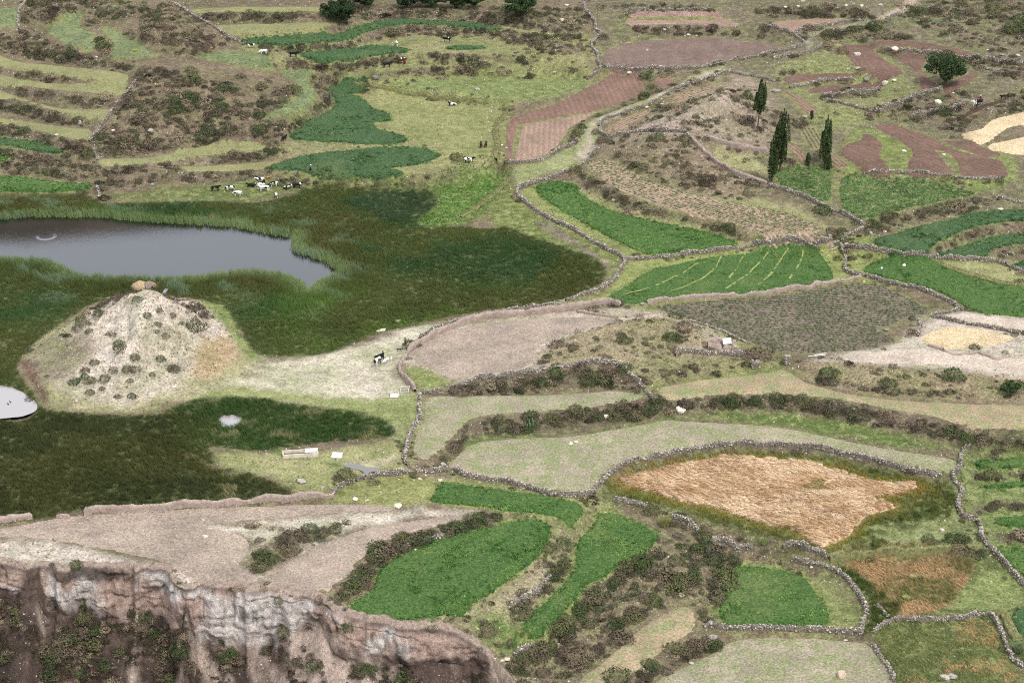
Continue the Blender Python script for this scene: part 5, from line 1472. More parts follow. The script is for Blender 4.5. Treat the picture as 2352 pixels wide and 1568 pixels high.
# ------------------------------------------------------------------ dry stone and mud walls
# kind, height, line, label
WALLS = [
 ('stone', 1.0, "314,184 304,200 287,220 267,242 250,267 232,287 220,307 205,327", "stone wall running down the right ends of the four turf terraces"),
 ('stone', 1.0, "60,3 48,15 43,30 41,50 43,66", "short curved stone wall beside the green corner plot at top left"),
 ('stone', 0.9, "390,5 425,24 460,46 490,62 515,80 560,105", "stone wall slanting down left of the yellow-green strips"),
 ('stone', 0.8, "215,345 222,360 228,370", "stub of stone wall under the brushy hill"),
 ('stone', 1.1, "221,430 227,440 229,455", "short stone wall end at the marsh corner by the alfalfa strip"),
 ('turf', 0.7, "813,188 863,199 908,206 978,218 1038,226 1108,233", "low turf-topped wall across the upper pasture"),
 ('turf', 0.7, "1175,248 1145,280 1138,305 1143,332 1135,362", "grassy bank at the right edge of the cow pasture"),
 ('stone', 1.2, "1348,-6 1341,11 1351,32 1366,52 1368,70 1381,80 1361,95 1360,110 1372,125 1373,147 1381,155 1368,170 1350,184", "winding stone wall at the left end of the large brown field"),
 ('stone', 1.2, "1384,155 1426,159 1468,159 1551,158 1601,159 1638,150 1701,136 1764,124 1800,117 1846,106 1848,100 1820,80 1790,68 1764,62", "stone wall along the front of the large brown field"),
 ('stone', 1.6, "1441,30 1480,27 1560,27 1631,25", "pale thick stone wall near the top above a thin brown plot"),
 ('stone', 1.1, "1376,290 1383,278 1426,263 1486,243 1513,226 1551,206 1601,188 1666,166 1680,160", "long stone wall along the lane's lower side"),
 ('stone', 0.9, "1680,166 1701,172 1746,179 1780,188", "stone wall running right from the head of the lane"),
 ('stone', 1.1, "1160,375 1176,375 1226,373 1276,351 1316,333 1328,320", "stone wall around the foot of the furrowed plots"),
 ('stone', 1.2, "1378,294 1381,304 1396,316 1438,308 1476,303 1530,303 1576,305", "stone wall over the shoulder of the bare hill"),
 ('mud', 1.3, "1578,308 1591,325 1616,350 1641,372 1666,386 1690,400 1714,410 1740,418 1762,424", "brown mud wall dropping down the hill's right flank"),
 ('mud', 1.3, "1626,316 1643,326 1688,338 1730,345 1764,350", "upper brown mud wall left of the poplars"),
 ('stone', 0.9, "1390,335 1373,343 1351,364 1332,384", "broken stone wall beside the lane mouth"),
 ('stone', 1.0, "1776,135 1826,127 1869,117 1888,104", "stone wall below the track bend"),
 ('stone', 1.0, "1824,77 1846,68 1871,61 1914,55 1964,48 1985,50", "stone wall along the upper side of the track"),
 ('stone', 1.0, "2034,46 2051,38 2081,27", "rough stone wall right of the track near the top"),
 ('stone', 1.0, "1889,229 1926,237 1964,247 1990,251", "stone wall below the two narrow red-brown terraces"),
 ('stone', 1.5, "1886,223 1950,216 2024,210", "terrace retaining wall under the lower narrow red-brown terrace"),
 ('stone', 1.5, "1996,261 2039,246 2079,231 2114,218 2164,206", "terrace retaining wall left of the plough team"),
 ('stone', 1.4, "2092,274 2119,261 2189,251 2222,234", "curved retaining wall just left of the plough team"),
 ('stone', 1.3, "1814,204 1846,197 1884,187 1956,184", "retaining wall between the two narrow red-brown terraces"),
 ('stone', 1.3, "2039,119 2101,118 2164,126 2239,138 2352,148", "retaining wall behind the dark round tree"),
 ('stone', 1.0, "2245,152 2276,162 2302,160", "short stone wall right of the dark round tree"),
 ('stone', 0.9, "1990,395 2050,397 2120,398 2180,403 2230,412 2300,412", "low stone wall under the red-brown fields"),
 ('stone', 1.3, "1764,427 1814,442 1847,455 1872,465 1886,474 1907,483 1939,493 1964,506 1984,518 1977,530 1944,541 1930,556", "stone wall from the poplars down to the wall junction"),
 ('stone', 1.2, "1931,563 1934,580 1944,592 1939,612 1944,625 1964,632 1982,634", "crooked stone wall between the ditch-lined field and the field with bags"),
 ('stone', 1.3, "1438,599 1501,594 1566,588 1596,582 1651,578 1701,569 1764,557 1814,555 1870,558 1928,559", "stone wall between the long oval and the ditch-lined field"),
 ('stone', 1.3, "1937,567 1989,573 2039,579 2089,585 2152,591 2160,596 2239,598 2277,602 2302,606 2327,618 2360,633", "stone wall along the foot of the curved terraces at right"),
 ('stone', 1.1, "1985,633 2014,643 2077,658 2114,666 2152,681 2189,698 2202,710 2214,713", "stone wall along the lower side of the field with bags"),
 ('mud', 1.2, "1980,636 1949,644 1914,648 1872,656 1859,665 1829,664 1797,669 1769,677 1738,678 1696,681 1638,684 1596,685 1526,691 1486,697", "broken mud wall behind the large dark row field"),
 ('stone', 0.9, "2202,713 2164,721 2138,727", "short stone wall at the dark row field's right tip"),
 ('stone', 1.1, "2137,726 2189,738 2264,753 2352,769 2400,778", "stone wall behind the pale straw plot"),
 ('stone', 1.0, "2111,736 2114,752 2108,772", "short stone wall closing the straw plot on the left"),
 ('stone', 1.3, "2285,452 2310,457 2340,464 2400,472", "stone wall above the curved terraces at the right edge"),
 ('stone', 1.2, "1311,394 1259,412 1234,419 1214,427 1191,434 1186,446 1194,456 1214,471 1234,486 1259,501 1289,516 1311,526 1339,541 1371,561 1401,578 1431,593 1434,606 1426,618 1416,636 1409,646 1384,661 1351,673 1326,683 1299,692", "long curving stone wall between the marsh and the alfalfa oval"),
 ('stone', 1.3, "1273,698 1226,709 1189,715 1138,724 1088,732 1063,740 1013,754 978,769 963,782", "stone wall left of the wooden gate along the marsh side"),
 ('mud', 1.7, "1426,704 1401,698 1361,702 1321,710 1288,715 1246,719 1221,723 1176,727 1125,730 1075,740 1063,745 1025,762 1000,770 978,786 948,801 938,813 923,831 918,843 920,858 933,876 948,893 953,900", "tall adobe wall curving round the pinkish stubble field"),
 ('mud', 0.7, "1326,716 1351,721 1388,726 1418,731", "low adobe wall stub on the bare ground, left one"),
 ('mud', 0.7, "1438,729 1463,724 1498,721", "low adobe wall stub on the bare ground, right one"),
 ('stone', 0.6, "1581,736 1613,746 1651,759 1696,779 1720,790", "low stone edging along the dark row field"),
 ('stone', 1.4, "1030,900 1038,892 1063,885 1113,870 1176,865 1213,857 1276,846 1351,837 1396,835 1416,839 1441,855", "stone wall above the brushy slope below the small hill"),
 ('stone', 1.2, "1441,856 1466,881 1480,896 1495,909 1508,926", "stone wall stub descending to the stubble terrace"),
 ('stone', 1.2, "963,903 988,905 1018,901", "short stone wall right of the fallen gates"),
 ('stone', 1.3, "964,906 965,920 963,940 965,955 960,967 948,987 938,1010 934,1035 928,1050 933,1070", "stone dividing wall between turf and stubble terrace"),
 ('stone', 1.4, "1551,817 1563,811 1598,809 1613,813 1651,815 1714,821", "stone wall below the ruined adobe hut"),
 ('stone', 1.2, "948,1086 913,1088 863,1093 813,1106 783,1116 768,1126 761,1137", "curved rubble wall below the puddle"),
 ('mud', 1.3, "768,1140 738,1140 706,1143 663,1148 625,1148 588,1151 500,1161 437,1163 350,1168 320,1174 250,1172 192,1178", "long crumbling mud wall in front of the lower marsh"),
 ('mud', 1.2, "160,1183 130,1188", "isolated piece of mud wall at lower left"),
 ('mud', 1.2, "75,1190 37,1193 0,1197 -60,1200", "mud wall end at the photo's left edge"),
 ('stone', 1.3, "955,1080 985,1086 1013,1082 1050,1082 1063,1093 1138,1106 1176,1112 1208,1121 1243,1131 1263,1138 1311,1141 1351,1136 1368,1136", "stone wall above the alfalfa wedge"),
 ('stone', 1.2, "1366,1131 1361,1126 1383,1106 1401,1088 1426,1073 1463,1058 1526,1046 1576,1034 1626,1024 1701,1021 1764,1020 1839,1027 1914,1037 1964,1047 2014,1059 2064,1074 2114,1087 2164,1096", "stone retaining wall curving over the orange reed hollow"),
 ('stone', 1.2, "1408,1152 1451,1156 1484,1168", "short stone wall at the orange hollow's left tip"),
 ('stone', 1.2, "1545,1188 1576,1199 1606,1222", "stone wall piece beside the big tussock"),
 ('stone', 1.3, "1630,1245 1657,1242 1676,1252 1690,1260 1730,1260", "rubble wall at the head of the bush row"),
 ('stone', 1.4, "1799,1252 1826,1250 1851,1258 1884,1270 1901,1280", "stone wall under the orange hollow's lower edge"),
 ('turf', 1.2, "1904,1278 1964,1270 2039,1262 2139,1259 2249,1254", "turf-topped wall above the rust-brown grass"),
 ('stone', 1.3, "2229,1020 2214,1032 2206,1052 2204,1080 2186,1090 2191,1107 2209,1127 2206,1140 2199,1155 2204,1177 2214,1192 2239,1195 2254,1215 2252,1240 2277,1265 2302,1290 2327,1320 2360,1352", "zigzag stone wall down the right side"),
 ('stone', 1.0, "1820,1282 1859,1294 1894,1302 1916,1312 1936,1322 1951,1337 1974,1367 1984,1384 1991,1402 1986,1422 1979,1442 1981,1454", "stone wall round the right side of the square alfalfa field"),
 ('stone', 1.3, "1616,1438 1638,1440 1676,1445 1764,1446 1814,1448 1889,1450 1951,1455 1984,1455", "straight stone wall below the square alfalfa field"),
 ('stone', 0.8, "2011,1389 2029,1407 2041,1419", "short broken wall in the dark rushes"),
 ('stone', 0.9, "2006,1453 2014,1445 2039,1430 2064,1424 2114,1425 2151,1424 2186,1422 2269,1410 2284,1423 2301,1455 2314,1490 2329,1520 2360,1537", "stone wall bending round the bottom right grass"),
 ('turf', 0.9, "2286,1408 2306,1410 2321,1443 2339,1473", "turf-topped wall beside the bluish alfalfa corner"),
 ('stone', 0.8, "2004,1480 2020,1505 2040,1530 2055,1568", "broken stone edging right of the field with the tan boulder"),
 ('stone', 1.4, "1172,1400 1210,1374 1244,1350 1262,1330", "steep stone retaining wall between the two bright alfalfa fields"),
 ('stone', 1.2, "1180,1505 1205,1490 1222,1483", "rubble retaining wall at the foot of the tapering alfalfa"),
 ('mud', 0.6, "2130,792 2170,806 2192,817 2232,812 2245,809", "low adobe enclosure wall on the bare ground, back side"),
 ('mud', 0.6, "2245,809 2275,822 2288,828 2320,818", "low adobe enclosure wall on the bare ground, front side"),
 ('turf', 0.8, "2154,604 2189,619 2264,642 2314,652 2370,657", "grassy bank behind the field with bags"),
 ('turf', 0.6, "1058,498 1088,481 1120,456 1150,431 1170,408", "low turf bank between the meadow and the marsh path"),
 ('stone', 1.2, "930,1256 955,1250 990,1240 1030,1228", "tumbled stone wall under the bushes behind the oval alfalfa"),
]
STONE = stone_mat("wall_stone", lin((158, 148, 136)), lin((196, 188, 176)), lin((92, 82, 72)))
CORE = plain_mat("wall_fill", lin((122, 112, 100)), 0.95, 0.4, 2.5)
def mud_mat():
    m = Nodes("mud_wall_earth")
    c = m.mix(m.ramp(m.noise(0.9, 5, 0.65), 0.3, 0.7), lin((158, 140, 128)), lin((186, 168, 156)))
    v = m.scaled(m.pos, (1, 1, 5.0))
    c = m.mix(m.math('MULTIPLY', m.ramp(m.noise(1.2, 3, 0.6, v), 0.5, 0.66), 0.5), c, lin((128, 106, 94)))
    c = m.mix(m.ramp(m.noise(5, 3, 0.7), 0.3, 0.7), m.mix(1.0, c, (0.74, 0.74, 0.74), 'MULTIPLY'), m.mix(1.0, c, (1.15, 1.15, 1.15), 'MULTIPLY'))
    m.bump(m.noise(4, 4, 0.7), 0.9, 0.15)
    return m.done(c)
MUD = mud_mat()
TURFM = plain_mat("turf_bank", lin((122, 120, 80)), 0.95, 0.35, 1.8)
STONES = [rock_mesh(f"stone_{i}", 100 + i, 1, 0.85, 0.4) for i in range(10)]
for m_ in STONES: m_.materials.append(STONE)
WALL_LINES = []
def build_wall(kind, h, s, label, i):
    V = smooth(pp(s), False, 5)
    P = ground(V)[:, :2]
    P = resample(P, 0.35)
    # even out kinks where the line of sight jumps between levels
    for _ in range(6):
        P[1:-1] = (P[:-2] + 2 * P[1:-1] + P[2:]) / 4
    P = resample(P, 0.35)
    n = len(P)
    WALL_LINES.append(P[::3])
    t = np.gradient(P, axis=0)
    t /= np.hypot(*t.T)[:, None] + 1e-9
    nr = np.stack([-t[:, 1], t[:, 0]], 1)
    g = hz(P[:, 0], P[:, 1])
    u = np.arange(n) * 0.35
    h = h * {'stone': 0.74, 'mud': 0.82, 'turf': 0.5}[kind]
    base_w = {'stone': 0.3, 'mud': 0.3, 'turf': 0.8}[kind]
    crest = h * (1 + {'stone': 0.34, 'mud': 0.18, 'turf': 0.3}[kind] * fbm(u / 1.7, u * 0 + i, 7, 3) * 1.5)
    if kind == 'mud':
        crest *= 1 - 0.5 * sstep(0.62, 0.8, vnoise(u / 5, u * 0 + i * 3.1, 3))
    if kind == 'stone':
        crest *= 1 - 0.6 * sstep(0.66, 0.85, vnoise(u / 4, u * 0 + i * 1.7, 5))
    ends = np.minimum(sstep(0, 0.6, u + 0.2), sstep(0, 0.6, u[-1] - u + 0.2))
    crest = crest * (0.35 + 0.65 * ends)
    k = 0.86 if kind == 'stone' else 1.0
    prof = [(-1.0, -0.6), (-1.0, 0.0), (-0.92, 0.55), (-0.75, 0.93), (0.0, 1.0), (0.75, 0.93), (0.92, 0.55), (1.0, 0.0), (1.0, -0.6)]
    rows = []
    for a, b in prof:
        wob = 0.09 * fbm(u / 0.7, u * 0 + a * 3, i, 2)
        off = nr * (a * base_w * (0.8 if kind == 'stone' else 1.0) + wob)[:, None]
        q = P + off
        zz = np.minimum(g, hz(q[:, 0], q[:, 1])) if b <= 0 else g
        rows.append(np.column_stack([q, zz + (crest * b * k if b > 0 else b)]))
    A = np.array(rows)
    m = len(prof)
    ix = np.arange(m * n).reshape(m, n)
    F = np.stack([ix[:-1, :-1], ix[:-1, 1:], ix[1:, 1:], ix[1:, :-1]], -1).reshape(-1, 4)
    me = raw_mesh("wall", A.reshape(-1, 3), F, kind != 'stone')
    name = {'stone': 'stone_wall', 'mud': 'mud_wall', 'turf': 'turf_wall'}[kind]
    o = link(name, me, {'stone': CORE, 'mud': MUD, 'turf': TURFM}[kind], label=label, cat="wall")
    L = u[-1]
    # rubble of the wall
    if kind == 'stone':
        per = 20.0 * h + 4
    elif kind == 'mud':
        per = 7.0
    else:
        per = 2.0
    N = int(L * per)
    f = RNG.uniform(0, n - 1.001, N)
    j = f.astype(int)
    fr = (f - j)[:, None]
    c = P[j] * (1 - fr) + P[j + 1] * fr
    gz, ch = g[j], crest[j]
    side = RNG.choice([-1, 1], N)
    hh = RNG.uniform(0, 1, N)
    if kind == 'stone':
        top = RNG.uniform(size=N) < 0.34
    else:
        top = RNG.uniform(size=N) < 0.6
    off = np.where(top, RNG.uniform(-0.7, 0.7, N), side * RNG.uniform(0.8, 1.05, N)) * base_w * (0.95 if kind != 'mud' else 0.9)
    low = (~top) & (kind != 'stone')
    off = np.where(low, side * RNG.uniform(1.2, 3.2, N) * base_w, off)
    zz = gz + np.where(top, ch * (0.94 if kind == 'stone' else 0.98), np.where(low, 0.02, hh * ch * 0.9))
    pos = c + nr[j] * off[:, None]
    sc = RNG.uniform(0.07, 0.2, N) * (1.0 if kind == 'stone' else 0.7)
    big = RNG.uniform(size=N) < 0.1
    sc[big] *= 1.35
    t_ = RNG.uniform(0, 1, N)
    tint = vary(G(98, 90, 82), G(198, 190, 180), t_, N, 0.2)
    dist = np.hypot(pos[:, 0], pos[:, 1])
    # the largest coping stones one can pick out become stones of their own
    mid_y = P[:, 1].mean()
    solo = np.zeros(N, bool)
    if kind == 'stone' and mid_y < 470:
        cand = np.where(top)[0]
        cand = cand[np.argsort(-sc[cand])][:int(min(46, 6 + L * 0.9))]
        solo[cand] = True
        for q in cand:
            s_ = bpy.data.objects.new("stone", STONES[q % 10])
            COL.objects.link(s_)
            s_.parent = o
            s_.location = (pos[q, 0], pos[q, 1], zz[q] + 0.03)
            s_.rotation_euler = (random.uniform(-.5, .5), random.uniform(-.5, .5), random.uniform(0, 6.28))
            w_ = sc[q] * 1.05
            s_.scale = (w_ * random.uniform(.9, 1.4), w_, w_ * random.uniform(.7, 1.0))
    r = ~solo
    rot = RNG.uniform(0, 6.28, (r.sum(), 3))
    scl = sc[r][:, None] * RNG.uniform(0.75, 1.3, (r.sum(), 3))
    scatter("small_stones", np.column_stack([pos, zz])[r], rot, scl, tint[r], C_STONE, parent=o)
    if kind == 'turf':
        N = int(L * 22)
        f = RNG.uniform(0, n - 1.001, N); j = f.astype(int)
        off = RNG.uniform(-1, 1, N)
        pos = P[j] + nr[j] * (off * base_w)[:, None] + RNG.normal(0, 0.1, (N, 2))
        zz = g[j] + crest[j] * (1 - 0.5 * np.abs(off)) - 0.05
        scatter("turf_tufts", np.column_stack([pos, zz]), np.column_stack([RNG.normal(0, .4, N), RNG.normal(0, .4, N), RNG.uniform(0, 6.28, N)]), RNG.uniform(0.25, 0.5, N), vary(G(104, 118, 68), G(152, 146, 104), RNG.uniform(0, 1, N), N), C_TUFT, parent=o)
for i, (kd, h_, s_, lb) in enumerate(WALLS):
    build_wall(kd, h_, s_, lb, i)
# ------------------------------------------------------------------ scrub, bunch grass and loose stones on banks and hillsides
plotmask = np.zeros((NY, NX))
for k in PLOTS:
    sl = bbox_slice(WPOLY[k], 1.5)
    if MX[sl].size: plotmask[sl] = np.maximum(plotmask[sl], sstep(-0.9, 0.1, poly_sd(MX[sl], MY[sl], WPOLY[k])))
for poly in (W_R1, W_R2, W_O1, W_O2, W_O3, W_CH, W_P3, ground_poly(LANE), ground_poly(PLAIN), world_poly(MEADOW, .3)):
    sl = bbox_slice(poly, 1.5)
    plotmask[sl] = np.maximum(plotmask[sl], sstep(-0.6, 0.4, poly_sd(MX[sl], MY[sl], poly)))
free = 1 - plotmask
gy_, gx_ = np.gradient(blur(HS, 2), CELL)
slope = np.hypot(gx_, gy_)
steep = sstep(0.16, 0.45, slope)
clump = sstep(-0.15, 0.45, fbm(MX / 4.5, MY / 4.5, 111, 3))
cany = (W > 0.4) & (MX < RX1)
bush_d = 0.4 * steep * (0.2 + clump)
tuft_d = 0.3 + 0.9 * steep
stone_d = 0.10 + 0.55 * steep * sstep(0.0, 0.4, fbm(MX / 5, MY / 5, 113, 3))
green_d = np.zeros_like(H)
# brushy places: bushes per m2, tufts per m2, stones per m2, outline
BRUSH = [
 (0.34, 1.5, 0.14, "215,330 300,175 350,158 430,175 520,190 575,225 610,270 620,310 560,335 430,345 300,345"),
 (0.22, 1.2, 0.1, "-40,355 60,362 150,372 220,385 400,385 620,350 640,372 500,400 350,400 230,420 100,405 -40,385"),
 (0.24, 1.2, 0.1, "50,70 100,85 160,110 240,140 300,150 290,165 200,150 100,140 0,118 -20,90"),
 (0.24, 1.2, 0.1, "320,80 340,20 400,10 450,55 480,90 420,105 350,95"),
 (0.16, 1.2, 0.1, "55,10 230,-10 300,5 220,22 130,45 70,60"),
 (0.15, 1.2, 0.2, "800,20 900,22 1340,20 1360,55 1340,80 1150,62 1000,42 850,50"),
 (0.14, 1.0, 0.1, "1180,80 1340,85 1360,130 1250,140 1180,120"),
 (0.14, 0.9, 0.12, "2080,5 2380,0 2380,130 2200,100 2100,60"),
 (0.1, 1.0, 0.12, "1480,285 1620,215 1720,200 1740,320 1640,300 1500,312"),
 (0.2, 1.6, 0.12, "1400,330 1500,312 1600,322 1650,380 1740,412 1755,430 1700,462 1560,440 1440,385"),
 (0.24, 1.0, 0.1, "1985,520 2110,490 2270,450 2290,462 2190,495 2100,515 2000,545"),
 (0.3, 1.2, 0.2, "1330,395 1390,425 1460,460 1540,480 1650,505 1760,545 1720,553 1600,512 1500,490 1400,455"),
 (0.10, 1.5, 0.1, "1240,830 1300,780 1450,738 1560,738 1640,792 1700,812 1600,828 1440,842 1300,842"),
 (0.34, 1.4, 0.15, "1040,900 1045,888 1176,867 1280,849 1400,839 1438,858 1470,896 1300,902"),
 (0.12, 1.8, 0.2, "1440,850 1560,820 1720,826 1800,840 1600,865 1500,885"),
 (0.10, 2.0, 0.15, "1840,838 1950,834 2100,850 2250,865 2400,885 2400,915 2200,915 2050,902 1950,890 1880,868"),
 (0.36, 1.4, 0.2, "1040,1012 1070,985 1200,967 1350,948 1510,924 1700,910 1900,922 2050,950 2200,984 2400,996 2400,1012 2200,1004 2050,970 1900,945 1700,930 1560,945 1450,962 1300,978 1100,1000"),
 (0.32, 1.8, 0.15, "1505,1235 1600,1245 1635,1285 1615,1370 1500,1445 1330,1560 1180,1600 1200,1490 1260,1465 1400,1345"),
 (0.4, 1.0, 0.1, "1625,1262 1690,1262 1695,1300 1655,1370 1645,1440 1615,1440 1618,1370 1640,1310"),
 (0.35, 1.4, 0.3, "1440,1568 1500,1530 1600,1470 1650,1480 1560,1530 1480,1600"),
 (0.34, 1.0, 0.25, "770,1368 820,1340 860,1270 900,1243 1000,1212 1100,1187 1150,1188 1130,1207 1010,1243 900,1288 862,1350 800,1390"),
 (0.2, 1.2, 0.2, "560,1300 590,1245 650,1235 730,1225 800,1205 760,1235 690,1265 650,1290 610,1325"),
 (0.25, 1.2, 0.3, "1050,1440 1130,1410 1200,1370 1290,1280 1300,1310 1200,1430 1100,1460"),
 (0.16, 1.0, 0.2, "1500,1170 1560,1180 1680,1240 1660,1250 1560,1215"),
 (0.02, 0.35, 0.1, "95,800 170,742 240,690 310,655 356,652 400,670 450,702 500,722 530,770 525,810 470,850 400,890 300,925 180,905 120,880"),
 (0.35, 1.0, 0.05, "150,770 170,742 240,690 310,660 312,668 262,695 215,735 160,775"),
 (0.25, 0.8, 0.05, "356,655 400,672 450,702 470,725 450,728 420,705 370,675"),
 (0.2, 1.0, 0.1, "1800,95 2000,60 2100,90 2050,100 1900,92"),
 (0.05, 1.0, 0.1, "2000,250 2250,240 2380,200 2380,260 2200,300 2050,285"),
]
for bd, td, sd_, s in BRUSH:
    poly = ground_poly(s)
    sl = bbox_slice(poly, 3)
    if MX[sl].size == 0: continue
    w = sstep(-1.2, 1.2, poly_sd(MX[sl], MY[sl], poly))
    bush_d[sl] = np.maximum(bush_d[sl], w * bd * 3.2 * (0.25 + clump[sl]))
    tuft_d[sl] = np.maximum(tuft_d[sl], w * td)
    stone_d[sl] = np.maximum(stone_d[sl], w * sd_ * 1.6)
# bare mound: only a few
for s_ in ("95,800 170,742 240,690 310,655 356,652 400,670 450,702 500,722 530,770 525,810 470,850 400,890 300,925 180,905 120,880", "60,810 165,730 300,700 480,688 575,800 560,880 460,905 330,940 110,932"):
    poly = ground_poly(s_)
    sl = bbox_slice(poly, 3)
    bush_d[sl] *= 1 - 0.93 * sstep(-1, 1, poly_sd(MX[sl], MY[sl], poly))
for s_ in ("150,770 170,742 240,690 310,660 312,668 262,695 215,735 160,775", "356,655 400,672 450,702 470,725 450,728 420,705 370,675"):
    poly = ground_poly(s_)
    sl = bbox_slice(poly, 3)
    bush_d[sl] = np.maximum(bush_d[sl], 0.6 * sstep(-1, 1, poly_sd(MX[sl], MY[sl], poly)))
for V_, th_, br_ in RW:
    T_ = np.vstack([V_ - [0, th_ * 0.5], (V_ + [0, th_ * 0.6])[::-1]])
    poly = ground(T_[::2])[:, :2]
    sl = bbox_slice(poly, 2)
    if MX[sl].size == 0: continue
    w = sstep(-0.6, 0.6, poly_sd(MX[sl], MY[sl], poly))
    tuft_d[sl] = np.maximum(tuft_d[sl], w * 2.2)
    stone_d[sl] = np.maximum(stone_d[sl], w * 1.6 * sstep(-0.1, 0.4, fbm(MX[sl] / 4, MY[sl] / 4, 171, 2)))
# scree: bushes thick on the left, thinner to the right
rvx = np.interp(MX, rx, rv)
bush_d = np.where(cany, np.where(W > face_h(MX) * 0.16 + 1.2, np.interp(rvx, [0, 300, 600, 700, 900, 1150], [7, 7, 5, 3, 2.2, 1.6]) * clump * 1.3 * (W < 17), 0.03), bush_d)
tuft_d = np.where(cany, np.where(W > 3, 0.7, 0.1), tuft_d)
stone_d = np.where(cany, np.where(W > 3, 0.3, 0.0), stone_d)
# keep walls clear, thicken the growth at their feet
wd = np.full(H.shape, 99.0)
for L in WALL_LINES:
    sl = bbox_slice(L, 4)
    if MX[sl].size: wd[sl] = np.minimum(wd[sl], line_dist(MX[sl], MY[sl], L))
bush_d = bush_d * sstep(0.6, 1.2, wd) + 0.5 * sstep(0.45, 0.8, wd) * (1 - sstep(1.3, 2.2, wd)) * sstep(0.0, 0.35, fbm(MX / 9, MY / 9, 141, 3))
stone_d = stone_d + 0.25 * (1 - sstep(1.0, 2.6, wd)) * sstep(0.4, 0.7, wd)
inview = (np.abs(MX) < 0.262 * MY + 9) & (MY > 225) & (MY < 700)
def draw(d):
    n = RNG.poisson(np.clip(d * free * inview, 0, 5) * CELL * CELL)
    j, i = np.nonzero(n)
    c = n[j, i]
    j, i = np.repeat(j, c), np.repeat(i, c)
    x = GX[i] + RNG.uniform(-.5, .5, len(i)) * CELL
    y = GY[j] + RNG.uniform(-.5, .5, len(i)) * CELL
    return x, y, surf_z(x, y), bil(slope, x, y)
# bunch grass
x, y, z, sl_ = draw(tuft_d)
n = len(x)
gq = np.clip(0.45 + fbm(x / 10, y / 10, 117, 3) + RNG.normal(0, 0.2, n), 0, 1)
tint = vary(G(186, 166, 136), G(120, 120, 84), gq, n, 0.2)
scatter("bunch_grass", np.column_stack([x, y, z - 0.02]), np.column_stack([RNG.normal(0, .25, n), RNG.normal(0, .25, n), RNG.uniform(0, 6.28, n)]), RNG.uniform(0.25, 0.65, n), tint, C_TUFT, label="tawny bunch grass over banks and hillsides", cat="grass")
# loose stones
x, y, z, sl_ = draw(stone_d)
n = len(x)
scatter("loose_stones", np.column_stack([x, y, z]), RNG.uniform(0, 6.28, (n, 3)), (RNG.uniform(0.08, 0.22, n) ** 1.0)[:, None] * RNG.uniform(0.7, 1.3, (n, 3)), vary(G(140, 126, 112), G(216, 206, 194), RNG.uniform(0, 1, n), n), C_STONE, label="loose pale stones strewn over banks and verges", cat="stones")
# fine turf on the green ground
td2 = np.zeros_like(H)
gi = np.clip(((MX / (0.28 * MY + 13)) + 1) / 2 * (NC - 1), 0, NC - 1).round().astype(int)
gj = np.clip(np.searchsorted(_row, MY), 0, NR - 1)
greenmap = green[gj, gi]
gcm = gcol[gj, gi]
td2 = np.where(inview & ~cany, 0.9 * np.clip(greenmap - 0.35, 0, 1), 0)
x, y, z, sl_ = draw(td2)
n = len(x)
i_ = np.clip(((x - GX[0]) / CELL).round().astype(int), 0, NX - 1); j_ = np.clip(((y - GY[0]) / CELL).round().astype(int), 0, NY - 1)
tint = np.clip(gcm[j_, i_] * np.array((0.85, 1.0, 0.75)) * (1 + RNG.normal(0, 0.2, (n, 1))), 0.01, 0.8)
scatter("turf_grass", np.column_stack([x, y, z - 0.02]), np.column_stack([RNG.normal(0, .4, n), RNG.normal(0, .4, n), RNG.uniform(0, 6.28, n)]), RNG.uniform(0.15, 0.4, n), tint, C_TUFT, label="short green turf on verges and pastures", cat="grass")

# shrubs: the largest in view one by one, the rest as scrub
PICKED = """337,726,1.1 365,719,1 397,729,1 362,744,.9 450,757,2.3 457,724,2.4 450,710,2 226,724,1.5 270,684,1.5 317,690,1.2 206,761,1 260,770,1 360,764,.8 380,776,1 240,696,1.4 416,744,.7 487,728,.7
275,804,1.8 272,792,1.6 310,823,1.3 370,828,1.3 392,849,1.3 402,850,1.2 292,851,1.3 310,851,1.3 262,853,1.2 207,878,1.4 240,872,1.4 172,881,1.4 209,902,1 349,862,.9 299,875,.7 235,896,.7 304,912,1 271,913,.8 217,836,1.1 197,851,1 192,866,1
2189,866,3 2238,800,1.7 2221,1010,2.6 1433,846,1.9 1736,822,3.2 1551,730,2 1889,490,2.9 1496,1176,2.1 1526,1330,2.8 1556,1356,2.8 1576,1336,2.3 1501,1380,2 1426,1473,2.7 1323,1516,2.5 1278,1450,2.5 1298,1429,2.1 1326,1409,2.1 1413,1339,1.5 1266,1328,1.7 1256,1352,1.7 1296,1303,1.9 1238,1502,2.5 1663,1326,3 1666,1346,2.8 1646,1375,2.4 1638,1286,2.8 1481,1305,1.6 1453,1405,1.8 1201,1518,2.4 1183,1540,2.4 1416,1562,3
1090,1200,2.8 1048,1214,2.4 1033,1225,1.9 970,1245,2.7 953,1240,2 920,1256,2.1 878,1270,2.8 868,1284,2.1 840,1314,2.3 840,1344,2.1 810,1354,2.3 783,1372,1.6 800,1446,1.9 645,1374,1.9 600,1276,2.1 620,1289,1.9 700,1241,1.2 733,1238,1.2
1328,304,2.1 1322,316,2 1316,328,1.8 1336,294,1.8 1323,391,2.2 1368,305,1.7 1381,326,2.3 1496,203,1.9 237,112,2.8 230,95,2.2 437,166,2.5 552,178,1.9 645,218,2.8 668,214,3.4 1934,121,2.4 1956,72,2.1 2009,68,3.4 1899,84,2.7 1856,68,2.4 2284,24,3.4 2231,54,2.3 2326,72,4.2 2119,28,2.4 2340,50,3 1210,990,1.6"""
pk = np.array([[float(c) for c in w.split(",")] for w in PICKED.split()])
PG = ground(pk[:, :2])
x, y, z, sl_ = draw(bush_d)
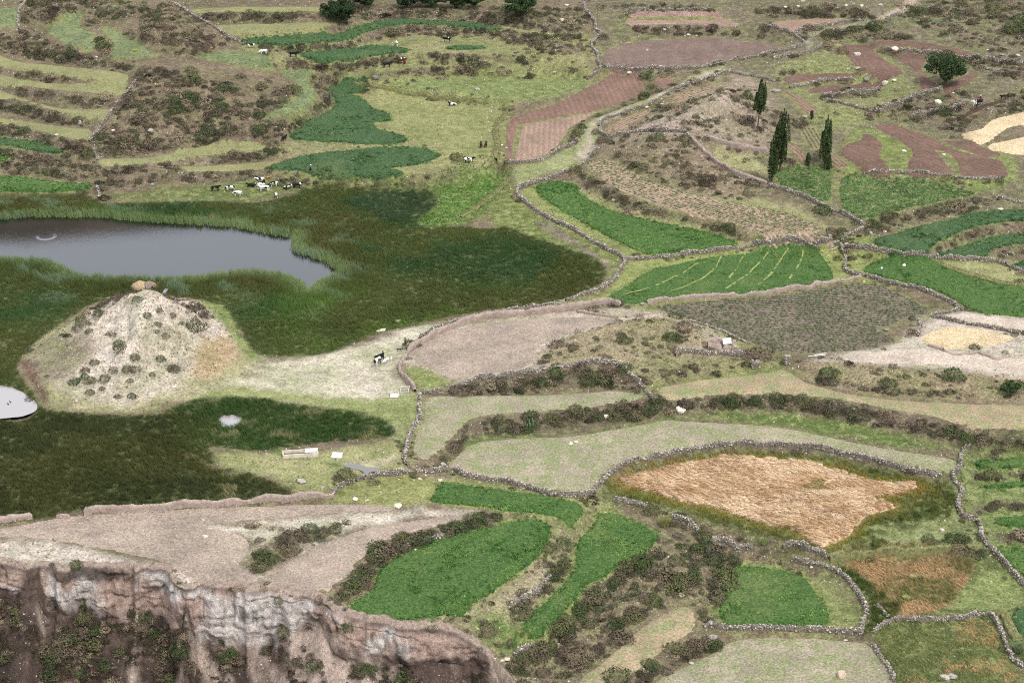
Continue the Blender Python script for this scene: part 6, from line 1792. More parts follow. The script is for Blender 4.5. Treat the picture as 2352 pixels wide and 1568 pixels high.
for V_, th_, br_ in RW:
    Lp = np.hypot(*(V_[1:] - V_[:-1]).T).sum()
    N_ = int(Lp * (th_ + 5) * 0.0135 * br_)
    f_ = RNG.uniform(0, len(V_) - 1.001, N_); j_ = f_.astype(int)
    Q_ = V_[j_] + (V_[j_ + 1] - V_[j_]) * (f_ - j_)[:, None] + np.column_stack([RNG.normal(0, 2, N_), RNG.uniform(-0.5, 0.62, N_) * th_ + 2])
    keep_ = vnoise(f_ * 0.21, f_ * 0 + th_, 17) > 0.3
    g_ = ground(Q_[keep_])
    k_ = (bil(plotmask, g_[:, 0], g_[:, 1]) < 0.5)
    g_ = g_[k_]
    x, y, z = np.concatenate([x, g_[:, 0]]), np.concatenate([y, g_[:, 1]]), np.concatenate([z, g_[:, 2]])
n = len(x)
size = 0.32 + 0.55 * RNG.gamma(1.5, 0.45, n)
size = np.minimum(size, 1.7) * np.where(y > 480, 1.15, 1.0)
size *= np.interp(bil(cany.astype(float), x, y), [0, 1], [1, 0.85])
vxx, vyy = 1176 + FPX * x / (y * CP - (z - CAM_H) * SP), 784 - FPX * ((z - CAM_H) * CP + y * SP) / (y * CP - (z - CAM_H) * SP)
onscreen = (vxx > 5) & (vxx < 2347) & (vyy > 5) & (vyy < 1560)
show = size / np.hypot(y, CAM_H - z) * onscreen
NSOLO = 300 - len(pk)
order = np.argsort(-show)
solo = order[:NSOLO]
rest = order[NSOLO:]
nr_ = len(rest)
th = np.clip(0.5 + 0.8 * fbm(x[rest] / 6, y[rest] / 6, 121, 3) + RNG.normal(0, 0.3, nr_), 0, 1)
tint = vary(G(94, 82, 72), G(80, 86, 60), th, nr_, 0.3)
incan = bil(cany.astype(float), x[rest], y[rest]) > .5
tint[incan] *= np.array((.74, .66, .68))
pale_ = RNG.uniform(size=nr_) < 0.18
tint[pale_] = G(142, 127, 106) * RNG.uniform(0.85, 1.15, (pale_.sum(), 1))
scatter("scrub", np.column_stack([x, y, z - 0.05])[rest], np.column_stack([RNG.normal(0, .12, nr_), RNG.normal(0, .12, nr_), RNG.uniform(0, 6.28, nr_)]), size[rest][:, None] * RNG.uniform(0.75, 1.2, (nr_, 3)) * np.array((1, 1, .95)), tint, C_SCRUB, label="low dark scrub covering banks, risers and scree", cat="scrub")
SHRUB_MATS = [leaf_mat("olive_leaves", lin((70, 74, 50)), lin((108, 108, 74))), leaf_mat("grey_brown_twigs", lin((84, 74, 64)), lin((122, 108, 92))), leaf_mat("dark_green_leaves", lin((52, 66, 40)), lin((84, 98, 58)))]
TONE = ["olive", "grey-brown", "dark green"]
def make_shrub_mesh(i, m):
    k = 460
    V, F = leaf_cloud(200 + i, k, dome(0.78, 0.55, 30 + i), 0.085, 0.3)
    me = raw_mesh(f"shrub_{i}_{m}", V, F)
    me.materials.append(SHRUB_MATS[m])
    return me
SHRUBS = [[make_shrub_mesh(i, m) for i in range(4)] for m in range(3)]
PLACES = [((320, 750), "on the bare mound of the thatched hut"), ((250, 870), "on the bare mound's front slope"), ((1400, 780), "on the small bare hill"), ((1250, 875), "on the brushy slope under the stone wall"), ((1100, 990), "on the bank above the curved pale terrace"),
 ((1600, 930), "on the bank below the patchy turf terrace"), ((2100, 970), "on the bank near the zigzag wall's top"), ((2150, 860), "on the pale knoll"), ((950, 1260), "in the row behind the oval alfalfa field"), ((650, 1270), "on the scarp between the stubble plots"), ((150, 1450), "on the dark scree under the white cliff"),
 ((600, 1480), "on the scree below the gully"), ((900, 1500), "on the earth slope below the oval alfalfa field"), ((1450, 1380), "on the slope right of the tapering alfalfa"), ((1250, 1520), "at the bottom of the slope below the tapering alfalfa"), ((1660, 1330), "in the row left of the square alfalfa field"), ((1560, 1520), "on the bank left of the grey-green stubble"),
 ((1600, 400), "on the dry hillside left of the poplars"), ((1600, 260), "on the bare hill above the lane"), ((1340, 310), "beside the lane"), ((1540, 500), "on the stone bank below the row terrace"), ((2130, 500), "on the bank below the young maize"), ((400, 250), "on the brushy hill at upper left"), ((400, 370), "on the ledges above the pond"),
 ((120, 110), "on the bank above the turf terraces"), ((400, 50), "on the tawny knoll at the top left"), ((660, 210), "above the curving green plot"), ((1250, 60), "on the rocky slope by the winding wall"), ((1700, 30), "near the pale thick wall at the top"), ((2000, 70), "along the track at upper right"), ((2280, 60), "on the grassy slope at top right"), ((2100, 180), "around the dark round tree"),
 ((2300, 230), "near the plough team"), ((2280, 1120), "on the terraces right of the zigzag wall"), ((1800, 1030), "over the orange reed hollow"), ((1100, 80), "below the row of dark trees"), ((900, 180), "on the bank behind the upper pasture"), ((1050, 1090), "along the wall above the alfalfa wedge"), ((1900, 490), "along the wall below the young maize"), ((1500, 1180), "at the orange hollow's left tip")]
pcs = np.array([p for p, _ in PLACES], float)
def place_of(vx, vy):
    return PLACES[int(np.argmin(np.hypot(pcs[:, 0] - vx, (pcs[:, 1] - vy) * 1.5)))][1]
same_ = {}
items = [(vx, vy, p, s) for (vx, vy, s), p in zip(pk, PG)] + [(vxx[q], vyy[q], (x[q], y[q], z[q]), size[q]) for q in solo]
for q, (vx, vy, p, s) in enumerate(items):
    m = int(_hash(np.array([q]), np.array([3]), 9)[0] * 2.999)
    o = bpy.data.objects.new("shrub", SHRUBS[m][q % 4])
    COL.objects.link(o)
    o.location = (p[0], p[1], p[2] - 0.06)
    k = s * random.uniform(0.95, 1.1) * (0.86 if q < 38 else 0.72 if q < len(pk) else 1.0)
    o.scale = (k * random.uniform(.9, 1.15), k * random.uniform(.9, 1.15), k * random.uniform(.85, 1.05))
    o.rotation_euler = (0, 0, random.uniform(0, 6.28))
    w = "small" if s < 1.1 else ("middling" if s < 1.8 else "large")
    where = place_of(vx, vy)
    tag(o, f"{w} {TONE[m]} shrub {where}", "shrub", "shrubs " + where)
    same_.setdefault(o["label"], []).append((vx, o))
NTH = "leftmost second third fourth fifth sixth seventh eighth ninth tenth eleventh twelfth thirteenth fourteenth fifteenth sixteenth seventeenth eighteenth".split()
for lb_, L_ in same_.items():
    if len(L_) == 1: continue
    L_.sort(key=lambda t: t[0])
    for q, (_, o) in enumerate(L_[:18]):
        if q == 0: o["label"] = lb_ + ", leftmost"
        elif q == len(L_) - 1: o["label"] = lb_ + ", rightmost"
        else: o["label"] = lb_ + ", " + NTH[q] + " from left" if len(lb_.split()) <= 13 else lb_.replace("middling ", "").replace(" the ", " ", 1) + ", " + NTH[q] + " from left"
# ------------------------------------------------------------------ trees
BARK = plain_mat("bark", lin((96, 80, 66)), 0.95, 0.3, 4.0)
DARKLEAF = leaf_mat("dark_tree_leaves", lin((40, 58, 36), 0.7), lin((76, 94, 58), 0.7))
POPLEAF = leaf_mat("poplar_leaves", lin((46, 62, 38), 0.7), lin((86, 100, 60), 0.7))
def tube(path, radii, seg=7):
    """tapered branch along a path"""
    V, F = [], []
    P = [Vector(p) for p in path]
    for i, p in enumerate(P):
        d = (P[min(i + 1, len(P) - 1)] - P[max(i - 1, 0)]).normalized()
        a = d.orthogonal().normalized()
        b = d.cross(a)
        for k in range(seg):
            t = 2 * math.pi * k / seg
            V.append(tuple(p + (a * math.cos(t) + b * math.sin(t)) * radii[i]))
    for i in range(len(P) - 1):
        for k in range(seg):
            F.append((i * seg + k, i * seg + (k + 1) % seg, (i + 1) * seg + (k + 1) % seg, (i + 1) * seg + k))
    return V, F
def merge(parts):
    V, F = [], []
    for v, f in parts:
        k = len(V)
        V += list(v)
        F += [tuple(i + k for i in q) for q in f]
    return V, F
def trunk_mesh(seed, height, r0, spread, limbs):
    r = random.Random(seed)
    parts = [tube([(0, 0, -0.3), (0.05, 0, height * 0.35), (0.1, 0.05, height * 0.7), (0.1, 0.1, height)], [r0, r0 * 0.8, r0 * 0.5, r0 * 0.15])]
    for k in range(limbs):
        a = r.uniform(0, 6.28)
        z = height * r.uniform(0.25, 0.7)
        l = spread * r.uniform(0.5, 0.85)
        parts.append(tube([(0.05, 0.02, z), (l * 0.5 * math.cos(a), l * 0.5 * math.sin(a), z + l * 0.35), (l * math.cos(a), l * math.sin(a), z + l * 0.6)], [r0 * 0.45, r0 * 0.3, r0 * 0.1], 5))
    V, F = merge(parts)
    return raw_mesh("trunk", V, F, True)
def round_crown(seed, n, rad, hgt, base, leaf):
    rr = np.random.default_rng(seed)
    K = 34
    cen = []
    for k in range(K):
        d = rr.normal(0, 1, 3); d /= np.linalg.norm(d)
        d[2] = d[2] * 0.9 + 0.1
        q = rr.uniform(0.5, 0.86)
        cen.append((d * q, rr.uniform(0.2, 0.36)))
    def f(r):
        c, s = cen[r.integers(0, K)]
        d = r.normal(0, 1, 3); d /= np.linalg.norm(d)
        p = c + d * s * r.uniform(0.55, 1.0) ** 0.5
        return np.array((p[0] * rad, p[1] * rad, base + hgt * 0.5 + p[2] * hgt * 0.5)), d
    return raw_mesh("crown", *leaf_cloud(seed, n, f, leaf, 0.35))
def poplar_crown(seed, n, rad, h0, h1, leaf):
    rr = np.random.default_rng(seed)
    K = 16
    spires = [(rr.uniform(0, 6.28), rr.uniform(0.15, 0.75), rr.uniform(0.0, 0.5), rr.uniform(0.6, 0.98)) for _ in range(K)]
    spires.append((0, 0, 0, 1.0))
    def f(r):
        a, q, lo, hi = spires[r.integers(0, K + 1)]
        t = lo + (hi - lo) * r.uniform(0, 1)
        env = rad * (0.55 + 0.6 * math.sin(min(1, t * 0.9 + 0.1) * math.pi) ** 0.6)
        s = 0.35 * rad * (1 - 0.85 * ((t - lo) / (hi - lo)) ** 1.5)
        d = r.normal(0, 1, 3); d[2] *= 0.5; d /= np.linalg.norm(d)
        return np.array((q * env * math.cos(a) + d[0] * s, q * env * math.sin(a) + d[1] * s, h0 + (h1 - h0) * t + d[2] * 0.2)), d
    return raw_mesh("crown", *leaf_cloud(seed, n, f, leaf, 0.5))
def tree(name, vx, vy, label, kind, rad, hgt, seed, base=None, lean=0.0, group=None):
    p = at(vx, vy)
    o = link(name, None, label=label, cat="tree", group=group)
    o.location = (p[0], p[1], p[2])
    o.rotation_euler = (0, lean, 0)
    if kind == 'round':
        b = 0.12 * hgt if base is None else base
        link("trunk", trunk_mesh(seed, b + hgt * 0.6, 0.055 * rad + 0.12, rad, 7), BARK, o)
        link("crown", round_crown(seed, int(2600 + 700 * rad), rad, hgt - b, b, 0.24 if rad > 3 else 0.17), DARKLEAF, o)
    else:
        link("trunk", trunk_mesh(seed, hgt * 0.8, 0.05 * rad + 0.12, rad * 0.4, 5), BARK, o)
        link("crown", poplar_crown(seed, int(1100 + 260 * hgt), rad, base or 0.6, hgt, 0.2), POPLEAF, o)
    return o
tree("round_tree", 2170, 196, "broad dark round tree standing alone on red-brown soil", 'round', 6.3, 9.2, 1, 0.6)
tree("round_tree", 778, 50, "big dark round tree above the yellow-green turf strips", 'round', 5.0, 7.4, 2, 0.3)
tree("round_tree", 838, 17, "dark leafy tree just right of the big round one", 'round', 3.8, 5.6, 3, 0.3)
tree("round_tree", 935, 18, "first dark tree of the hedge row at the top", 'round', 4.0, 5.4, 4, 0.2, group="hedge row trees at the top")
tree("round_tree", 990, 16, "second dark tree of the hedge row at the top", 'round', 4.2, 5.4, 5, 0.2, group="hedge row trees at the top")
tree("round_tree", 1045, 18, "third dark tree of the hedge row at the top", 'round', 4.0, 5.6, 6, 0.2, group="hedge row trees at the top")
tree("round_tree", 1088, 15, "last dark tree of the hedge row at the top", 'round', 3.2, 4.8, 7, 0.2, group="hedge row trees at the top")
tree("round_tree", 1192, 33, "dark round tree at the top left of the winding wall", 'round', 5.2, 6.4, 8, 0.2)
tree("poplar_tree", 1739, 302, "leaning poplar with bare lower trunk on the hillside, leftmost", 'poplar', 1.5, 13.4, 9, 4.4, 0.05)
tree("poplar_tree", 1790, 396, "tallest poplar with several spires", 'poplar', 1.9, 16.0, 10, 0.8, 0.03)
tree("poplar_tree", 1771, 420, "shorter poplar pressed against the tallest one", 'poplar', 1.3, 11.5, 11, 0.5)
tree("poplar_tree", 1893, 384, "slim poplar standing alone on the right", 'poplar', 1.35, 13.2, 12, 0.4, 0.02)
tree("poplar_sapling", 1864, 272, "thin poplar sapling behind the two tall poplars", 'poplar', 0.35, 2.2, 13, 0.2)
tree("poplar_sapling", 1856, 384, "small poplar sapling between the tall poplars", 'poplar', 0.6, 3.6, 14, 0.2)
tree("poplar_sapling", 1903, 390, "bushy young poplar at the lone poplar's foot", 'poplar', 0.7, 3.6, 15, 0.2)
tree("small_tree", 2320, 908, "little round tree at the foot of the pale knoll", 'round', 1.7, 3.0, 16, 0.6)

# tussocks of tall grass
def tussock(vx, vy, r, label, c):
    p = at(vx, vy)
    m = leaf_mat("tussock_blades_%d" % vx, lin(c), lin(tuple(min(255, v + 34) for v in c)))
    V, F = blade_clump(vx, 420, 0.45 * r, r * 1.05, 0.035, r * 0.75, 3)
    o = link("tussock", raw_mesh("tussock", V, F), m, label=label, cat="grass clump")
    o.location = p
tussock(1526, 1206, 1.9, "big pale green pampas tussock at the orange hollow's left tip", (138, 138, 82))
tussock(1752, 1250, 1.2, "green tussock on the lower lip of the orange hollow", (128, 138, 84))
tussock(2338, 1496, 1.9, "large grey-green tussock by the bottom right wall", (98, 112, 74))
tussock(1145, 1480, 1.0, "pale tussock on the slope below the tapering alfalfa", (150, 150, 106))
tussock(2096, 1328, 0.8, "pale tuft in the rust-brown grass, one of a pair", (160, 162, 108))
tussock(2116, 1327, 0.8, "pale tuft in the rust-brown grass, right of the pair", (160, 162, 108))
tussock(2081, 1378, 0.8, "lone pale tuft lower in the rust-brown grass", (160, 162, 108))
tussock(310, 119, 0.8, "small yellow flowering tuft on the wedge of greens", (196, 186, 60))
# cactus clumps
CACT = plain_mat("cactus_skin", lin((96, 108, 84)), 0.8, 0.25, 3.0)
def cactus(vx, vy, label, seed, h):
    p = at(vx, vy)
    r = random.Random(seed)
    o = link("cactus", None, label=label, cat="cactus")
    o.location = p
    for k in range(8):
        a, q = r.uniform(0, 6.28), r.uniform(0.1, 0.7)
        x0, y0, hh = q * math.cos(a), q * math.sin(a), h * r.uniform(0.6, 1.0)
        V, F = tube([(x0, y0, -0.1), (x0 * 1.2, y0 * 1.2, hh * 0.5), (x0 * 1.3, y0 * 1.3, hh * 0.95), (x0 * 1.3, y0 * 1.3, hh)], [0.13, 0.15, 0.12, 0.02], 8)
        link("stem", raw_mesh("stem", V, F, True), CACT, o)
cactus(1216, 986, "columnar cactus clump on the bank above the curved terrace", 1, 2.3)
cactus(158, 118, "columnar cactus clump on the bank above the turf terraces", 2, 2.2)
cactus(753, 228, "columnar cactus clump at the bluish alfalfa's upper left edge", 3, 2.4)

# ------------------------------------------------------------------ boulders
BOULD = [stone_mat("boulder_grey", lin((150, 144, 136)), lin((182, 176, 166)), lin((108, 102, 96))), stone_mat("boulder_pale", lin((198, 184, 168)), lin((226, 216, 204)), lin((150, 136, 122))), stone_mat("boulder_tan", lin((190, 170, 148)), lin((212, 194, 174)), lin((150, 128, 108)))]
BM = [[rock_mesh(f"boulder_{m}_{i}", 300 + i, 3, 0.72, 0.18) for i in range(6)] for m in range(3)]
for m in range(3):
    for me in BM[m]:
        me.materials.append(BOULD[m])
        me.polygons.foreach_set("use_smooth", np.zeros(len(me.polygons), bool))
BOULDERS = [
 (183, 287, 0.9, 0, 1.5, "pointed grey boulder on the lowest turf terrace"), (27, 277, .6, 1, .6, "small white rock at the left on the lowest turf terrace"), (130, 311, .7, 1, .6, "flat white rock at the lowest turf terrace's front edge"),
 (260, 301, .7, 1, .8, "pale rock low on the brushy hill"), (347, 302, 1.2, 0, .8, "grey boulder in the brush at the hill's foot"), (222, 132, .6, 1, .8, "white rock on the bank above the turf terraces"),
 (863, 184, 1.2, 0, .9, "grey boulder against the bank behind the upper pasture"), (1159, 168, 1.0, 0, .9, "rounded grey boulder right of the bank behind the upper pasture"), (1097, 207, 1.1, 0, .6, "low grey boulder on the upper pasture"), (1130, 249, .6, 0, .8, "small grey boulder above the cow pasture's corner"),
 (993, 47, .7, 0, .7, "grey rock on the edge of the alfalfa ribbon"), (1163, 340, .5, 1, .7, "white rock beside the furrowed brown plot"), (1152, 334, .55, 1, .5, "flat white rock on the grassy bank of the cow pasture"),
 (1291, 50, 1.1, 1, .9, "pale boulder on the rocky slope left of the winding wall"), (1302, 12, .9, 1, .5, "leaning white slab near the top left of the winding wall"), (1527, 67, .8, 1, .9, "pale boulder in the hedge above the large brown field"), (1582, 83, .9, 1, .8, "largest white block behind the large brown field"), (1600, 83, .6, 1, .8, "white block right of the largest behind the brown field"), (1573, 84, .6, 1, .6, "low white block left of the largest behind the brown field"),
 (1486, 118, .8, 1, .9, "lone pale rock on a green tuft in the large brown field"), (1516, 156, 1.2, 1, .6, "pale flat boulder on the front wall of the brown field"), (1447, 168, 1.1, 1, .7, "pale boulder below the front wall of the brown field"), (1485, 248, .8, 1, .9, "white boulder at the lane wall beside the row plot"), (1531, 246, .8, 1, .5, "right one of two pale rocks behind the lower row plot"), (1521, 242, .6, 1, .6, "left one of two pale rocks behind the lower row plot"), (1718, 288, .8, 0, .9, "grey boulder left of the leaning poplar's foot"), (1273, 169, .7, 0, .8, "grey rock on the turf left of the winding wall"),
 (1968, 128, 1.4, 1, .9, "big pale boulder on the red-brown plot"), (1979, 13, .9, 1, .7, "rightmost pale boulder above the track near the top"), (1960, 9, .8, 1, .6, "pale boulder above the track, second from right"), (1943, 14, .8, 1, .8, "pale boulder above the track, third from right"), (1904, 10, 1.2, 1, .6, "wide pale boulder above the track hedge"), (1844, 5, .9, 1, .9, "pale boulder at the photo's top edge"), (1833, 16, .8, 1, .8, "pale boulder above the left end of the track hedge"), (1804, 17, .8, 1, .6, "low pale boulder above the brown plot by the track"),
 (2023, 14, 1.0, 1, .8, "pale boulder left of the track near the top"), (1990, 188, 1.1, 0, .9, "rounded grey boulder below the red-brown plot"), (2033, 195, 1.2, 1, 1.2, "upright pale boulder below the red-brown plot"), (2054, 188, .8, 1, .8, "small pale boulder right of the upright one"), (2054, 114, 1.6, 1, 1.0, "large white rock pile in the retaining wall"), (2301, 127, 1.2, 0, .6, "low grey boulder on the grassy slope at right"), (2339, 129, .9, 0, .8, "rounded grey boulder near the right edge on the grassy slope"), (2269, 116, .8, 1, .4, "flat pale rock on the grassy slope"),
 (2154, 237, 1.3, 1, .9, "tan-white boulder left of the plough team"), (2205, 211, .9, 1, .8, "white boulder above the plough team"), (2189, 214, .6, 1, .5, "small white rock left of the one above the plough team"), (1781, 210, 1.9, 0, .5, "broad grey outcrop beside the curved row plot"), (1970, 159, 1.0, 1, .6, "pale flat rock at the red-brown plot's corner"), (1948, 161, .7, 1, .8, "pinkish rock left of the red-brown plot's corner"), (2076, 349, .9, 1, .6, "pale rock on the grass spit between red-brown fields"), (2168, 356, .7, 1, .6, "pale rock on the grass tongue in the branching field"), (1850, 267, .8, 1, .5, "white rock below the curved row plot"), (2276, 39, .8, 1, .8, "pale rock at the top of the grassy slope"), (2336, 85, .7, 1, .7, "pale rock among the bushes at the top right"), (2001, 54, .9, 1, .9, "pale boulder where the track forks"),
 (350, 424, .9, 0, .5, "flat grey slab on the pond bank left of the herd"), (1562, 520, .6, 1, .7, "white rock at the edge of the long alfalfa oval"), (1408, 462, .8, 0, .8, "grey boulder in the brushy stone bank"), (1476, 701, .7, 0, 1.0, "grey rock pile at the end of the mud wall"),
 (2298, 481, 1.0, 1, .3, "flat white slab above the curved terraces"), (2000, 538, .8, 0, .9, "grey boulder under the bank below the maize"), (2033, 534, .7, 1, .9, "tilted pale rock under the bank below the maize"), (1945, 563, .9, 0, .6, "grey boulder at the wall junction"), (2036, 757, .9, 0, .5, "flat grey boulder in the row field's grassy corner"), (1985, 648, .45, 1, .7, "small white rock at the top of the dark row field"),
 (1563, 943, 1.4, 1, .9, "big pale boulder in the bank below the turf terrace"), (1393, 959, .8, 1, .9, "pale rock in the bank left of the big pale one"), (1312, 1021, .9, 1, .4, "flat white rock on the green strip"), (1323, 1018, .7, 1, .9, "upright white rock on the green strip"), (1961, 941, .6, 1, .6, "white rock at the turf terrace's front edge"),
 (1018, 1067, .8, 0, .7, "grey boulder in the ditch right of the dividing wall"), (1011, 1104, .6, 1, .9, "round white boulder below the wall above the alfalfa wedge"), (965, 1101, .5, 1, .6, "small white rock right of the rubble wall's end"), (1132, 1134, .5, 1, .6, "small white rock on the alfalfa wedge"), (914, 1164, 1.0, 1, .6, "pale flat boulder on the edge of the stubble field"), (817, 1148, .8, 1, .6, "pale rock left on the yellow turf"), (843, 1150, .6, 1, .6, "pale rock right on the yellow turf"), (693, 1105, 1.2, 0, .5, "broad grey boulder on the turf by the marsh tip"), (742, 1120, .6, 0, .5, "small grey rock near the rubble wall's left end"),
 (472, 1232, .9, 1, .6, "white boulder on the stubble beside the scarp"), (468, 1196, .4, 1, .8, "small brown rock on the stubble field"), (955, 1264, .6, 1, .8, "white rock at the oval alfalfa's upper edge"), (754, 1410, .6, 1, .8, "pale rock at the rim left of the oval alfalfa"), (1165, 1514, .7, 1, .8, "larger white rock at the slope foot"), (1154, 1518, .5, 1, .8, "smaller white rock at the slope foot"),
 (1622, 1236, 1.0, 1, .6, "flat pale slab at the head of the bush row"), (1638, 1466, 1.0, 0, .9, "grey angular boulder at the straight wall's left end"), (1564, 1369, .8, 1, .8, "pale boulder on the path right of the slope"), (1692, 1279, .7, 0, .9, "grey rock above the square alfalfa field"), (1588, 1524, .6, 1, .6, "white rock in the bank left of the grey-green stubble"),
 (1931, 1552, 1.3, 2, .9, "tan dome-shaped boulder in the grey-green stubble"), (2164, 1221, .7, 1, 1.0, "white triangular rock on the pale turf"), (1942, 1472, .45, 1, .7, "white rock below the straight wall"), (2171, 1556, 1.1, 0, .6, "left grey boulder of two at the bottom right"), (2186, 1555, 1.1, 0, .7, "right grey boulder of two at the bottom right"), (1864, 1306, .4, 1, 1.0, "small upright white stone by the square alfalfa field"),
 (915, 738, 1.0, 1, .4, "flat white rock on the pale plain next to the marsh"), (875, 760, 1.4, 1, .3, "low pinkish outcrop on the pale plain"), (674, 839, 1.0, 1, .4, "white flat rock left on the pale plain"), (738, 866, .9, 1, .25, "white slab in the middle of the pale plain"), (800, 861, .6, 1, .25, "small white slab on the pale plain"), (400, 889, .7, 1, .3, "white slab at the mound's right foot"), (176, 922, .5, 1, .7, "white rock at the mound's front foot, left"), (279, 925, .4, 1, .7, "small white rock at the mound's front foot"),
]
BG = ground([(b[0], b[1]) for b in BOULDERS])
for q, ((vx, vy, s, m, hk, lb), p) in enumerate(zip(BOULDERS, BG)):
    o = link("boulder", BM[m][q % 6], label=lb, cat="boulder")
    o.location = (p[0], p[1], p[2] + 0.25 * s * hk)
    s *= 0.8
    o.scale = (s, s * 0.85, s * hk)
    o.rotation_euler = (random.uniform(-.15, .15), random.uniform(-.15, .15), random.uniform(0, 6.28))
# ------------------------------------------------------------------ animals and people
TMP = bpy.data.scenes.new("workbench")
def skin(name, nodes, links_, sub=1, root=0):
    """continuous body grown round a skeleton; nodes (x, y, z, r)"""
    me = bpy.data.meshes.new(name + "_bones")
    me.from_pydata([n[:3] for n in nodes], links_, [])
    o = bpy.data.objects.new(name + "_bones", me)
    TMP.collection.objects.link(o)
    o.modifiers.new("skin", 'SKIN')
    sv = me.skin_vertices[0].data
    for i, n in enumerate(nodes):
        sv[i].radius = (n[3], n[3])
        sv[i].use_root = (i == root)
    m = o.modifiers.new("sub", 'SUBSURF')
    m.levels = m.render_levels = sub
    TMP.view_layers[0].update()
    dg = TMP.view_layers[0].depsgraph
    out = bpy.data.meshes.new_from_object(o.evaluated_get(dg))
    out.name = name
    bpy.data.objects.remove(o)
    bpy.data.meshes.remove(me)
    out.polygons.foreach_set("use_smooth", np.ones(len(out.polygons), bool))
    out.materials.clear()
    return out

def cow_bones(pose):
    z0 = -0.52 if pose == 'lie' else 0.0
    N = [(-0.72, 0, 1.12 + z0, .30), (-0.98, 0, 1.12 + z0, .22), (-0.2, 0, 1.05 + z0, .37), (0.35, 0, 1.05 + z0, .36), (0.68, 0, 1.12 + z0, .30)]
    E = [(0, 1), (0, 2), (2, 3), (3, 4)]
    head = {'stand': [(0.95, 0, 1.28, .19), (1.16, 0, 1.38, .16), (1.38, 0, 1.24, .13), (1.52, 0, 1.12, .09)],
            'graze': [(0.95, 0, .98, .19), (1.16, 0, .66, .15), (1.28, 0, .40, .13), (1.34, 0, .20, .09)],
            'lie': [(0.92, 0, .86, .18), (1.08, 0, 1.02, .15), (1.28, 0, .92, .12), (1.42, 0, .82, .09)]}[pose]
    k = len(N)
    N += head
    E += [(4, k), (k, k + 1), (k + 1, k + 2), (k + 2, k + 3)]
    for s in (-1, 1):                       # ears
        N.append((head[1][0] - 0.02, s * 0.26, head[1][2] + 0.05, .035)); E.append((k + 1, len(N) - 1))
    for s in (-1, 1):
        b = len(N)
        if pose == 'lie':
            N += [(0.6, s * .26, .42, .13), (0.95, s * .3, .12, .07), (0.6, s * .33, .08, .06)]
            E += [(4, b), (b, b + 1), (b + 1, b + 2)]
            b = len(N)
            N += [(-0.6, s * .36, .4, .17), (-0.2, s * .42, .12, .08), (-0.6, s * .44, .08, .06)]
            E += [(0, b), (b, b + 1), (b + 1, b + 2)]
        else:
            o = 0.1 * s if pose == 'stand' else -0.12 * s
            N += [(0.64, s * .21, .74, .14), (0.62 + o, s * .21, .42, .075), (0.66 + o, s * .21, .10, .06), (0.70 + o, s * .21, .03, .065)]
            E += [(4, b), (b, b + 1), (b + 1, b + 2), (b + 2, b + 3)]
            b = len(N)
            N += [(-0.66, s * .23, .78, .18), (-0.84 - o, s * .22, .48, .085), (-0.76 - o, s * .22, .10, .06), (-0.71 - o, s * .22, .03, .065)]
            E += [(0, b), (b, b + 1), (b + 1, b + 2), (b + 2, b + 3)]
    b = len(N)
    N += [(-1.16, 0, .95 + z0, .035), (-1.2, 0, max(.16, .5 + z0), .03), (-1.18, 0, max(.08, .38 + z0), .05)]
    E += [(1, b), (b, b + 1), (b + 1, b + 2)]
    return N, E
def scaled_bones(NE, k, thick=1.0):
    return [(x * k, y * k, z * k, r * k * thick) for x, y, z, r in NE[0]], NE[1]
def hide_mat(name, a, b=None, cut=0.5, scale=1.1):
    m = Nodes(name)
    if b is None:
        return m.done(m.mix(m.ramp(m.noise(4, 3, 0.6), .3, .7), tuple(v * .8 for v in a), tuple(v * 1.2 for v in a)), 0.75)
    tc = m.n("ShaderNodeTexCoord")
    oi = m.n("ShaderNodeObjectInfo")
    add = m.n("ShaderNodeVectorMath", operation='ADD')
    sc = m.n("ShaderNodeVectorMath", operation='SCALE')
    cmb = m.n("ShaderNodeCombineXYZ")
    for q in range(3): m.l(oi.outputs["Random"], cmb.inputs[q])
    m.l(cmb.outputs[0], sc.inputs[0]); sc.inputs["Scale"].default_value = 37.0
    m.l(tc.outputs["Object"], add.inputs[0]); m.l(sc.outputs[0], add.inputs[1])
    n = m.noise(scale, 1.0, 0.4, add.outputs[0])
    return m.done(m.mix(m.ramp(n, cut - 0.02, cut + 0.02), a, b), 0.75)
BLACK, WHITE, BROWN = lin((26, 25, 27)), lin((236, 232, 224)), lin((62, 42, 34))
HIDES = {'pied': hide_mat("pied_hide", BLACK, WHITE, 0.5), 'mostly_white': hide_mat("white_pied_hide", BLACK, WHITE, 0.40), 'mostly_black': hide_mat("black_pied_hide", BLACK, WHITE, 0.62), 'black': hide_mat("black_hide", BLACK), 'brown': hide_mat("brown_hide", BROWN), 'white': hide_mat("white_fleece", WHITE), 'tan': hide_mat("tan_hide", lin((180, 130, 90)))}
_cm = {}
def cow_mesh(pose, hide, k=1.0, thick=1.0, kind="cow"):
    key = (pose, hide, k, thick)
    if key not in _cm:
        me = skin(kind, *scaled_bones(cow_bones(pose), k, thick), sub=1)
        me.materials.append(HIDES[hide])
        _cm[key] = me
    return _cm[key]
HERD = "herd grazing between the terraces and the reeds"
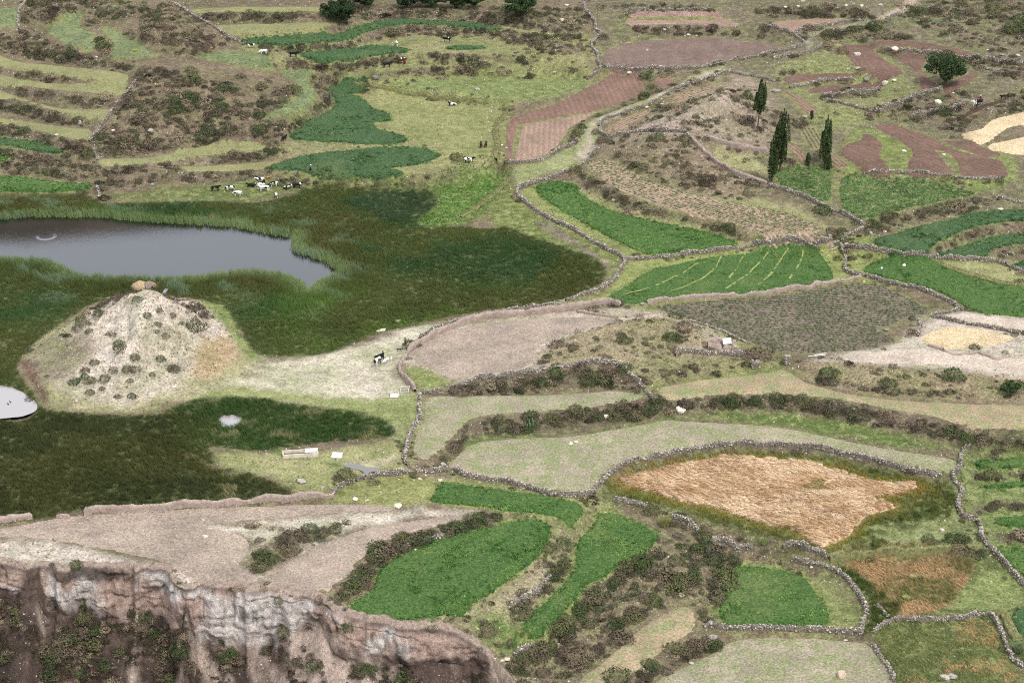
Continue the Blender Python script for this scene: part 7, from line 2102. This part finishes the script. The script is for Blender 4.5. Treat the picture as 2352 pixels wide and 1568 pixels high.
COWS = [
 (495, 440, 10, 'mostly_black', 'stand', 1, "dark cow at the left end of the herd", HERD), (529, 439, 175, 'pied', 'graze', 1, "black and white cow grazing second from the herd's left", HERD), (546, 452, 170, 'mostly_white', 'graze', 1, "white cow with black patches grazing nearest the reeds on the left", HERD),
 (577, 428, 185, 'black', 'lie', 1, "black cow lying behind the herd", HERD), (597, 419, 200, 'pied', 'stand', 1, "black and white cow at the back of the herd", HERD), (600, 429, 160, 'mostly_white', 'graze', .9, "white cow in the middle of the herd", HERD), (606, 426, 270, 'black', 'stand', .9, "black cow end-on in the middle of the herd", HERD),
 (628, 429, 200, 'pied', 'graze', 1, "black and white cow grazing right of the herd's middle", HERD), (607, 441, 180, 'mostly_white', 'stand', 1.1, "large white cow walking left in front of the herd", HERD), (662, 438, 215, 'pied', 'graze', 1, "black and white cow grazing second from the herd's right", HERD), (683, 434, 10, 'mostly_black', 'stand', 1.05, "black cow with white marks at the right end of the herd", HERD), (635, 453, 100, 'mostly_white', 'graze', .95, "white cow seen from behind nearest the reeds", HERD),
 (617, 411, 0, 'tan', 'lie', .6, "tan calf lying above the herd", None),
 (577, 110, 200, 'pied', 'stand', .9, "black and white cow at the end of the slanting wall", None), (605, 125, 190, 'mostly_white', 'graze', 1, "white and black cow half hidden above the bluish green plot", None), (674, 131, 0, 'black', 'stand', 1.1, "black bull standing left of the leaf-shaped alfalfa", None), (911, 106, 280, 'mostly_white', 'stand', 1, "white cow with black patches facing the viewer on the upper ledge", None), (1026, 98, 175, 'mostly_black', 'stand', 1.15, "black cow with a white band standing on the upper ledge", None),
 (889, 155, 20, 'black', 'stand', 1.1, "black bull on the ledge below the leaf-shaped alfalfa", None), (1039, 244, 170, 'pied', 'lie', 1, "black and white cow lying on the pasture", None), (1105, 338, 95, 'brown', 'stand', .9, "dark brown cow seen from behind, left of a pair", None), (1116, 337, 85, 'brown', 'stand', .9, "dark brown cow seen from behind, right of a pair", None), (1077, 374, 0, 'mostly_black', 'stand', 1.1, "black cow with a white saddle at the pasture's lower corner", None), (653, 324, 60, 'black', 'stand', .9, "black cow by the bluish alfalfa's left tip", None),
 (872, 829, 235, 'black', 'stand', 1.05, "black cow walking in front of the dark-clad herder", None), (867, 838, 250, 'pied', 'stand', 1.1, "black and white bull leading down the pale track", None),
 (2240, 243, 215, 'mostly_white', 'stand', 1.15, "white ox of the plough team", None), (2248, 242, 215, 'mostly_black', 'stand', 1.15, "black and white ox of the plough team", None), (2303, 228, 210, 'black', 'stand', .8, "black animal behind the plough team on the furrow", None),
]
CG = ground([(c[0], c[1]) for c in COWS])
for (vx, vy, hd, hide, pose, k, lb, gp), p in zip(COWS, CG):
    o = link("cow", cow_mesh(pose, hide, k), label=lb, cat="cow", group=gp)
    o.location = (p[0], p[1], p[2] + 0.02)
    o.rotation_euler = (0, 0, R(hd))
SHEEP = [(884, 833, 240, 'white', .58, "white sheep left of a pair behind the bull"), (889, 831, 245, 'white', .58, "white sheep right of a pair behind the bull"), (899, 827, 80, 'white', .42, "small lamb alone right of the sheep pair")]
for vx, vy, hd, hide, k, lb in SHEEP:
    p = at(vx, vy)
    o = link("sheep", cow_mesh('graze' if k > .5 else 'stand', hide, k, 1.18, "sheep"), label=lb, cat="sheep")
    o.location = p; o.rotation_euler = (0, 0, R(hd))
for vx, vy, hd, hide, k, lb in [(917, 807, 200, 'black', .48, "black dog trotting behind the herder"), (541, 95, 270, 'white', .45, "white dog sitting by the end of the slanting wall")]:
    p = at(vx, vy)
    o = link("dog", cow_mesh('stand', hide, k, 0.75, "dog"), label=lb, cat="dog")
    o.location = p; o.rotation_euler = (0, 0, R(hd))
p = at(922, 147)
o = link("horse", cow_mesh('stand', 'brown', 1.1, 0.82, "horse"), label="dark brown horse with a red-clad person beside it", cat="horse")
o.location = p; o.rotation_euler = (0, 0, R(10))
saddle = skin("saddle_pack", [(-.2, 0, 1.62, .18), (0.05, 0, 1.66, .2), (0.25, 0, 1.62, .16), (0, .38, 1.42, .12), (0, -.38, 1.42, .12)], [(0, 1), (1, 2), (1, 3), (1, 4)])
link("saddle_pack", saddle, plain_mat("pale_sack", lin((220, 214, 206))), o)
# ducks on the pale pool
for vx, vy, lb in ((24, 923, "duck farther back on the pale pool"), (19, 928, "duck nearer on the pale pool")):
    x_, y_ = unproj(vx, vy, 0.05)
    o = link("duck", skin("duck", [(0, 0, .07, .1), (-.2, 0, .12, .05), (.14, 0, .12, .07), (.2, 0, .24, .045), (.24, 0, .28, .05), (.33, 0, .27, .02)], [(0, 1), (0, 2), (2, 3), (3, 4), (4, 5)]), plain_mat("duck_feathers", lin((58, 48, 44))), label=lb, cat="duck")
    o.location = (float(x_), float(y_), 0.0); o.rotation_euler = (0, 0, R(150))

SKIN_M = plain_mat("human_skin", lin((150, 104, 80)), 0.6, 0.1)
HAIR_M = plain_mat("black_hair", lin((28, 24, 24)), 0.6, 0.2)
def person(vx, vy, hd, label, top, bottom, hat=None, skirt=False, stride=0.25, arm=0.3, lean=0.0):
    p = at(vx, vy)
    o = link("person", None, label=label, cat="person")
    o.location = p
    o.rotation_euler = (0, lean, R(hd))
    sh, hip = 1.36, 0.88
    N = [(0, 0, .98, .13), (0, 0, 1.15, .13), (0.01, 0, 1.34, .12), (0.02, 0, 1.45, .055), (0.03, 0, 1.54, .085), (0.04, 0, 1.63, .085)]
    E = [(0, 1), (1, 2), (2, 3), (3, 4), (4, 5)]
    N.append((0.135, 0, 1.555, .018)); E.append((4, 6))                       # nose
    for s in (-1, 1):
        N.append((0.02, s * .1, 1.56, .018)); E.append((4, len(N) - 1))        # ears
    arms, legs = [], []
    for s in (-1, 1):
        b = len(N)
        sw = arm * s
        N += [(0.0, s * .19, sh, .06), (sw * .4, s * .24, sh - .28, .047), (sw + .08, s * .23, sh - .52, .035), (sw + .11, s * .23, sh - .6, .035)]
        E += [(2, b), (b, b + 1), (b + 1, b + 2), (b + 2, b + 3)]
        for f in range(4):                                                      # fingers
            c = len(N)
            ln_ = (.075, .085, .08, .06)[f]
            N += [(sw + .135 - f * .018, s * .235, sh - .66, .009), (sw + .14 - f * .018, s * .215, sh - .66 - ln_, .008)]
            E += [(b + 3, c), (c, c + 1)]
        c = len(N)
        N += [(sw + .15, s * .2, sh - .62, .010), (sw + .16, s * .19, sh - .68, .009)]
        E += [(b + 3, c), (c, c + 1)]
        arms.append((0.0, s * .19, sh)); 
        b = len(N)
        st = -stride * s
        N += [(0.0, s * .1, hip, .085), (st * .4 + .03, s * .1, .48, .065), (st, s * .1, .09, .042), (st + .14, s * .11, .04, .04)]
        E += [(0, b), (b, b + 1), (b + 1, b + 2), (b + 2, b + 3)]
    link("body", skin("body", N, E), SKIN_M, o)
    # clothes a little outside the body
    T = [(0, 0, .93, .165), (0, 0, 1.15, .16), (0.01, 0, 1.36, .14)]
    TE = [(0, 1), (1, 2)]
    for s in (-1, 1):
        b = len(T); sw = arm * s
        T += [(0.0, s * .19, sh, .085), (sw * .4, s * .24, sh - .28, .068), (sw + .075, s * .23, sh - .5, .055)]
        TE += [(2, b), (b, b + 1), (b + 1, b + 2)]
    link("jacket", skin("jacket", T, TE), top, o)
    if skirt:
        V, F = [], []
        for i, (z, r) in enumerate(((.98, .17), (.8, .25), (.5, .31), (.22, .36))):
            for k in range(14):
                a = 2 * math.pi * k / 14
                V.append((r * math.cos(a) * (1 + .05 * math.sin(5 * a)), r * math.sin(a), z))
        for i in range(3):
            for k in range(14): F.append((i * 14 + k, i * 14 + (k + 1) % 14, (i + 1) * 14 + (k + 1) % 14, (i + 1) * 14 + k))
        link("skirt", raw_mesh("skirt", V, F, True), bottom, o)
    else:
        Q = [(0, 0, .95, .155)]; QE = []
        for s in (-1, 1):
            b = len(Q); st = -stride * s
            Q += [(0.0, s * .1, hip - .06, .105), (st * .4 + .03, s * .1, .48, .088), (st, s * .1, .12, .07)]
            QE += [(0, b), (b, b + 1), (b + 1, b + 2)]
        link("trousers", skin("trousers", Q, QE), bottom, o)
    if hat:
        V, F = [], []
        prof = [(.0, 1.80), (.09, 1.80), (.105, 1.70), (.11, 1.665), (.23, 1.645), (.22, 1.635), (.1, 1.63)]
        for r_, z in prof:
            for k in range(14):
                a = 2 * math.pi * k / 14
                V.append((0.035 + max(r_, .002) * math.cos(a), max(r_, .002) * math.sin(a), z))
        for i in range(len(prof) - 1):
            for k in range(14): F.append((i * 14 + k, (i + 1) * 14 + k, (i + 1) * 14 + (k + 1) % 14, i * 14 + (k + 1) % 14))
        link("hat", raw_mesh("hat", V, F, True), hat, o)
    else:
        link("hair", skin("hair", [(0.0, 0, 1.63, .092), (0.02, 0, 1.68, .07), (-.05, 0, 1.57, .06)], [(0, 1), (0, 2)]), HAIR_M, o)
    return o
DARK = plain_mat("dark_cloth", lin((34, 34, 42)), 0.9, 0.2)
REDC = plain_mat("red_cloth", lin((130, 34, 44)), 0.9, 0.2)
PURP = plain_mat("purple_cloth", lin((110, 40, 80)), 0.9, 0.2)
PALEC = plain_mat("white_cloth", lin((230, 228, 224)), 0.9, 0.08)
BLUEC = plain_mat("blue_cloth", lin((96, 112, 140)), 0.9, 0.2)
HATW = plain_mat("white_felt", lin((236, 232, 222)), 0.9, 0.05)
person(931, 794, 230, "person in dark red clothes walking behind the herder", REDC, REDC, None, False)
person(880, 824, 235, "herder in dark clothes walking behind the cows", DARK, DARK, None, False)
person(714, 394, 270, "person in pale blue with a white hat at the alfalfa's front edge", BLUEC, DARK, HATW, True, 0.05, .15)
person(930, 147, 180, "person in red beside the dark brown horse", REDC, REDC, HATW, True, 0.05, .35)
person(2252, 232, 215, "person in purple with a white hat behind the oxen", PURP, PURP, HATW, True, 0.12, .4)
person(2241, 247, 215, "person in a white shirt leading the oxen", PALEC, DARK, HATW, False, .3, .3)
# ------------------------------------------------------------------ hut, ruin, trough, gates and small things
THATCH = plain_mat("thatch_straw", lin((178, 156, 124)), 0.95, 0.35, 3.0)
OLDTH = plain_mat("old_thatch", lin((138, 120, 104)), 0.95, 0.3, 3.0)
TIN = plain_mat("tin_sheet", lin((170, 176, 184)), 0.45, 0.15, 1.5, 0.5)
CONC = plain_mat("pale_concrete", lin((206, 194, 180)), 0.9, 0.18, 1.2)
WHITEP = plain_mat("white_board", lin((204, 200, 194)), 0.7, 0.15, 2.0)
WOODG = plain_mat("weathered_wood", lin((196, 188, 174)), 0.9, 0.2, 3.0)
ADOBE = MUD
def place(o, vx, vy, hd=0.0, dz=0.0):
    p = at(vx, vy)
    o.location = (p[0], p[1], p[2] + dz)
    o.rotation_euler = (0, 0, R(hd))
    return o
hut = place(link("thatched_hut", None, label="thatched hut with a grey door sheet on top of the bare mound", cat="hut"), 328, 663, 4)
hut.scale = (0.85, 0.85, 0.8)
def dome_mesh(name, rx_, ry_, h, x0, seed, z0=0.25):
    bm = bmesh.new()
    bmesh.ops.create_uvsphere(bm, u_segments=26, v_segments=14, radius=1.0)
    bmesh.ops.delete(bm, geom=[v for v in bm.verts if v.co.z < -0.15], context='VERTS')
    for v in bm.verts:
        n = float(fbm(np.array([v.co.x * 2 + seed]), np.array([v.co.y * 2]), seed, 2)[0])
        k = 1 + 0.08 * n
        v.co = Vector((x0 + v.co.x * rx_ * k, v.co.y * ry_ * k, z0 + max(v.co.z, -0.1) ** 1 * h * k if v.co.z > 0 else z0 + v.co.z * 0.8))
    me = bpy.data.meshes.new(name)
    bm.to_mesh(me); bm.free()
    return me
def straw(name, rx_, ry_, h, x0, n, mat, parent, z0=0.25):
    r = np.random.default_rng(n)
    V, F = [], []
    for i in range(n):
        a, t = r.uniform(0, 6.28), r.uniform(0.05, 1.0)
        e = math.acos(t)
        p = np.array((x0 + rx_ * math.sin(e) * math.cos(a), ry_ * math.sin(e) * math.sin(a), z0 + h * math.cos(e)))
        d = np.array((math.cos(a) * 0.6, math.sin(a) * 0.6, -0.75)); d /= np.linalg.norm(d)
        s = np.array((-math.sin(a), math.cos(a), 0)) * 0.04
        L = r.uniform(0.35, 0.7)
        o_ = np.array((math.cos(a), math.sin(a), 0.4)) * 0.06
        k = len(V)
        V += [tuple(p - s + o_ * .3), tuple(p + s + o_ * .3), tuple(p + d * L + s * .4 + o_), tuple(p + d * L - s * .4 + o_)]
        F.append((k, k + 1, k + 2, k + 3))
    return link(name, raw_mesh(name, V, F), mat, parent)
th = link("thatch", dome_mesh("thatch", 2.15, 1.9, 1.75, -0.7, 3), THATCH, hut)
straw("straw", 2.15, 1.9, 1.75, -0.7, 900, THATCH, th)
lt = link("lean_to_roof", dome_mesh("lean_to_roof", 1.9, 1.6, 1.35, 1.6, 5, 0.55), OLDTH, hut)
straw("straw", 1.9, 1.6, 1.35, 1.6, 420, OLDTH, lt, 0.55)
link("door_sheet", solid("door_sheet", [((1.7, -1.65, 0.62), (1.1, 0.05, 1.0), 0.05)]), TIN, hut)
link("door_post", solid("door_post", [((1.1, -1.72, 0.6), (0.1, 0.1, 1.4), 0)]), WOODG, hut)
link("doorway", solid("doorway", [((1.75, -1.35, 0.6), (1.7, 0.3, 1.0), 0.0)]), plain_mat("interior_shade_paint", (0.01, 0.009, 0.008)), hut)  # near-black block: the shade inside the hut put into its colour
for q in range(34):
    a = random.uniform(math.pi, 2 * math.pi)
    s_ = bpy.data.objects.new("base_stone", STONES[q % 10]); COL.objects.link(s_); s_.parent = hut
    s_.location = (0.3 + 3.1 * math.cos(a), 2.1 * math.sin(a), random.uniform(-0.1, 0.2))
    k = random.uniform(.16, .3); s_.scale = (k, k, k * .8); s_.rotation_euler = (random.uniform(0, 1), random.uniform(0, 1), random.uniform(0, 6))
sheet = place(link("tin_sheet", solid("tin_sheet", [((0, 0, 0), (0.7, 1.5, 0.03), 0)]), TIN, label="grey sheet lying on the slope right of the hut", cat="sheet"), 379, 672, -20, 0.25)
sheet.rotation_euler = (R(28), R(8), R(-25))

# ruined adobe hut
ruin = place(link("adobe_ruin", None, label="roofless adobe hut with a metal sheet across one corner", cat="ruin"), 1655, 800, -14)
def mud_panel(L, h, w, seed, gap=None):
    n = int(L / 0.2) + 1
    xs = np.linspace(0, L, n)
    top = h * (1 + 0.18 * fbm(xs / 1.0, xs * 0 + seed, seed, 3))
    if gap: top = np.where((xs > gap[0]) & (xs < gap[1]), top * 0.45, top)
    V, F = [], []
    for x_, t in zip(xs, top):
        V += [(x_, -w / 2, -0.4), (x_, -w / 2, t), (x_, w / 2, t), (x_, w / 2, -0.4)]
    for i in range(n - 1):
        for k in range(3): F.append((4 * i + k, 4 * i + k + 1, 4 * i + 4 + k + 1, 4 * i + 4 + k))
    F += [(0, 1, 2, 3), (4 * n - 4, 4 * n - 3, 4 * n - 2, 4 * n - 1)]
    me = raw_mesh("mud_panel", V, F)
    return me
for (x_, y_, rz, L, sd_, gp) in ((-2.3, -1.2, 0, 4.6, 1, (2.6, 3.0)), (-2.3, 1.4, 0, 4.6, 2, None), (-2.3, -1.2, 90, 2.6, 3, (1, 1.6)), (2.3, -1.2, 90, 2.6, 4, None)):
    w_ = link("wall", mud_panel(L, 1.55, 0.35, sd_, gp), ADOBE, ruin)
    w_.location = (x_, y_, 0); w_.rotation_euler = (0, 0, R(rz))
rs = link("metal_sheet", solid("metal_sheet", [((0, 0, 0), (1.7, 2.2, 0.03), 0)]), WHITEP, ruin)
rs.location = (1.2, 0.1, 1.75); rs.rotation_euler = (R(10), R(-8), R(12))
ST2 = CORE
def rubble_block(name, vx, vy, size, label, cat, hd=0):
    o = place(link(name, solid(name + "_core", [((0, 0, size[2] / 2 - .1), (size[0] * .86, size[1] * .86, size[2]), 0)]), ST2, label=label, cat=cat), vx, vy, hd)
    r = random.Random(vx)
    for q in range(64):
        f = r.choice("xXyYt")
        u, v = r.uniform(-.5, .5), r.uniform(0, 1)
        pos = {'x': (-.5 * size[0], u * size[1], v * size[2]), 'X': (.5 * size[0], u * size[1], v * size[2]), 'y': (u * size[0], -.5 * size[1], v * size[2]), 'Y': (u * size[0], .5 * size[1], v * size[2]), 't': (u * size[0], (v - .5) * size[1], size[2])}[f]
        s_ = bpy.data.objects.new("stone", STONES[q % 10]); COL.objects.link(s_); s_.parent = o
        s_.location = (pos[0] * .93, pos[1] * .93, pos[2])
        k = r.uniform(.12, .22); s_.scale = (k * 1.3, k, k * .8); s_.rotation_euler = (r.uniform(-.3, .3), r.uniform(-.3, .3), r.uniform(0, 6))
    return o
rubble_block("stone_pen", 1735, 843, (1.5, 1.4, 1.3), "small square stone block below the dark bush", "stone block", 8)
rubble_block("stone_pillar", 1808, 838, (0.8, 0.9, 1.9), "narrow rubble pillar at the end of the bank", "pillar", 10)
# white planks
for q, (vx, vy, hd, L, lb) in enumerate(((1876, 819, 12, 3.6, "long white plank beside the dark row field"), (1884, 816, 20, 2.8, "shorter white plank beside the dark row field"))):
    o = place(link("plank", solid("plank", [((0, 0, 0), (L, .3, .08), 0)]), WHITEP, label=lb, cat="plank"), vx, vy, hd, .22 + .1 * q)
# poles at the wall junction
for q, (vx, vy, hd, L, lb) in enumerate(((1917, 574, 35, 2.6, "longest grey pole leaning at the wall junction"), (1913, 577, 22, 1.9, "shorter grey pole lying at the wall junction"))):
    V, F = tube([(-L / 2, 0, .1), (0, 0, .22), (L / 2, 0, .4)], [.07, .06, .05], 7)
    place(link("pole", raw_mesh("pole", V, F, True), WOODG, label=lb, cat="pole"), vx, vy, hd, .05)
# water trough with its covers
tr = place(link("water_trough", None, label="long concrete trough with a white cover on its right end", cat="trough"), 690, 1045, 8)
tr.scale = (0.95, 0.8, 0.72)
for nm, c, s in (("front_wall", (0, -1.0, .35), (6.6, .22, 1.3)), ("back_wall", (0, 1.0, .45), (6.6, .22, 1.3)), ("end_wall", (-3.2, 0, .4), (.22, 1.8, 1.2)), ("end_wall", (3.2, 0, .4), (.22, 1.8, 1.2)), ("divider", (1.2, 0, .4), (.18, 1.8, 1.0))):
    link(nm, solid(nm, [(c, s, 0)]), CONC, tr)
link("water", solid("water", [((-1, 0, .3), (4.1, 1.8, .1), 0)]), water_mat("trough_water", lin((90, 96, 60)), .1, .1), tr)
cv = link("cover", solid("cover", [((0, 0, 0), (2.3, 1.7, .08), 0)]), WHITEP, tr)
cv.location = (2.0, .1, 1.2); cv.rotation_euler = (R(8), R(-4), R(-10))
cov = place(link("trough_cover", solid("trough_cover", [((0, 0, 0), (1.9, 1.6, .08), .1)]), WHITEP, label="white slab lying on the turf right of the trough", cat="slab"), 774, 1046, -8, .16)
cov.rotation_euler = (R(12), R(3), R(-14))
# gates
def gate(name, label, vx, vy, w, h, bars, hd, tilt, board=False, dz=0.0, mat=WHITEP):
    o = place(link(name, None, label=label, cat="gate"), vx, vy, hd, dz)
    o.rotation_euler = (R(tilt), 0, R(hd))
    for x_ in (-w / 2, w / 2): link("stile", solid("stile", [((x_, 0, h / 2), (.1, .07, h), 0)]), mat, o)
    for k in range(bars):
        z_ = .08 + (h - .16) * k / (bars - 1)
        link("rail", solid("rail", [((0, 0, z_), (w - .1, .055, .09), 0)]), mat, o)
    if board: link("board", solid("board", [((0, .01, h * .3), (w - .12, .03, h * .52), 0)]), mat, o)
    return o
gate("fallen_gate", "pale barred gate lying flat on the turf", 928, 902, 1.55, 2.0, 5, -6, -72, False, .12)
gate("fallen_gate", "pale gate with a solid lower half lying on the turf", 905, 914, 1.45, 1.8, 4, -4, -70, True, .12)
wg = gate("field_gate", "wooden rail gate in the gap of the marsh-side wall", 1285, 701, 2.3, 1.15, 4, 20, 0, False, .02, WOODG)
br = link("brace", solid("brace", [((0, 0, 0), (2.3, .05, .08), 0)]), WOODG, wg)
br.location = (0, -.06, .58); br.rotation_euler = (0, R(-24), 0)
# bags and cloths
def bundle(name, vx, vy, label, col, k):
    place(link(name, skin(name, [(0, 0, .3 * k, .34 * k), (.45 * k, .05, .26 * k, .26 * k), (-.4 * k, 0, .22 * k, .2 * k), (.1 * k, .2 * k, .55 * k, .12 * k)], [(0, 1), (0, 2), (0, 3)]), plain_mat(name + str(vx), lin(col), .6, .08), label=label, cat="bag"), vx, vy, vx % 90, .25)
bundle("sack", 2025, 620, "pale blue-white bag on the right alfalfa, left one", (206, 220, 236), .8)
bundle("sack", 2076, 614, "white bag on the right alfalfa, right one", (240, 240, 238), 1.0)
bundle("cloth_bundle", 2191, 227, "red cloth bundle left of the plough team", (214, 60, 70), .7)
bundle("cloth_bundle", 948, 320, "small red cloth on the pasture edge", (200, 60, 56), .5)
# green hose across the slope
L_ = ground(resample(smooth(pp("2086,50 2120,50 2170,51 2225,53"), False, 4), 6))
V, F = tube([tuple(q + np.array((0, 0, .12))) for q in L_], [.09] * len(L_), 6)
link("hose", raw_mesh("hose", V, F, True), plain_mat("green_hose", lin((50, 150, 80)), .5, .1), label="thin green hose lying across the grassy slope", cat="hose")
# ploughed furrow behind the team
fur = ground_poly("2160,285 2200,270 2225,255 2250,242 2290,230 2335,212 2338,216 2300,236 2262,250 2228,266 2200,278")
link("ploughed_field", draped("ploughed_field", fur, .5, .05), soil_mat("fresh_furrow", lin((74, 58, 50)), lin((96, 76, 64)), spots=0), kind='structure', label="fresh dark furrow turned by the plough team")
# wooden plough
pl = place(link("plough", None, label="wooden plough behind the two oxen", cat="plough"), 2247, 236, 35, .05)
V, F = tube([(-.6, 0, .9), (-.2, 0, .35), (0, 0, .05), (.5, 0, .05)], [.05, .06, .08, .03], 6)
link("handle", raw_mesh("handle", V, F, True), WOODG, pl)
V, F = tube([(-.1, 0, .3), (1.4, 0, .6), (2.6, 0, .9)], [.06, .05, .04], 6)
link("beam", raw_mesh("beam", V, F, True), WOODG, pl)
bpy.data.scenes.remove(TMP)
